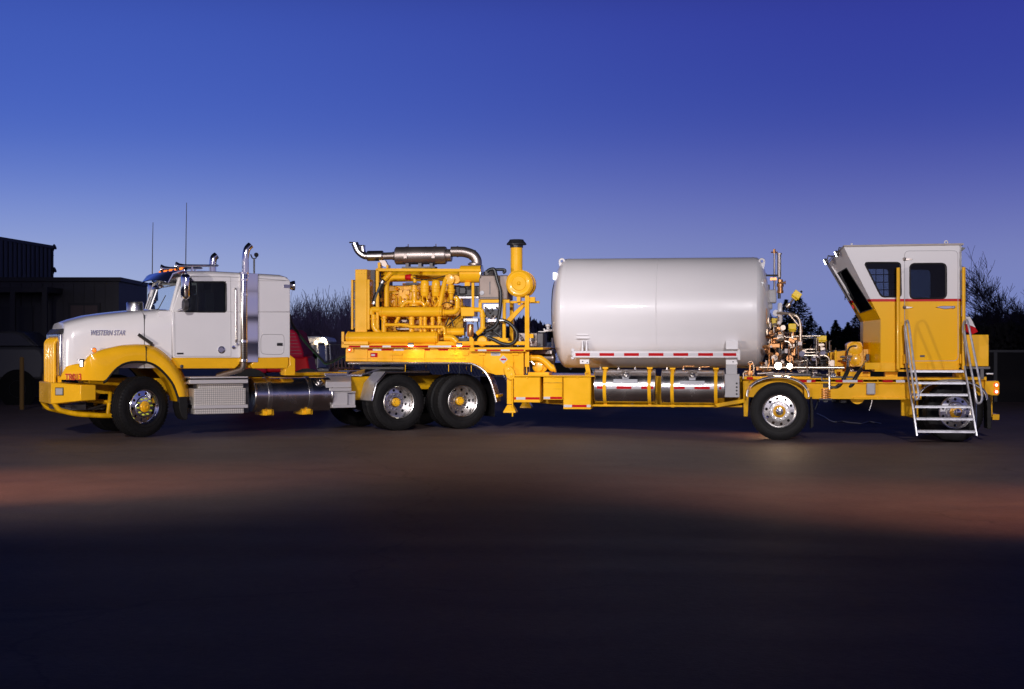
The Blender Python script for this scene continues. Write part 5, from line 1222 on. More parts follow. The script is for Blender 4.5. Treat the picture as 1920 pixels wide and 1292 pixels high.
# two deck work lamps that light the gooseneck side
for i, x in enumerate((770, 861)):
    q = P(x, 645.5, VN-.03); m = M(); m.box(q.x-.05, q.x+.05, VN-.05, VN+.02, q.z-.02, q.z+.025); wl = m.build('deck_lamp', DSTEEL, eng, .006)
    m = M(); m.box(q.x-.045, q.x+.045, VN-.045, VN-.01, q.z-.03, q.z-.021); m.build('lamp_lens', LCEN2 if i else (LCEN2 := mat('deck_lamp_lens', (1,.8,.6), .3, emit=(1,.8,.5), es=25)), wl)
    wp = world(TL, Vector((q.x, VN-.10, q.z-.06)))
    tgt = world(TL, Vector((q.x+(.15 if i == 0 else -.25), VG-.45, q.z-.35)))
    spot('deck_lamp_light', wp, tgt, 3, (1,.93,.8), 120, .9, .03)

# ================================================================== CONTROL CAB
VC = -1.18
CABZ0 = (P(1700, 567, VC).z); CABZ1 = (P(1700, 561.3, VC).z)
CABP = node_mat('control_cab_paint', _cabpaint, rough=.24, coat=.12, spec=.2)
S = [P(x, y, VC) for x, y in [(1582,463),(1651,599),(1651,690),(1803,690),(1803,459.5)]]
D3 = .82
B = [P(x, y, VC+D3) for x, y in [(1554.5,493),(1618.5,603),(1618.5,690)]]
zc0 = S[2].z
def mir(p): return Vector((p.x, -p.y, p.z))
def rounded(pts, k=4, r=.06):
    out = []
    n = len(pts)
    for i in range(n):
        a, b, c = pts[i-1], pts[i], pts[(i+1) % n]; d1 = (a-b).normalized()*r; d2 = (c-b).normalized()*r
        for j in range(k+1):
            t = j/k; out.append((b+d1)*(1-t)**2+b*2*t*(1-t)+(b+d2)*t*t)
    return out
# window openings (side plane)
def chaikin(pix, k=2):
    for _ in range(k):
        o = []
        for i in range(len(pix)):
            a, b = pix[i], pix[(i+1) % len(pix)]
            o += [(a[0]*.75+b[0]*.25, a[1]*.75+b[1]*.25), (a[0]*.25+b[0]*.75, a[1]*.25+b[1]*.75)]
        pix = o
    return pix
def rpix(pix, r=5, k=5):
    out = []
    for i in range(len(pix)):
        a, b, c = Vector(pix[i-1]), Vector(pix[i]), Vector(pix[(i+1) % len(pix)])
        d1 = (a-b).normalized()*r; d2 = (c-b).normalized()*r
        for j in range(k+1):
            t = j/k; q = (b+d1)*(1-t)**2+b*2*t*(1-t)+(b+d2)*t*t; out.append((q.x, q.y))
    return out
W1 = rpix([(1620.5,492.5),(1688,492.5),(1689.5,556.5),(1652.5,556.5)], 7)
W2 = rpix([(1706,494.5),(1774,494),(1774.3,559.5),(1706.3,560)], 10)
from mathutils.geometry import tessellate_polygon
def plate_with_holes(outer, holes, off, tess=True):
    """flat plate (3-D outline, 3-D holes) with thickness vector off"""
    loops = [outer]+holes; allp = [p for l in loops for p in l]
    m = M(); tri = tessellate_polygon(loops); n = len(allp); off = Vector(off)
    vs = allp+[p+off for p in allp]; fs = [tuple(t) for t in tri]+[tuple(i+n for i in reversed(t)) for t in tri]
    b = 0
    for l in loops:
        for i in range(len(l)): j = (i+1) % len(l); fs.append((b+i, b+j, b+j+n, b+i+n))
        b += len(l)
    m.add(vs, fs); return m
def facet(pt, y):   # on upper facet plane: project pixel to plane through S0,S1,B1
    n_ = (S[1]-S[0]).cross(B[1]-S[0]); lo_, hi_ = VC-.3, VC+.9
    f = lambda v: (TL.p(pt[0], pt[1], v)-S[0]).dot(n_)
    a_, b_ = lo_, hi_
    for _ in range(50):
        md = (a_+b_)/2
        if f(a_)*f(md) <= 0: b_ = md
        else: a_ = md
    return TL.p(pt[0], pt[1], (a_+b_)/2)
cb = M()
sidep = plate_with_holes(S, [[P(x, y, VC) for x, y in W1], [P(x, y, VC) for x, y in W2]], (0, .05, 0))
cb.add(sidep.v, [f for f, _ in sidep.f])
fs_ = plate_with_holes([mir(p) for p in S], [[mir(P(x, y, VC)) for x, y in W1], [mir(P(x, y, VC)) for x, y in W2]], (0, -.05, 0)); cb.add(fs_.v, [f for f, _ in fs_.f])
WF3 = [facet(q, 0) for q in [(1568,514),(1587.5,502.5),(1636,579),(1612.5,586.5)]]
for mm_ in (lambda p: p, mir):
    s_ = 1 if mm_ is not mir else -1
    f1 = plate_with_holes([mm_(p) for p in (S[0], B[0], B[1], S[1])], [[mm_(p) for p in WF3]], Vector((.035, .02*s_, 0))); cb.add(f1.v, [f for f, _ in f1.f])
    cb.prism([mm_(p) for p in (S[1], B[1], B[2], S[2])], Vector((.03, .03*s_, 0)))
Bm = [mir(b) for b in B]; Sm = [mir(s) for s in S]
# front (between the facets) with windscreen opening
def lerp(a, b, t): return a*(1-t)+b*t
fo_ = [B[0], B[1], Bm[1], Bm[0]]
def fpt(s, t): return lerp(lerp(B[0], B[1], t), lerp(Bm[0], Bm[1], t), s)
fr = plate_with_holes(fo_, [[fpt(.2,.2), fpt(.2,.84), fpt(.8,.84), fpt(.8,.2)]], (.04, 0, 0)); cb.add(fr.v, [f for f, _ in fr.f])
cb.prism([B[1], B[2], Bm[2], Bm[1]], (.04, 0, 0))
cb.prism([S[4], S[3], Sm[3], Sm[4]], (-.04, 0, 0))
cabc = cb.build('control_cab', CABP, tl, ang=25)
m = M()                                      # roof: flat part and front slope, with lip
o_ = Vector((0,0,.03)); ex_ = .03
A0 = S[0]+Vector((0,-ex_,.0)); A4 = S[4]+Vector((.03,-ex_,0)); Bx = B[0]+Vector((-.03,-.0,0))
m.prism([A0, A4, mir(A4), mir(A0)], o_); m.prism([A0, Bx, mir(Bx), mir(A0)], o_)
m.build('cab_roof', WHTG := mat('roof_edge_paint', (.36,.30,.27), .5, var=.1), cabc)
m = M(); q = P(1774, 455, -.6)
for x, y in ((1774,454.5),): m.tube([P(x,y,-.6)+Vector((.028*cos(t),0,.028*sin(t))) for t in [2*pi*i/14 for i in range(15)]], .012, 6)
m.tube([P(1597,461,-.3), P(1597,456,-.3)], .02, 6); m.build('roof_lifting_eye', WHT, cabc)
# glazing
m = M(); m.prism([P(x, y, VC+.012) for x, y in W1], (0,.006,0)); g1 = m.build('cab_window', GLM, cabc, smooth=False)
m = M(); m.prism([P(x, y, VC+.012) for x, y in W2], (0,.006,0)); g2 = m.build('cab_window', GLD, cabc, smooth=False)
for W__, g in ((W1, g1), (W2, g2)):
    m = M(); pts = [P(x, y, VC-.001) for x, y in W__]; m.tube(pts+[pts[0]], .016, 6); m.build('window_seal', BLK, g)
m = M(); m.prism([p+Vector((.01,.01,0)) for p in WF3], (.005,.005,0)); g3 = m.build('cab_window', GLD2 := glass('dark_tinted_glass', (.10,.11,.13), .05), cabc, smooth=False)
m = M(); pts = WF3+[WF3[0]]; m.tube(pts, .014, 6); m.build('window_seal', BLK, g3)
m = M(); m.prism([mir(p) for p in WF3], (.005,-.005,0)); m.build('cab_window', GLD2, cabc, smooth=False)
m = M(); m.prism([fpt(.19,.19)+Vector((.01,0,0)), fpt(.19,.85)+Vector((.01,0,0)), fpt(.81,.85)+Vector((.01,0,0)), fpt(.81,.19)+Vector((.01,0,0))], (.006,0,0)); m.build('cab_windscreen', GLD, cabc, smooth=False)
for W__ in (W1, W2):
    m = M(); m.prism([mir(P(x, y, VC+.012)) for x, y in W__], (0,-.006,0)); m.build('cab_window', GLS, cabc, smooth=False)
# wire mesh behind the far window as seen through W1
m = M(); a = P(1600, 556, VC); b = P(1700, 556, VC); z0 = a.z; z1 = P(1650,492,VC).z
k = 0
x = a.x
while x < b.x+.3: m.tube([(x, 1.08, z0), (x, 1.08, z1)], .008, 4); x += .145
z = z0+.05
while z < z1: m.tube([(a.x, 1.09, z), (b.x+.3, 1.09, z)], .008, 4); z += .145
m.build('window_guard', BLK, cabc)
# interior
m = M(); fl0 = P(1700, 690, VC).z+.03
m.box(S[1].x+.1, S[3].x-.05, -1.10, 1.10, fl0, fl0+.04); m.box(S[1].x+.05, S[1].x+.45, -1.0, 1.0, P(1700,580,VC).z-.1, P(1700,575,VC).z)
m.box(S[1].x+.9, S[1].x+1.3, -.25, .25, fl0+.45, fl0+.55); m.box(S[1].x+1.22, S[1].x+1.34, -.25, .25, fl0+.55, fl0+1.35); m.cyl((S[1].x+1.1,0,fl0),(S[1].x+1.1,0,fl0+.45),.05)
m.box(S[0].x+.15, S[4].x-.05, -1.08, 1.08, S[0].z-.16, S[0].z-.12)
m.box(S[4].x-.25, S[4].x-.06, .3, 1.05, fl0, S[0].z-.4)
m.build('cab_interior', INT, cabc)
# door and its seams, hinges, handle
m = M(); dl = rpix([(1696,470.5),(1796,470),(1796.5,676.5),(1696.5,677)], 9); pts = [P(x, y, VC-.001) for x, y in dl]; m.tube(pts+[pts[0]], .006, 5); cdr = m.build('cab_door', GREY, cabc)
for y in (486, 576.5):
    m = M(); q = P(1696, y, VC); m.lathe(q, (0,-1,0), [(0,.035),(.02,.03),(.03,0)], 14, caps=False); m.prism([P(1698,y-2.5,VC-.02), P(1698,y+2.5,VC-.02), P(1711.5,y+.5,VC-.02), P(1711.5,y-.5,VC-.02)], (0,.02,0)); m.build('hinge', STEEL, cdr, .003)
m = M(); m.prism([P(1754,576,VC-.03), P(1765,573.5,VC-.03), P(1791,573.5,VC-.03), P(1791,577.5,VC-.03), P(1772,579.5,VC-.03)], (0,.03,0)); m.lathe(P(1787,576,VC-.03), (0,-1,0), [(0,.028),(.02,.025),(.02,0)], 14); m.build('door_handle', CHR, cdr, .006)
m = M(); m.pb(TL, 1725, 666, 1734, 669.5, VC-.006, VC+.001); m.build('door_plate', BLK, cdr)
# corner roll on door edge, lower skirt
m = M(); m.pb(TL, 1622, 680, 1686, 693, VC-.02, VC+.1); m.pb(TL, 1711, 680, 1797, 693, VC-.02, VC+.1); m.pb(TL, 1640, 693, 1806, 697, VC-.03, .9)
for x in (1651, 1681, 1711, 1739, 1769, 1797): m.pb(TL, x-1, 680, x+1, 693, VC-.035, VC)
m.pb(TL, 1660, 697.5, 1683, 711, -1.0, -.7); m.pb(TL, 1790,697.5,1812,711,-1.0,-.7)
m.build('cab_skirt', YEL, cabc, .004)
# standing yellow handrail posts
for x0, x1, y0 in ((1681, 1687.5, 502), (1803.5, 1810.5, 501)):
    m = M(); vz = VC-.18; a = P((x0+x1)/2, 692, vz); b = P((x0+x1)/2, y0, vz); m.tube([a, b], .032, 14); m.tube([a+Vector((.004,0,0)), a+Vector((.004,.2,0))], .02, 8); q = P((x0+x1)/2, y0+8, vz); m.tube([q, q+Vector((0,.19,0))], .018, 8); m.tube([q+Vector((0,0,-.9)), q+Vector((0,.19,-.9))], .018, 8); m.build('handrail_post', YEL, cabc)
m = M(); m.pb(TL, 1694,664,1700,682,VC-.1,VC-.02); m.pb(TL, 1800,664,1806,682,VC-.1,VC-.02); m.build('stair_bracket', YEL, cabc, .004)
# cab lamps at the front lip
lampm = mat('cab_lamp_lens', (1,1,1), .3, emit=(.95,.97,1), es=22)
for x, y, v in ((1547.5,491,VC+.40), (1568,476,VC+.16), (1547.5,491,.40), (1547.5,491,.75)):
    c = P(x, y, v); m = M(); m.lathe(c, (-.8,0,-.4), [(-.05,.03),(-.03,.055),(.0,.06),(.012,.055)], 18); m.tube([c+Vector((.03,0,.02)), c+Vector((.05,0,.11)), c+Vector((.14,.03,.10))], .012, 6); lo = m.build('cab_lamp', DSTEEL, cabc)
    m = M(); m.lathe(c+Vector((-.8,0,-.4)).normalized()*.013, (-.8,0,-.4), [(0,.05),(.006,.04),(.007,0)], 18, caps=False); m.build('lamp_lens', lampm, lo)
m = M(); m.prism([P(1597,572,VC+.86), P(1601,571,VC+.86), P(1602,579,VC+.86), P(1598,578,VC+.86)], (0,.04,0)); m.build('side_marker', RED, cabc)
m = M(); m.prism([P(1803,463,-.6), P(1811,465,-.6), P(1804,471,-.6)], (0,.1,0)); m.build('rear_spotlight', BLK, cabc)
# white/red cone-shaped reel guard and yellow box behind the cab
m = M(); m.pb(TL, 1812, 627.5, 1854, 687, -1.1, .9); rb = m.build('rear_box', YEL, tl, .012)
m = M(); m.pb(TL, 1812, 687.5, 1857, 692, -1.12, .9); m.pb(TL, 1838,692,1845,712,-1.12,-1.0); m.build('box_shelf', DSTEEL, rb, .004)
m = M(); m.pb(TL, 1849, 699, 1863, 702.5, -1.14, -1.08); m.build('shelf_hook', ALU, rb, .008)
m = M(); m.prism([P(1811,594,-.9), P(1819,594,-.9), P(1829,614,-.9), P(1811,607,-.9)], (0,.5,0)); wg = m.build('warning_triangle', WHT, rb)
m = M(); m.prism([P(1811,607.5,-.92), P(1829,614.5,-.92), P(1833.5,622,-.92), P(1823,626.8,-.92), P(1811,622,-.92)], (0,.55,0)); m.build('triangle_base', REDT, wg)
m = M(); m.pp(TL, [(1847,715),(1871,714),(1874,717),(1874,738),(1871,741.5),(1860,741.5),(1847,738)], -1.15, -.85); tb_ = m.build('tail_lamp_block', YEL, tl, .008)
for y in (722, 734.5):
    rlamp(1868, y, -1.15, .042, tb_, 'tail_lamp', .6)
m = M(); m.pb(TL, 1861, 777, 1874, 787.5, -.5, .3); m.pb(TL, 1855,740,1861,782,-.4,-.3); m.build('rear_bumper', YEL, tl, .006)
m = M(); m.pb(TL, 1830, 712, 1850, 742, -1.0, 1.0); m.build('rear_crossmember', YELD, tl, .008)

# ================================================================== ALUMINIUM BOARDING STAIRS (hook on, lift off)
c0_ = P(1710, 698, VC-.1)
stt = thing('boarding_stairs', 'aluminium stairs with six treads and looped rails below the control cab door', 'stairs', tuple(world(TL, Vector((c0_.x, VC-.4, 0)))), -8.5)
off = Vector((c0_.x, VC-.4, 0))
def sp_(px, py, v): return P(px, py, v)-off
vt, vb = VC-.14, VC-.80
def vy(y): return vt+(vb-vt)*(y-682)/(816-682)
for (xa, xb) in ((1699, 1719), (1807, 1831)):
    m = M(); w__ = 6.5
    R = []
    for x, y in ((xa, 681), (xb, 816)):
        p = sp_(x, y, vy(y)); R.append([p+Vector((-.015,-.05,0)), p+Vector((.015,-.05,0)), p+Vector((.015,.05,0)), p+Vector((-.015,.05,0))])
    R.append([q+Vector((0,0,-.012)) for q in R[-1]])
    m.loft(R); m.build('stringer', GALV, stt, .004)
for i, (xa, xb, y) in enumerate(((1702,1807,696),(1707,1811,718),(1709.5,1815,740),(1713,1820,762.5),(1716,1824,785),(1719,1828,808.5))):
    m = M(); a = sp_(xa, y, vy(y)); b = sp_(xb, y, vy(y)); h = .021
    m.box(a.x+.01, b.x-.01, a.y-.10, a.y+.10, a.z-h, a.z+h-.012)
    for k in range(7): yy = a.y-.095+k*.03; m.box(a.x+.012, b.x-.012, yy, yy+.012, a.z+h-.012, a.z+h)
    m.build('tread', GALV, stt, .003)
def loop(pl, name='handrail'):
    m = M(); pts = [sp_(x, y, v) for x, y, v in pl]; m.tube(catmull(pts+[pts[0]] if False else pts, 6), .019, 10); return m.build(name, GALV, stt)
for ox, oy in ((0, 0), (110, -2)):
    if ox == 0:
        pl = [(1702,684,vt-.02),(1699,650,vt-.06),(1697,622,vt-.1),(1697.5,607,vt-.14),(1700,601.5,vt-.2),(1703,605,vt-.26),(1707,630,vt-.34),(1713,680,vt-.5),(1720,722,vt-.62),(1722.5,742,vt-.66),(1720,748.5,vt-.66),(1716,747,vt-.62),(1713,730,vt-.55),(1704,660,vt-.3),(1699,625,vt-.18),(1698,612,vt-.14)]
    else:
        pl = [(1810,688,vt-.02),(1810,650,vt-.06),(1806,622,vt-.1),(1806.5,607,vt-.14),(1810.5,600,vt-.2),(1814.5,604,vt-.26),(1822,640,vt-.36),(1834,700,vt-.54),(1841,738,vt-.64),(1840,752,vt-.68),(1835,756,vt-.68),(1830.5,750,vt-.64),(1826,720,vt-.56),(1813,650,vt-.3),(1808,620,vt-.18)]
    loop(pl)
for xa, xb in ((1716, 1718), (1829.5, 1829)):
    m = M(); m.tube([sp_(xa, 745, vb+.28), sp_(xb, 812, vb+.02)], .016, 8); m.build('stair_leg', ALU, stt)

# ================================================================== PIPING BETWEEN TANK AND CAB
PSTL = mat('piping_steel', (.60,.50,.40), .3, .9)
root = M(); root.pb(TL, 1436, 700, 1520, 704.5, -1.1, .9); root.pb(TL, 1520, 706, 1600, 708.5, -1.15, .6)
pg = root.build('piping_skid', DSTEEL, tl, .004)
def pobj(name, pl, r, rad_, mt, fl_=()): return pipe_obj(name, pl, r, rad_, mt, pg, fl_)
pobj('vent_pipe', [(1452,469,-.2),(1452,545,-.2)], .018, .05, STEEL)
m = M(); m.tube([P(1445.5,473,-.2), P(1458,473,-.2)], .014, 6); m.tube([P(1452,467,-.2), P(1452,475,-.2)], .024, 8); m.pb(TL, 1444, 520.5, 1456, 525.5, -.25,-.1); m.build('vent_valve', BRASS, pg)
pobj('relief_stack', [(1461,475,-.3),(1461,520,-.3)], .036, .05, STEEL, ((0,.02),))
pobj('relief_stack', [(1461,520,-.3),(1461,560,-.3)], .028, .05, DSTEEL, ((0,.3),(0,.7)))
m = M(); m.tube([P(1432,516.5,-.25), P(1464,516.5,-.25)], .018, 8); m.build('stack_brace', DSTEEL, pg)
m = M()
for y, r in ((527,.05),(535,.065),(541,.05),(547,.06)): m.lathe(P(1463,y,-.3), (0,0,1), [(-.03,r*.6),(-.025,r),(.025,r),(.03,r*.6)], 12)
m.lathe(P(1467,530,-.35), (1,0,0), [(-.05,.02),(.04,.02),(.04,.035),(.06,.035)], 10); m.build('relief_valve', BRASS, pg)
m = M(); m.pb(TL, 1441, 543, 1456, 568, -.3, .1); m.lathe(P(1437,574.5,-.3), (1,0,0), [(-.04,.06),(.10,.06),(.11,.04)], 16); m.build('gauge_box', GREY, pg, .02)
m = M(); m.lathe(P(1462.5,605,-.35), (0,0,1), [(0,.035),(.02,.045),(P(1462,568,-.35).z-P(1462,605,-.35).z-.02,.042),(P(1462,568,-.35).z-P(1462,605,-.35).z,.03)], 18); m.lathe(P(1455,587,-.3), (0,-1,0), [(-.05,.06),(.05,.06)], 16); m.build('frosted_pipe', WHT, pg, label='white frost-covered riser pipe')
pobj('riser_pipe', [(1461,605,-.35),(1461,668,-.35)], .03, .05, DSTEEL, ((0,.3),(0,.8)))
def actuator(px, py, v, w, h, tilt, stem):
    """yellow valve actuator with stem and valve body"""
    c = P(px, py, v); m = M(); t = radians(tilt); R_ = Matrix.Rotation(-t, 3, 'Y')
    def bx(x0,x1,y0,y1,z0,z1):
        vs = [(x0,y0,z0),(x1,y0,z0),(x1,y1,z0),(x0,y1,z0),(x0,y0,z1),(x1,y0,z1),(x1,y1,z1),(x0,y1,z1)]
        m.add([c+R_ @ Vector(q) for q in vs], [(0,3,2,1),(4,5,6,7),(0,1,5,4),(1,2,6,5),(2,3,7,6),(3,0,4,7)])
    bx(-w/2,w/2,-.07,.07,-h*.2,h/2); bx(-w*.55,w*.55,-.08,.08,-h*.3,-h*.18); bx(-w*.42,w*.42,-.06,.06,-h/2,-h*.32)
    o = m.build('valve_actuator', ACT, pg, .012)
    m = M(); a = c+R_ @ Vector((0,0,-h/2)); b = c+R_ @ Vector((0,0,-h/2-stem)); m.tube([a, b], .018, 8); m.lathe(b, (b-a), [(-.05,.02),(-.04,.045),(0,.05),(.04,.045),(.05,.02)], 14); m.build('valve_stem', PSTL, o)
    return o
ACT = mat('actuator_yellow', (.90,.62,.01), .4)
a1 = actuator(1493, 554, -.3, .15, .16, -38, .16); actuator(1455, 605, -.2, .16, .16, 0, .14); actuator(1485.5, 614.5, -.5, .14, .15, 0, .12); actuator(1540.5, 635.5, -.5, .17, .12, 0, .10)
m = M(); m.tube([P(1501,548,-.3), P(1504,546,-.3)], .02, 8); m.build('cable_gland', BLK, a1)
m = M(); m.tube(catmull([P(x,y,-.3) for x,y in [(1485,560),(1484,572),(1478,577),(1472,573)]], 5), .012, 6); m.tube(catmull([P(x,y,-.3) for x,y in [(1482,566),(1478,578),(1472,590)]], 5), .01, 6); m.build('control_cable', NAVY, pg)
pobj('bent_tube', [(1458,587,-.35),(1478,588,-.5),(1490,590,-.6),(1499,598,-.6),(1501.5,612,-.6),(1501,704,-.6)], .028, .18, PSTL, ((4,.1),(4,.5)))
pobj('bent_tube', [(1480,589,-.55),(1498,611,-.6)], .018, .1, PSTL)
pobj('sample_line', [(1488,630.5,-.6),(1538,630,-.6)], .014, .05, PSTL, ((0,.6),))
pobj('sample_line', [(1482,652,-.6),(1500,652,-.6)], .014, .05, PSTL)
pobj('sample_line', [(1500,655,-.6),(1532,655,-.6)], .016, .05, PSTL, ((0,.9),))
pobj('sample_line', [(1500,661,-.6),(1530,661,-.6)], .012, .05, PSTL)
pobj('transfer_pipe', [(1500,666.5,-.7),(1548,666.5,-.7),(1555,672,-.7),(1555.5,735,-.7)], .024, .10, PSTL, ((0,.2),(0,.8)))
pobj('transfer_pipe', [(1424,689,-.95),(1583,689.8,-.95)], .030, .05, PSTL, ((0,.35),))
pobj('transfer_pipe', [(1420,701,-.9),(1450,699,-.9)], .03, .05, STEEL)
pobj('riser_pipe', [(1487,622,-.5),(1487,690,-.5)], .024, .05, BRASS, ((0,.2),(0,.5)))
pobj('riser_pipe', [(1531,634,-.7),(1531,690,-.7)], .014, .05, STEEL)
pobj('riser_pipe', [(1443,600,-.6),(1443,690,-.6)], .016, .05, PSTL, ((0,.5),))
pobj('riser_pipe', [(1447,635,-.8),(1447,650,-.8),(1442.5,652,-.8),(1442.5,690,-.8)], .014, .04, BRASS)
pobj('bent_tube', [(1471,640,-.6),(1479,641,-.6),(1484,650,-.6)], .03, .12, PSTL); pobj('bent_tube', [(1498,690,-.8),(1498,678,-.8),(1512,676,-.8)], .02, .08, PSTL)
pobj('bent_tube', [(1466,622,-.6),(1470,632,-.6),(1484,633,-.6),(1493,638,-.6),(1494,650,-.6)], .012, .08, PSTL)
pobj('transfer_pipe', [(1394,710,-1.05),(1394,698,-1.05),(1400,697,-1.05)], .014, .04, PSTL); pobj('transfer_pipe', [(1402,683,-1.05),(1404,678,-1.05),(1412,679,-1.05),(1414,700,-1.05),(1408,704,-1.05)], .012, .05, PSTL)
m = M(); q = P(1406,701,-1.08); m.lathe(q, (0,0,1), [(-.14,.012),(-.05,.02),(-.05,.045),(0,.05),(.05,.045),(.05,.02),(.16,.02),(.17,.05),(.19,.05)], 14); m.pb(TL, 1402,725,1408,731,-1.24,-1.2); m.build('drain_valve', BRASS, pg)
# many small fittings, valves and gauges: seeded clusters, each cluster a part
rnd = random.Random(21)
def cluster(name, x0, x1, y0, y1, n, mts, vr=(-1.0, .3)):
    for k, mt in enumerate(mts):
        m = M()
        for i in range(n):
            x = rnd.uniform(x0, x1); y = rnd.uniform(y0, y1); v = rnd.uniform(*vr); p = P(x, y, v)
            d = rnd.choice([(1,0,0),(0,0,1),(0,-1,0),(1,0,0)]); s = rnd.uniform(.012, .03)
            t = rnd.random()
            if t < .45: m.lathe(p, d, [(-.05,s*.6),(-.05,s),(-.02,s),(-.02,s*1.5),(.02,s*1.5),(.02,s),(.05,s),(.05,s*.6)], 8)
            elif t < .6: m.lathe(p, (0,-1,0), [(-.03,s),(0,s*2),(.02,s*2),(.02,0)], 14)
            elif t < .75: q = p; m.box(q.x-s*1.6, q.x+s*1.6, q.y-s, q.y+s, q.z-s*1.5, q.z+s*1.2)
            else:
                L_ = rnd.uniform(.12,.35); dd_ = Vector(rnd.choice([(1,0,0),(0,0,1)])); e2 = Vector(rnd.choice([(0,0,1),(1,0,0),(0,1,0)]))
                m.bend([p, p+dd_*L_, p+dd_*L_+e2*rnd.uniform(-.15,.15)], rnd.uniform(.007,.013), .04, 6, 3)
        m.build(name, mt, pg)
cluster('tube_fittings', 1434, 1470, 600, 700, 26, (STEEL, BRASS, PSTL, BRASS))
cluster('tube_fittings', 1466, 1500, 632, 700, 20, (STEEL, PSTL, BRASS, BRASS))
cluster('tube_fittings', 1500, 1560, 655, 705, 20, (STEEL, PSTL, CHR, DSTEEL))
cluster('tube_fittings', 1556, 1600, 668, 705, 10, (STEEL, PSTL, CHR))
cluster('tube_fittings', 1400, 1440, 686, 706, 8, (STEEL, BRASS))
for px, py in ((1452,647),(1428,690)):
    m = M(); q = P(px, py, -.8); m.box(q.x-.10, q.x+.10, q.y-.06, q.y+.06, q.z-.05, q.z+.03); m.lathe(q, (0,0,1), [(.03,.03),(.08,.03),(.09,.05),(.11,.05)], 12); m.build('valve_block', BRASS, pg, .01)
m = M(); m.pb(TL, 1534, 644, 1546, 649, -.6,-.4); m.pb(TL, 1538, 651, 1547, 657, -.6,-.4); m.pb(TL, 1537,658,1545,662,-.55,-.45); m.build('flow_meter', PSTL, pg, .006)
m = M(); m.pb(TL, 1526, 632, 1531, 660, -.3, -.1); m.pb(TL, 1470, 660, 1530, 686, .1, .6); m.lathe(P(1478,662,0), (1,0,0), [(-.2,0),(-.18,.14),(.1,.14),(.12,0)], 20, caps=False); m.build('vaporiser', DSTEEL, pg, .01)
# yellow power end / pump and bracket
m = M(); m.pp(TL, [(1552,661),(1588,657),(1588,706),(1560,706),(1566,690),(1564,676),(1552,673)], -.55, -.35); m.pb(TL, 1576, 697, 1632, 706, -.9, -.1); m.pb(TL, 1565,657,1569,706,-.9,-.55); pmp = m.build('pump_frame', YEL, pg, .008)
m = M(); m.pp(TL, rpix([(1588,645),(1596,641),(1614,641),(1617,646),(1619,684),(1612,687),(1594,687),(1589,682)], 3), -.75, -.2)
m.lathe(P(1604,654,-.75), (0,-1,0), [(-.02,.13),(.03,.12),(.05,.09),(.05,0)], 28, caps=False); m.lathe(P(1604,675,-.75), (0,-1,0), [(-.02,.11),(.04,.10),(.06,.06),(.06,0)], 28, caps=False)
for i in range(9): t = 2*pi*i/9; q = P(1604,675,-.75); m.lathe(q+Vector((.09*cos(t),-.03,.09*sin(t))), (0,-1,0), [(0,.012),(.02,.012),(.02,0)], 6)
for x in (1594,1600,1606,1612): m.pb(TL, x, 662, x+3, 668, -.79,-.74)
m.pb(TL, 1619, 655, 1628, 678, -.6, -.3); hp = m.build('pump', YELP, pg, .01)
m = M(); m.bend([P(1588,668,-.78), P(1590,655,-.8), P(1596,649,-.8), P(1606,649,-.8)], .015, .06, 8); m.build('pump_hose', HOSE, hp)
for pl, e0, e1 in (([(1590,690,-1.0),(1588,699,-1.08),(1581,712,-1.14),(1574,722,-1.15),(1566,727,-1.12)], (1590,676,-.95), None), ([(1615,692,-1.0),(1609,700,-1.08),(1602,712,-1.14),(1597,722,-1.14),(1590,727,-1.1)], (1623,680,-.9), None)):
    h_ = hose(pl, 0, .036, 'hydraulic_hose', pg); m = M(); m.tube([P(*pl[0]), P(*e0)], .034, 12); m.tube([P(*e0), Vector(P(*e0))+Vector((.01,.1,.02))], .03, 10); m.build('hose_end', ALU, h_)
m = M(); m.pb(TL, 1557,724,1569,728,-1.2,-1.0); m.pb(TL, 1624,664,1630,676,-.8,-.7); m.pb(TL, 1628, 682, 1650, 687,-.9,-.6); m.build('hose_clip', BLK, pg, .005)
# solenoid with coil
m = M(); q = P(1548.5, 738, -1.15); z0 = P(1548,748,-1.15).z; z1 = P(1548,728,-1.15).z
for i in range(6): z = z0+(z1-z0)*i/6; m.lathe((q.x,-1.1,z), (0,0,1), [(0,.06),(.004,.10),(.020,.10),(.024,.06)], 20)
so = m.build('solenoid_coil', BRASS, chm)
m = M()
for dx in (-.115,.115): m.tube([(q.x+dx,-1.14,z0-.05),(q.x+dx,-1.14,z1+.02)], .01, 6)
m.pb(TL, 1536,747.5,1560,750,-1.2,-1.0); m.pb(TL, 1543,712,1553,727,-1.15,-1.05); m.pb(TL, 1526,730,1535,740,-1.1,-1.0); m.pb(TL,1544,749,1552,754,-1.15,-1.0); m.build('solenoid_cage', BLK, so)
m = M(); m.bend([P(1541,714,-1.2), P(1541,706.5,-1.2), P(1555,706.5,-1.2)], .010, .03, 6); m.bend([P(1555.5,706,-1.2), P(1555.5,730,-1.2)], .016, .03, 8); m.build('cage_tube', ALU, so)
# the two lit work lamps
for i, (x, y, r) in enumerate(((1459,686,.062), (1481,686.5,.05))):
    c = P(x, y, -1.02); m = M(); m.lathe(c, (-.15,-1,-.05), [(-.07,.03),(-.05,r),(.0,r*1.15),(.01,r)], 18); wl = m.build('work_lamp', DSTEEL, pg)
    m = M(); m.lathe(c+Vector((0,-.012,0)), (-.15,-1,-.05), [(0,r*.95),(.01,r*.7),(.012,0)], 18, caps=False); m.build('lamp_lens', HOT, wl)
    wp = world(TL, c+Vector((-.02,-.08,0)))
    for tg, pw, sz in ((world(TL, c+Vector((-.6,-1.5,-1.0))), 12, 140),):
        spot('work_lamp_light', wp, tg, pw, (1,.58,.30), sz, .9, .05)
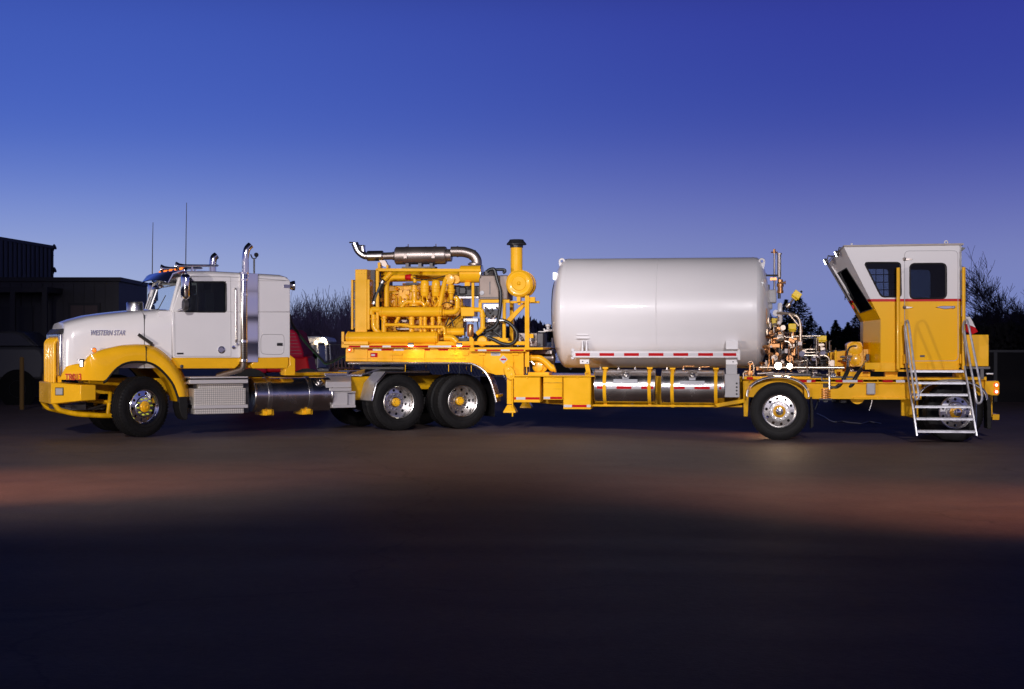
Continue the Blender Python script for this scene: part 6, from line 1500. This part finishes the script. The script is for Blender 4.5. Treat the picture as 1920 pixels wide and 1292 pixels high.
# lamp under the frame that throws light on the ground behind the wheel
c = world(TL, P(1440, 752, .3)); spot('under_frame_light', c, c+Vector((-.5,.1,-1)), 34, (1,.52,.30), 160, .6, .05)
m = M(); q = P(1440, 750, .3); m.box(q.x-.06,q.x+.06,.24,.36,q.z,q.z+.05); ul = m.build('work_lamp', DSTEEL, chm); m = M(); m.box(q.x-.05,q.x+.05,.25,.35,q.z-.008,q.z-.001); m.build('lamp_lens', LCEN2, ul)
c = world(TL, P(1470, 668, .1)); spot('skid_glow_light', c, c+Vector((.3,.0,-.2)), 55, (1,.66,.32), 165, .6, .04)  # added spot that gives the pipes a golden glow
m = M(); q = P(1470, 667, .1); m.box(q.x-.05,q.x+.05,.14,.20,q.z-.03,q.z+.03); m.build('work_lamp', DSTEEL, pg)  # unseen housing for the added glow spot

# ================================================================== BACKGROUND
def wp_(px, py, d): return WF.p(px, py, d)      # x, depth, z
def base_z(d): return 0
SID = mat('dark_metal_siding', (.035,.033,.034), .6, var=.15, vscale=2); SID2 = mat('dark_siding_trim', (.018,.017,.018), .6)
# metal shop building: tall hall and low office wing
DB = 47.0
hb = thing('shop_building', 'dark metal building behind the truck nose with a tall hall and a lower flat wing', 'building', (wp_(60,740,DB).x, DB, 0), 0)
ho = Vector((wp_(60,740,DB).x, DB, 0))
def W_p(px, py, d): return wp_(px, py, d)-ho
m = M()
z_w = W_p(100, 527.5, DB).z; xL = W_p(-160, 600, DB).x; xR = W_p(222, 600, DB).x
xe = wp_(276, 537, DB+4.3)
m.prism([Vector((xL,0,-.3)), Vector((xR,0,-.3)), Vector((xe.x-ho.x, 4.3, -.3)), Vector((xL,4.3,-.3))], (0,0,z_w+.3))
low = m.build('office_wing', SID, hb)
m = M(); m.prism([Vector((xL,-.12,z_w)), Vector((xR+.1,-.12,z_w)), Vector((xe.x-ho.x+.05, 4.35, z_w)), Vector((xL,4.35,z_w))], (0,0,.12)); m.build('roof', SID2, low)
# ribs on siding
m = M(); x = xL
while x < xR: m.box(x, x+.03, -.02, .0, 0, z_w-.05); x += .32
m.box(xR-.16, xR+.02, -.03, .0, -.2, z_w); m.build('siding_ribs', SID, low)
m = M(); a = W_p(128.5,605,DB); b = W_p(188.5,568,DB); m.box(a.x, b.x, -.08, -.025, a.z, b.z+.0); wn = m.build('window_frame', SID2, low)
m = M(); a = W_p(134,605,DB); b = W_p(158,573,DB); m.box(a.x,b.x,-.09,-.081,a.z,b.z); c = W_p(160,605,DB); d = W_p(184,573,DB); m.box(c.x,d.x,-.09,-.081,c.z,d.z); m.build('window_panes', mat('dim_blinds', (.075,.045,.038), .5), wn)
m = M(); a = W_p(-60,548,DB-1.6); b = W_p(88,541,DB-1.6); m.box(a.x,b.x,-1.6,-.03,a.z,a.z+.16); cn = m.build('canopy', SID2, low)
for px in (24, 84, -50): 
    m = M(); q = W_p(px,600,DB-1.55); m.box(q.x-.07,q.x+.07,-1.6,-1.46,-.1,a.z); m.build('canopy_post', SID2, cn)
m = M(); a = W_p(36,640,DB); b = W_p(62,575,DB); m.box(a.x,b.x,-.05,-.02,-.1,b.z); m.box(W_p(4,0,DB).x,W_p(28,0,DB).x,-.05,-.02,-.1,b.z); m.build('door', SID2, low)
# tall hall: its side wall recedes to the right above the wing
DH = 52.0
h0 = wp_(-4,449,47.3)-ho; h1 = wp_(100.5,466.5,52)-ho; zr1 = (h0.z+h1.z)/2; xr = h1.x
hx0 = h0.x-(h1.x-h0.x)/(52-47.3)*1.0
foot = [(hx0, 46.3-DB), (h1.x, 5.0), (h1.x-14, 6.0), (hx0-14, 46.3-DB)]
m = M(); m.prism([Vector((x, max(y, .05), z_w-.2)) for x, y in foot], (0,0,zr1-z_w+.2)); hall = m.build('tall_hall', SID, hb)
m = M(); m.prism([Vector((x+(.06 if i in (1,2) else 0), max(y, .02)-.03, zr1)) for i, (x, y) in enumerate(foot)], (0,0,.10)); m.build('roof', SID2, hall)
m = M()
for i in range(14):
    f = i/13.5; m.box(hx0+(h1.x-hx0)*f, hx0+(h1.x-hx0)*f+.03, .1+4.9*f, .14+4.9*f, z_w+.15, zr1)
m.build('siding_ribs', SID2, hall)
for py, tall in ((463, 0), (506, 1)):
    m = M(); q = W_p(102.5,py,DH); m.lathe(q, (1,0,.4), [(-.08,.03),(0,.10),(.03,.09)], 10); m.tube([q, q+Vector((-.10,0,-.25)), Vector((xr,4.98,q.z-.3))], .025, 6); m.build('flood_lamp', SID2, hall)
# bollards
for i, (px, pyb, pyt, lab, gl) in enumerate(((41,768,669,'slim tall yellow bollard in the dark before the parked pickup','bollards by the shop'),(83,767,700,'yellow bollard half hidden behind the truck bumper','bollards by the shop'),(-2,767,700,'','x'))):
    if gl == 'x': continue
    d = 1.6*FPX/(pyb-646); q = wp_(px, pyb, d); h = wp_(px, pyt, d).z
    m = M(); m.lathe((0,0,-.1), (0,0,1), [(0,.055),(.1,.055),(h+.06,.055),(h+.09,.045),(h+.10,0)], 16, caps=False); o = m.build('bollard', mat('dark_yellow', (.14,.075,.012), .8) if i == 0 else MATS['dark_yellow']); o.location = (q.x, q.y, 0); tag(o, lab, 'bollard', gl)  # yellow darkened evenly over the whole post
# parked pickup in the dark
DKT = mat('shaded_truck_paint', (.05,.05,.053), .45, coat=0); DKG = mat('dark_truck_glass', (.012,.014,.018), .25); DKR = mat('dark_tyre', (.008,.008,.008), .9, spec=.1)  # pale body painted near black, its shadow put into the colour
pk = thing('parked_pickup', 'pale pickup truck parked in shadow before the dark shop building', 'pickup', (wp_(10,730,41).x, 41, 0), 0)
po = Vector((wp_(10,730,41).x, 41, 0))
def K(px, py, d=41): return wp_(px, py, d)-po
m = M()
body = [(-190,660),(-190,712),(80,712),(83,690),(82,668),(76,655),(66,650),(10,650),(0,650),(-10,648),(-190,646)]
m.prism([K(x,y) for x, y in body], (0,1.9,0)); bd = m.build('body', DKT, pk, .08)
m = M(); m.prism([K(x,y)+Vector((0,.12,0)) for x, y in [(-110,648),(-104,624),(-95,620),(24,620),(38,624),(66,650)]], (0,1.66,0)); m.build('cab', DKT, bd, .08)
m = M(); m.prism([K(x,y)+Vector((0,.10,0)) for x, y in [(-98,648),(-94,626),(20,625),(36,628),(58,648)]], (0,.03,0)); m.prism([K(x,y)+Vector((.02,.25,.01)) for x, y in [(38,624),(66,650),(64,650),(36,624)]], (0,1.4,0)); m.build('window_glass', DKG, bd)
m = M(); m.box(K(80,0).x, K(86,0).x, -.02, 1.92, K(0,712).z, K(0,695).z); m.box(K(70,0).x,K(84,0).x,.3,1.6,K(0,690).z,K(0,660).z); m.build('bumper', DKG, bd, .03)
for px in (33, -135):
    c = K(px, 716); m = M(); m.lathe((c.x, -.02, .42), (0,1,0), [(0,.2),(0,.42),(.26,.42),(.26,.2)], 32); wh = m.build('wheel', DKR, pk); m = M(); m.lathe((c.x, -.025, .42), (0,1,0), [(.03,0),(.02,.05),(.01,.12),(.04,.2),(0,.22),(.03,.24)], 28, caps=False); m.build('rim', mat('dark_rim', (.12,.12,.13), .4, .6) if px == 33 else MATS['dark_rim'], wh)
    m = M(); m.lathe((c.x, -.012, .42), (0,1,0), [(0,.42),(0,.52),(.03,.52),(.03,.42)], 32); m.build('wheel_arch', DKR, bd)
# red truck tractor behind the gap
DR = 39.0
rt = thing('red_truck', 'crimson truck parked behind the gap, its tall ribbed hood and lower fender visible', 'truck', (wp_(560,700,DR).x, DR, 0), 0)
ro = Vector((wp_(560,700,DR).x, DR, 0))
def Rp(px, py, d=DR): return wp_(px, py, d)-ro
m = M(); m.prism([Rp(x,y) for x, y in [(500,618),(548,618),(556,624),(562,640),(569,662),(569,672),(500,672)]], (0,1.9,0)); hdr = m.build('hood', CRIM, rt, .05)
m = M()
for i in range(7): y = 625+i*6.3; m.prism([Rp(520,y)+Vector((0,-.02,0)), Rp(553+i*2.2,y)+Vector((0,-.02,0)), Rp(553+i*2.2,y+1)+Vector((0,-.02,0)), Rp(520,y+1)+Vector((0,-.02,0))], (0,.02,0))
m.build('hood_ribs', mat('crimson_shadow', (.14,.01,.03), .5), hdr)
m = M(); m.prism([Rp(x,y) for x, y in [(500,672),(566,670),(576,668),(580,690),(584,698),(500,698)]], (-.0,1.4,0)); m.build('fender', RED2 := mat('red_truck_fender', (.42,.006,.012), .6, spec=.15), rt, .05)
m = M(); m.prism([Rp(x,y) for x, y in [(430,560),(500,560),(500,700),(430,700)]], (0,2.0,0)); m.build('cab', CRIM, rt, .06)
for px in (470, 575):
    q = Rp(px, 715); m = M(); m.lathe((q.x,-.01,.5), (0,1,0), [(0,.25),(0,.5),(.3,.5),(.3,.25)], 28); m.build('wheel', RUB, rt)
# white truck with lit lamps
DW = 48.0
wt = thing('white_truck', 'white truck with lit round lamps parked beyond the red truck', 'truck', (wp_(590,700,DW).x, DW, 0), 0)
wo = Vector((wp_(590,700,DW).x, DW, 0))
def Wp2(px, py, d=DW): return wp_(px, py, d)-wo
m = M(); m.prism([Wp2(x,y) for x, y in [(566,633),(571,631),(594,630.5),(612,633),(616,640),(614,644),(566,644)]], (0,2.3,0)); tp_ = m.build('cab_top', DWHT, wt, .04)
m = M(); m.prism([Wp2(x,y) for x, y in [(566,644.2),(596,644.2),(597,660),(596,691),(590,691),(582,690),(566,670)]], (0,2.2,0)); bdw = m.build('body', DWHT, wt, .03)
m = M(); m.prism([Wp2(x,y)+Vector((0,-.02,0)) for x, y in [(578.5,643),(583.5,643),(583.5,660),(578.5,660)]], (0,.03,0)); m.prism([Wp2(x,y)+Vector((0,-.02,0)) for x, y in [(588,646),(593,646),(593,661),(588,661)]], (0,.03,0)); m.prism([Wp2(x,y)+Vector((0,-.02,0)) for x, y in [(591,673),(594,673),(594,684),(591,684)]], (0,.03,0)); m.build('window_glass', DKG, bdw)
m = M(); m.prism([Wp2(x,y) for x, y in [(583,665),(590,660),(596,664),(596,690),(586,690)]], (0,.1,0)); m.tube([Wp2(611,645),Wp2(612,676)], .03, 6); m.tube([Wp2(618,648),Wp2(620,676)], .02, 6); m.tube([Wp2(610,645),Wp2(619,646)], .02, 6); m.build('tarp_rack', mat('pale_steel', (.35,.36,.42), .5), wt)
for px in (575, 640, 566):
    q = Wp2(px, 715); m = M(); m.lathe((q.x,.02,.5), (0,1,0), [(0,.2),(0,.5),(.3,.5),(.3,.2)], 24); m.build('wheel', DKR, wt)
m = M(); m.prism([Wp2(x,y) for x, y in [(540,691),(660,691),(660,697),(540,697)]], (0,2.0,0)); m.build('frame', DSTEEL, wt, .02)
for px, py, r, e in ((575.5,642,.045,1),(593,642.5,.045,1),(606.5,637.3,.055,2),(612,643.5,.035,1)):
    q = Wp2(px, py); m = M(); m.lathe((q.x, -.04, q.z), (0,-1,0), [(-.05,r),(0,r*1.1),(.02,r*.8),(.03,0)], 14); m.build('lamp', HOT if e == 2 else WRM if px > 580 else (WRM := mat('warm_lamp', (1,.8,.5), .3, emit=(1,.72,.38), es=14)), wt)
# equipment seen between the trucks at deck height
for i, (x0,x1,y0,y1,mt,nm,lab,ct) in enumerate(((616,664,684,694,mat('dark_red_iron',(.08,.02,.025),.6),'flatbed','low dark red flatbed deck seen under the gap','flatbed'),(664,700,681,690,BLUE,'blue_car','low blue car far behind the fifth wheel','car'))):
    d = 46+i*60; a = wp_(x0, y1, d); b = wp_(x1, y0, d); t_ = thing(nm, lab, ct, (a.x, d, 0)); w_ = b.x-a.x
    if i == 0:
        m = M(); m.box(0, w_, 0, 2.4, b.z-.25, b.z-.1); m.box(0,w_,.3,.4,b.z-.45,b.z-.25); fr2 = m.build('deck', mt, t_, .02)
        for k in range(7): m = M(); m.box(w_*k/7+.05, w_*k/7+.09, 0, .04, b.z-.1, b.z+.15); m.build('stake', mt, fr2)
        for k in (0.2, .75): m = M(); m.lathe((w_*k,.05,.4),(0,1,0),[(0,.15),(0,.4),(.25,.4),(.25,.15)],20); m.build('wheel', DKR, t_)
    else:
        m = M(); m.prism([(-1.2,0,.3),(3.0,0,.3),(3.1,0,.7),(2.6,0,.85),(1.9,0,.9),(1.4,0,1.28),(-.1,0,1.3),(-.7,0,.92),(-1.2,0,.85)], (0,1.7,0)); bb = m.build('body', mt, t_, .06)
        m = M(); m.prism([(1.75,-.01,.92),(1.35,-.01,1.22),(-.05,-.01,1.24),(-.5,-.01,.94)], (0,.03,0)); m.build('window_glass', DKG, bb)
        for k in (-.5, 2.2): m = M(); m.lathe((k,-.01,.32),(0,1,0),[(0,.15),(0,.32),(.2,.32),(.2,.15)],20); m.build('wheel', DKR, t_)
# blue sign, far blue equipment and trailers seen below the tank
d = 42; a = wp_(1038, 680, d); b = wp_(1053, 661, d)
sg = thing('blue_sign', 'small blue sign with white marks on a post beside the tank front', 'sign', ((a.x+b.x)/2, d, 0)); w_ = (b.x-a.x)/2
m = M(); m.box(-w_, w_, 0, .04, a.z, b.z); pn = m.build('sign_panel', BLUE, sg)
m = M(); hz = b.z-a.z
for (x0,x1,z0,z1) in ((-.3,-.1,.55,.62),(-.15,.05,.68,.76),(-.1,.35,.18,.24),(-.1,-.02,.18,.48),(.1,.18,.24,.5),(.27,.35,.2,.52),(0,.3,.5,.55),(.25,.5,.62,.8)): m.box(w_*x0*1.6, w_*x1*1.6, -.012, -.002, a.z+hz*z0, a.z+hz*z1)
m.build('sign_marks', DWHT, pn)
m = M(); m.cyl((-w_-.03,.0,-.1), (-w_-.03,.0,b.z+.4), .03, n=8); m.build('post', STEEL, sg)
d = 60; a = wp_(1015, 700, d)
be = thing('blue_drilling_rig', 'dark blue steel equipment standing behind the white tank front', 'equipment', (wp_(1030,0,d).x, d, 0)); bo = Vector((wp_(1030,0,d).x, d, 0))
def Bq(x, y): return wp_(x, y, d)-bo
m = M(); m.prism([Bq(x,y) for x, y in [(1000,642),(1060,641),(1060,646),(1048,652),(1000,654)]], (0,2,0))
for x in (1018, 1028, 1038): m.tube([Bq(x,655), Bq(x+5,644)], .05, 6)
m.prism([Bq(x,y) for x, y in [(1000,656),(1046,656),(1046,676),(1000,676)]], (0.0,2,0)); m.build('body', NAVY, be, .03)
for x in (1005, 1040): m = M(); q = Bq(x, 700); m.lathe((q.x,-.01,.55),(0,1,0),[(0,.2),(0,.55),(.3,.55),(.3,.2)],20); m.build('wheel', DKR, be)
d = 55
rnd = random.Random(3)
bt = thing('blue_truck', 'blue and white service truck seen low behind the tank legs', 'truck', (wp_(1090,0,d).x, d, 0)); bo = Vector((wp_(1090,0,d).x, d, 0))
m = M(); a = Bq2 = wp_(1044,706,d)-bo; b = wp_(1150,690,d)-bo; m.box(a.x, b.x, 0, 2.2, .45, b.z); bod = m.build('body', mat('dusty_blue', (.09,.13,.22), .5), bt, .03)
m = M(); m.box(b.x-1.8, b.x-.1, .1, 2.1, b.z+.02, b.z+.9); m.build('cab', NAVY, bod, .05)
for x, w2, mt in ((1058,6,DWHT),(1072,10,NAVY),(1083,7,DWHT),(1098,8,BLUE),(1108,5,DWHT),(1122,9,NAVY),(1135,4,DWHT)):
    q0 = wp_(x, 704, d)-bo; q1 = wp_(x+w2, 694+rnd.random()*3, d)-bo; m = M(); m.box(q0.x, q1.x, -.03, -.001, q0.z, q1.z); m.build('side_panel', mt, bod)
for k in (1050, 1090, 1140): m = M(); q = wp_(k,0,d)-bo; m.lathe((q.x,-.04,.45),(0,1,0),[(0,.2),(0,.45),(.3,.45),(.3,.2)],20); m.build('wheel', DKR, bt)
d = 115
rc = thing('red_car', 'small red car between the tank legs far behind', 'car', (wp_(1120,0,d).x, d, 0))
m = M(); m.prism([(-1.9,0,.3),(1.9,0,.3),(1.95,0,.75),(1.1,0,.9),(.6,0,1.32),(-.8,0,1.34),(-1.4,0,.95),(-1.9,0,.85)], (0,1.7,0)); bb = m.build('body', RED, rc, .06)
m = M(); m.prism([(.95,-.01,.92),(.5,-.01,1.25),(-.75,-.01,1.27),(-1.2,-.01,.95)], (0,.03,0)); m.build('window_glass', DKG, bb)
for k in (-1.2, 1.2): m = M(); m.lathe((k,-.01,.32),(0,1,0),[(0,.15),(0,.32),(.2,.32),(.2,.15)],20); m.build('wheel', DKR, rc)

# extension cord on the ground behind the rear hoses
def gp(px, py): dd = (CAMZ-gz(5))*FPX/(py-646); q = wp_(px, py, dd); return Vector((q.x, q.y, gz(q.x)+.012))
m = M(); m.tube(catmull([gp(x,y) for x, y in [(1532,776),(1545,782),(1556,789),(1566,792),(1580,791),(1592,793),(1604,794),(1616,795),(1628,792),(1640,793),(1652,795)]], 5), .012, 6); tag(m.build('extension_cord', mat('pale_cord', (.30,.30,.34), .6)), 'pale extension cord lying on the asphalt between the trailer wheels', 'cord')

# ---- chain fence far left, board fence right
FEN = mat('fence_galvanised', (.16,.17,.18), .6); 
fe = thing('chain_link_fence', 'low grey chain link fence far behind the gap between cab and trailer', 'fence', (wp_(560,0,75).x, 75, 0))
m = M(); x0 = 0; x1 = wp_(1050,0,75).x-wp_(560,0,75).x; zt2 = wp_(600,646.5,75).z; m.cyl((0,0,zt2),(x1,0,zt2),.025,n=6); m.cyl((0,0,.05),(x1,0,.05),.015,n=6); fr3 = m.build('rail', FEN, fe)
x = 0
while x <= x1: m = M(); m.cyl((x,0,-.1),(x,0,zt2),.03,n=6); m.build('fence_post', FEN, fe); x += 2.6
m = M()
for i in range(int(x1/.16)): 
    xx = i*.16; m.tube([(xx,0,.05),(xx+.8,0,zt2)], .006, 3); m.tube([(xx+.8,.01,.05),(xx,.01,zt2)], .006, 3)
m.build('fence_mesh', FEN, fe)
DKF = mat('dark_board', (.014,.013,.014), .8, spec=.1)
DF = 46
bf = thing('board_fence', 'black board fence behind the rear end of the trailer', 'fence', (wp_(1560,0,DF).x, DF, 0)); zt3 = wp_(1880,657.5,DF).z; Lf = wp_(2150,0,DF).x-wp_(1560,0,DF).x
m = M(); m.box(0, Lf, 0, .05, -.2, zt3); m.build('boards', DKF, bf)
m = M(); m.box(0, Lf, -.04, -.001, zt3-.05, zt3+.02); m.build('top_rail', mat('fence_rail', (.05,.05,.05), .6), bf)
for i in range(int(Lf/2.4)+1): m = M(); m.box(i*2.4, i*2.4+.1, -.05, -.001, -.1, zt3-.051); m.build('fence_post', MATS['fence_rail'], bf)

# ---- trees
BARK = mat('hazed_bark', (.36,.28,.34), .9, spec=.1); BARK2 = mat('dark_bark', (.060,.050,.062), .9, spec=.1)  # thicket bark paled to mauve: distance haze put into its colour
LEAF = mat('dark_needles', (.016,.024,.018), .8, spec=.1, var=.5, vscale=3)
def bare_tree(h, seed, spread=.6, depth=6, r0=.12, lean=0, shrub=False, kids=(2,3), tw=.010):
    rnd = random.Random(seed); m = M(); tr_m = M()
    def grow(p, d, L, r, k):
        n = 3 if k > 2 else 4
        a = p; q = p+d*L*.5+Vector((rnd.uniform(-1,1), rnd.uniform(-1,1), rnd.uniform(-.3,.6)))*L*.07; e = q+(d+Vector((rnd.uniform(-.2,.2), rnd.uniform(-.2,.2), .12)))*L*.5
        (tr_m if k == 0 else m).tube([a, q, e], r, n+(2 if k == 0 else 0), max(tw*.5, r*.62))
        if k >= depth: return
        c = rnd.randint(*kids)+(1 if k > 2 else 0)
        for i in range(c):
            ax = Vector((rnd.uniform(-1,1), rnd.uniform(-1,1), rnd.uniform(-.15,.45))).normalized()
            sd = spread*(1 if i else .45)*(1 if k < 2 else .8)
            nd = (d*(1-sd*.45)+ax*sd).normalized(); s = q+(e-q)*rnd.uniform(-.4,1) if i else e
            grow(s, nd, L*(rnd.uniform(.80,.95) if not i else rnd.uniform(.55,.85)), max(tw*.55, r*.62*rnd.uniform(.75,1)), k+1)
    if shrub:
        for i in range(9): grow(Vector((rnd.uniform(-.5,.5), rnd.uniform(-.5,.5), -.1)), Vector((rnd.uniform(-.5,.5), rnd.uniform(-.5,.5), 1)).normalized(), h*.34, r0*.5, 1)
        tr_m.tube([(0,0,-.1),(0,0,.4)], r0*.5, 5)
    else: grow(Vector((0,0,-.1)), Vector((lean,0,1)).normalized(), h*.25, r0, 0)
    return tr_m, m
def place_tree(base, x, y, s, rz, label, group):
    c = base.copy(); COL.objects.link(c); c.location = (x, y, 0); c.rotation_euler = (0,0,rz); c.scale = (s,s,s); c['label'] = label; c['group'] = group
    for ch in base.children:
        d_ = ch.copy(); COL.objects.link(d_); d_.parent = c
    return c
def tree_obj(name, label, cat, tm, cm, group, mt, x, y, rz=0, s=1):
    t = thing(name, label, cat, (x, y, 0), 0, group); t.rotation_euler = (0,0,rz); t.scale = (s,s,s); tm.build('trunk', mt, t, smooth=False); cm.build('crown', mt, t, smooth=False); return t
# leafless thicket seen between cab and trailer
GT = 'leafless bushes behind the gap between cab and trailer'
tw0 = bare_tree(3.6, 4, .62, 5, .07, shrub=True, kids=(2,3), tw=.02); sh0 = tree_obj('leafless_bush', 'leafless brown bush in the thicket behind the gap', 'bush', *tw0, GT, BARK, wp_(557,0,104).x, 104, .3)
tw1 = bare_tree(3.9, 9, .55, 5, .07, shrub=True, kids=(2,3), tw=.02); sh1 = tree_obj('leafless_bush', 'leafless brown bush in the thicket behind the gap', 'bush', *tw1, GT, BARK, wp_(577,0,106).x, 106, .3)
rnd = random.Random(77)
i = 0
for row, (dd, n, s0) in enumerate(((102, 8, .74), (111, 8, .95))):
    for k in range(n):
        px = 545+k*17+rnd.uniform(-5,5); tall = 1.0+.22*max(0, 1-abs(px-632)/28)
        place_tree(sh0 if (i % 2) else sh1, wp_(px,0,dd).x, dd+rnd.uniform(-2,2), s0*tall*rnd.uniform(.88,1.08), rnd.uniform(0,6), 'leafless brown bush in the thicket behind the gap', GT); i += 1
GR_ = 'bare trees behind the rear of the trailer'
b1 = bare_tree(4.6, 12, .78, 7, .10, lean=-.16, kids=(3,3), tw=.013)
t1 = tree_obj('bare_tree', 'widest bare tree, at the right edge, with branches reaching left over the tail lamps', 'tree', *b1, GR_, BARK2, wp_(1932,0,62).x, 62, .0)
b2 = bare_tree(2.9, 31, .74, 6, .06, lean=.1, kids=(2,4), tw=.014)
t2 = tree_obj('bare_tree', 'small bare tree directly behind the yellow handrail post at the rear of the cab', 'tree', *b2, GR_, BARK2, wp_(1838,0,66).x, 66, 1.2)
place_tree(t2, wp_(1868,0,70).x, 70, .95, 2.5, 'bare tree standing between the cab rear and the widest tree', GR_)
place_tree(t2, wp_(1815,0,72).x, 72, .9, 4.1, 'bare tree mostly hidden by the rear edge of the control cab', GR_)
place_tree(t1, wp_(1905,0,74).x, 74, .95, 3.9, 'bare tree rising above the black fence just right of the yellow tail lamp block', GR_)
place_tree(t1, wp_(1975,0,70).x, 70, 1.1, 3.3, 'bare tree cut off by the right edge of the photo', GR_)
# dark brush mass over the board fence
def brush(name, pts_d, n, seed, mt, label=None, leafs=.12):
    rnd = random.Random(seed); m = M()
    for i in range(n):
        x, y, h, rx, ry = pts_d(rnd); z = h; s = leafs*rnd.uniform(.5,1.3); a = rnd.uniform(0,6.28); b = rnd.uniform(-1,1)
        u = Vector((cos(a), sin(a), b*.5))*s; v = Vector((-sin(a)*.3, cos(a)*.3, 1))*s*rnd.uniform(.6,1.4)
        c = Vector((x, y, z)); m.add([c-u*.5, c+u*.5, c+v], [(0,1,2)])
    return m.build(name, mt, smooth=False)
def hedge_f(rnd):
    px = rnd.uniform(1640, 2000); d = rnd.uniform(48, 54); q = wp_(px, 0, d); tz = 1.75+.28*sin(q.x*1.3)+.15*sin(q.x*4.1); return q.x, d, tz*rnd.random()**.4, 0, 0
o = brush('brush_hedge', hedge_f, 16000, 2, mat('dark_brush', (.018,.017,.017), .9, spec=.1), leafs=.16); o['kind'] = 'stuff'; o['label'] = 'dark tangled brush rising just above the black board fence'; 
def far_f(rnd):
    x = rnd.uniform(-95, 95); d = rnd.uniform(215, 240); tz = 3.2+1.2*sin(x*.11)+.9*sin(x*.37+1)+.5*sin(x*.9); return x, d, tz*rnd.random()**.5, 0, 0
o = brush('distant_treeline', far_f, 26000, 6, mat('hazed_brush', (.15,.13,.17), .9, spec=.1), leafs=.9); o['kind'] = 'stuff'  # brush colour lifted to mauve to stand for haze
# conifers
def conifer(h, w, seed, lump=0):
    rnd = random.Random(seed); tm = M(); tm.tube([(0,0,-.1),(0,0,h*.9)], .12, 6, .02); m = M()
    for i in range(2600):
        t = rnd.random()**.8; z = h*(.04+.96*t); r = w*(1-t)**.75*(1+.25*sin(t*23+seed)+.2*sin(t*11)); a = rnd.uniform(0, 2*pi); rr = r*rnd.uniform(.35,1.05)*(1+.22*sin(a*3+seed+t*9))
        c = Vector((rr*cos(a), rr*sin(a), z-rr*.15)); s = rnd.uniform(.10,.26)*(1.1-t*.5)
        u = Vector((cos(a), sin(a), rnd.uniform(-.3,.5)))*s*1.3; v = Vector((-sin(a), cos(a), rnd.uniform(-.4,.6)))*s*.5
        m.add([c-v, c+u, c+v, c-u*.3+Vector((0,0,s*.4))], [(0,1,2),(0,2,3)])
    return tm, m
GC = 'dark cedars behind the piping'
c0 = conifer(5.2, 1.9, 1); k0 = tree_obj('cedar_tree', 'tallest and broadest dark cedar, right behind the curved pipe tops', 'tree', *c0, GC, LEAF, wp_(1497,0,112).x, 112)
c1 = conifer(4.0, 1.1, 8); k1 = tree_obj('cedar_tree', 'slim pointed dark cedar left of the control cab windscreen', 'tree', *c1, GC, LEAF, wp_(1567,0,112).x, 112, s=.84)
for px, d, s, b, lab in ((1474,110,.92,k0,'dark cedar half hidden by the frosted pipe'),(1520,114,.72,k0,'dark cedar on the right shoulder of the broadest one'),(1538,112,.56,k0,'low dark cedar behind the rightmost yellow actuator'),(1590,112,.80,k1,'small pointed dark cedar just left of the control cab base'),(1608,114,.78,k0,'dark cedar partly hidden by the control cab front'),(1552,116,.50,k0,'lowest dark cedar, filling the dip beside the slim one'),(1582,118,.50,k0,'low cedar between the slim cedar and the small pointed one'),(1440,116,.8,k0,'dark cedar behind the right end of the white tank'),(1460,113,.7,k0,'dark cedar glimpsed through the thick of the piping')):
    place_tree(b, wp_(px,0,d).x, d, s, rnd.uniform(0,6), lab, GC)
place_tree(k0, wp_(1037,0,130).x, 130, .55, 1, 'little dark tree at the left edge of the white tank', 'far trees')
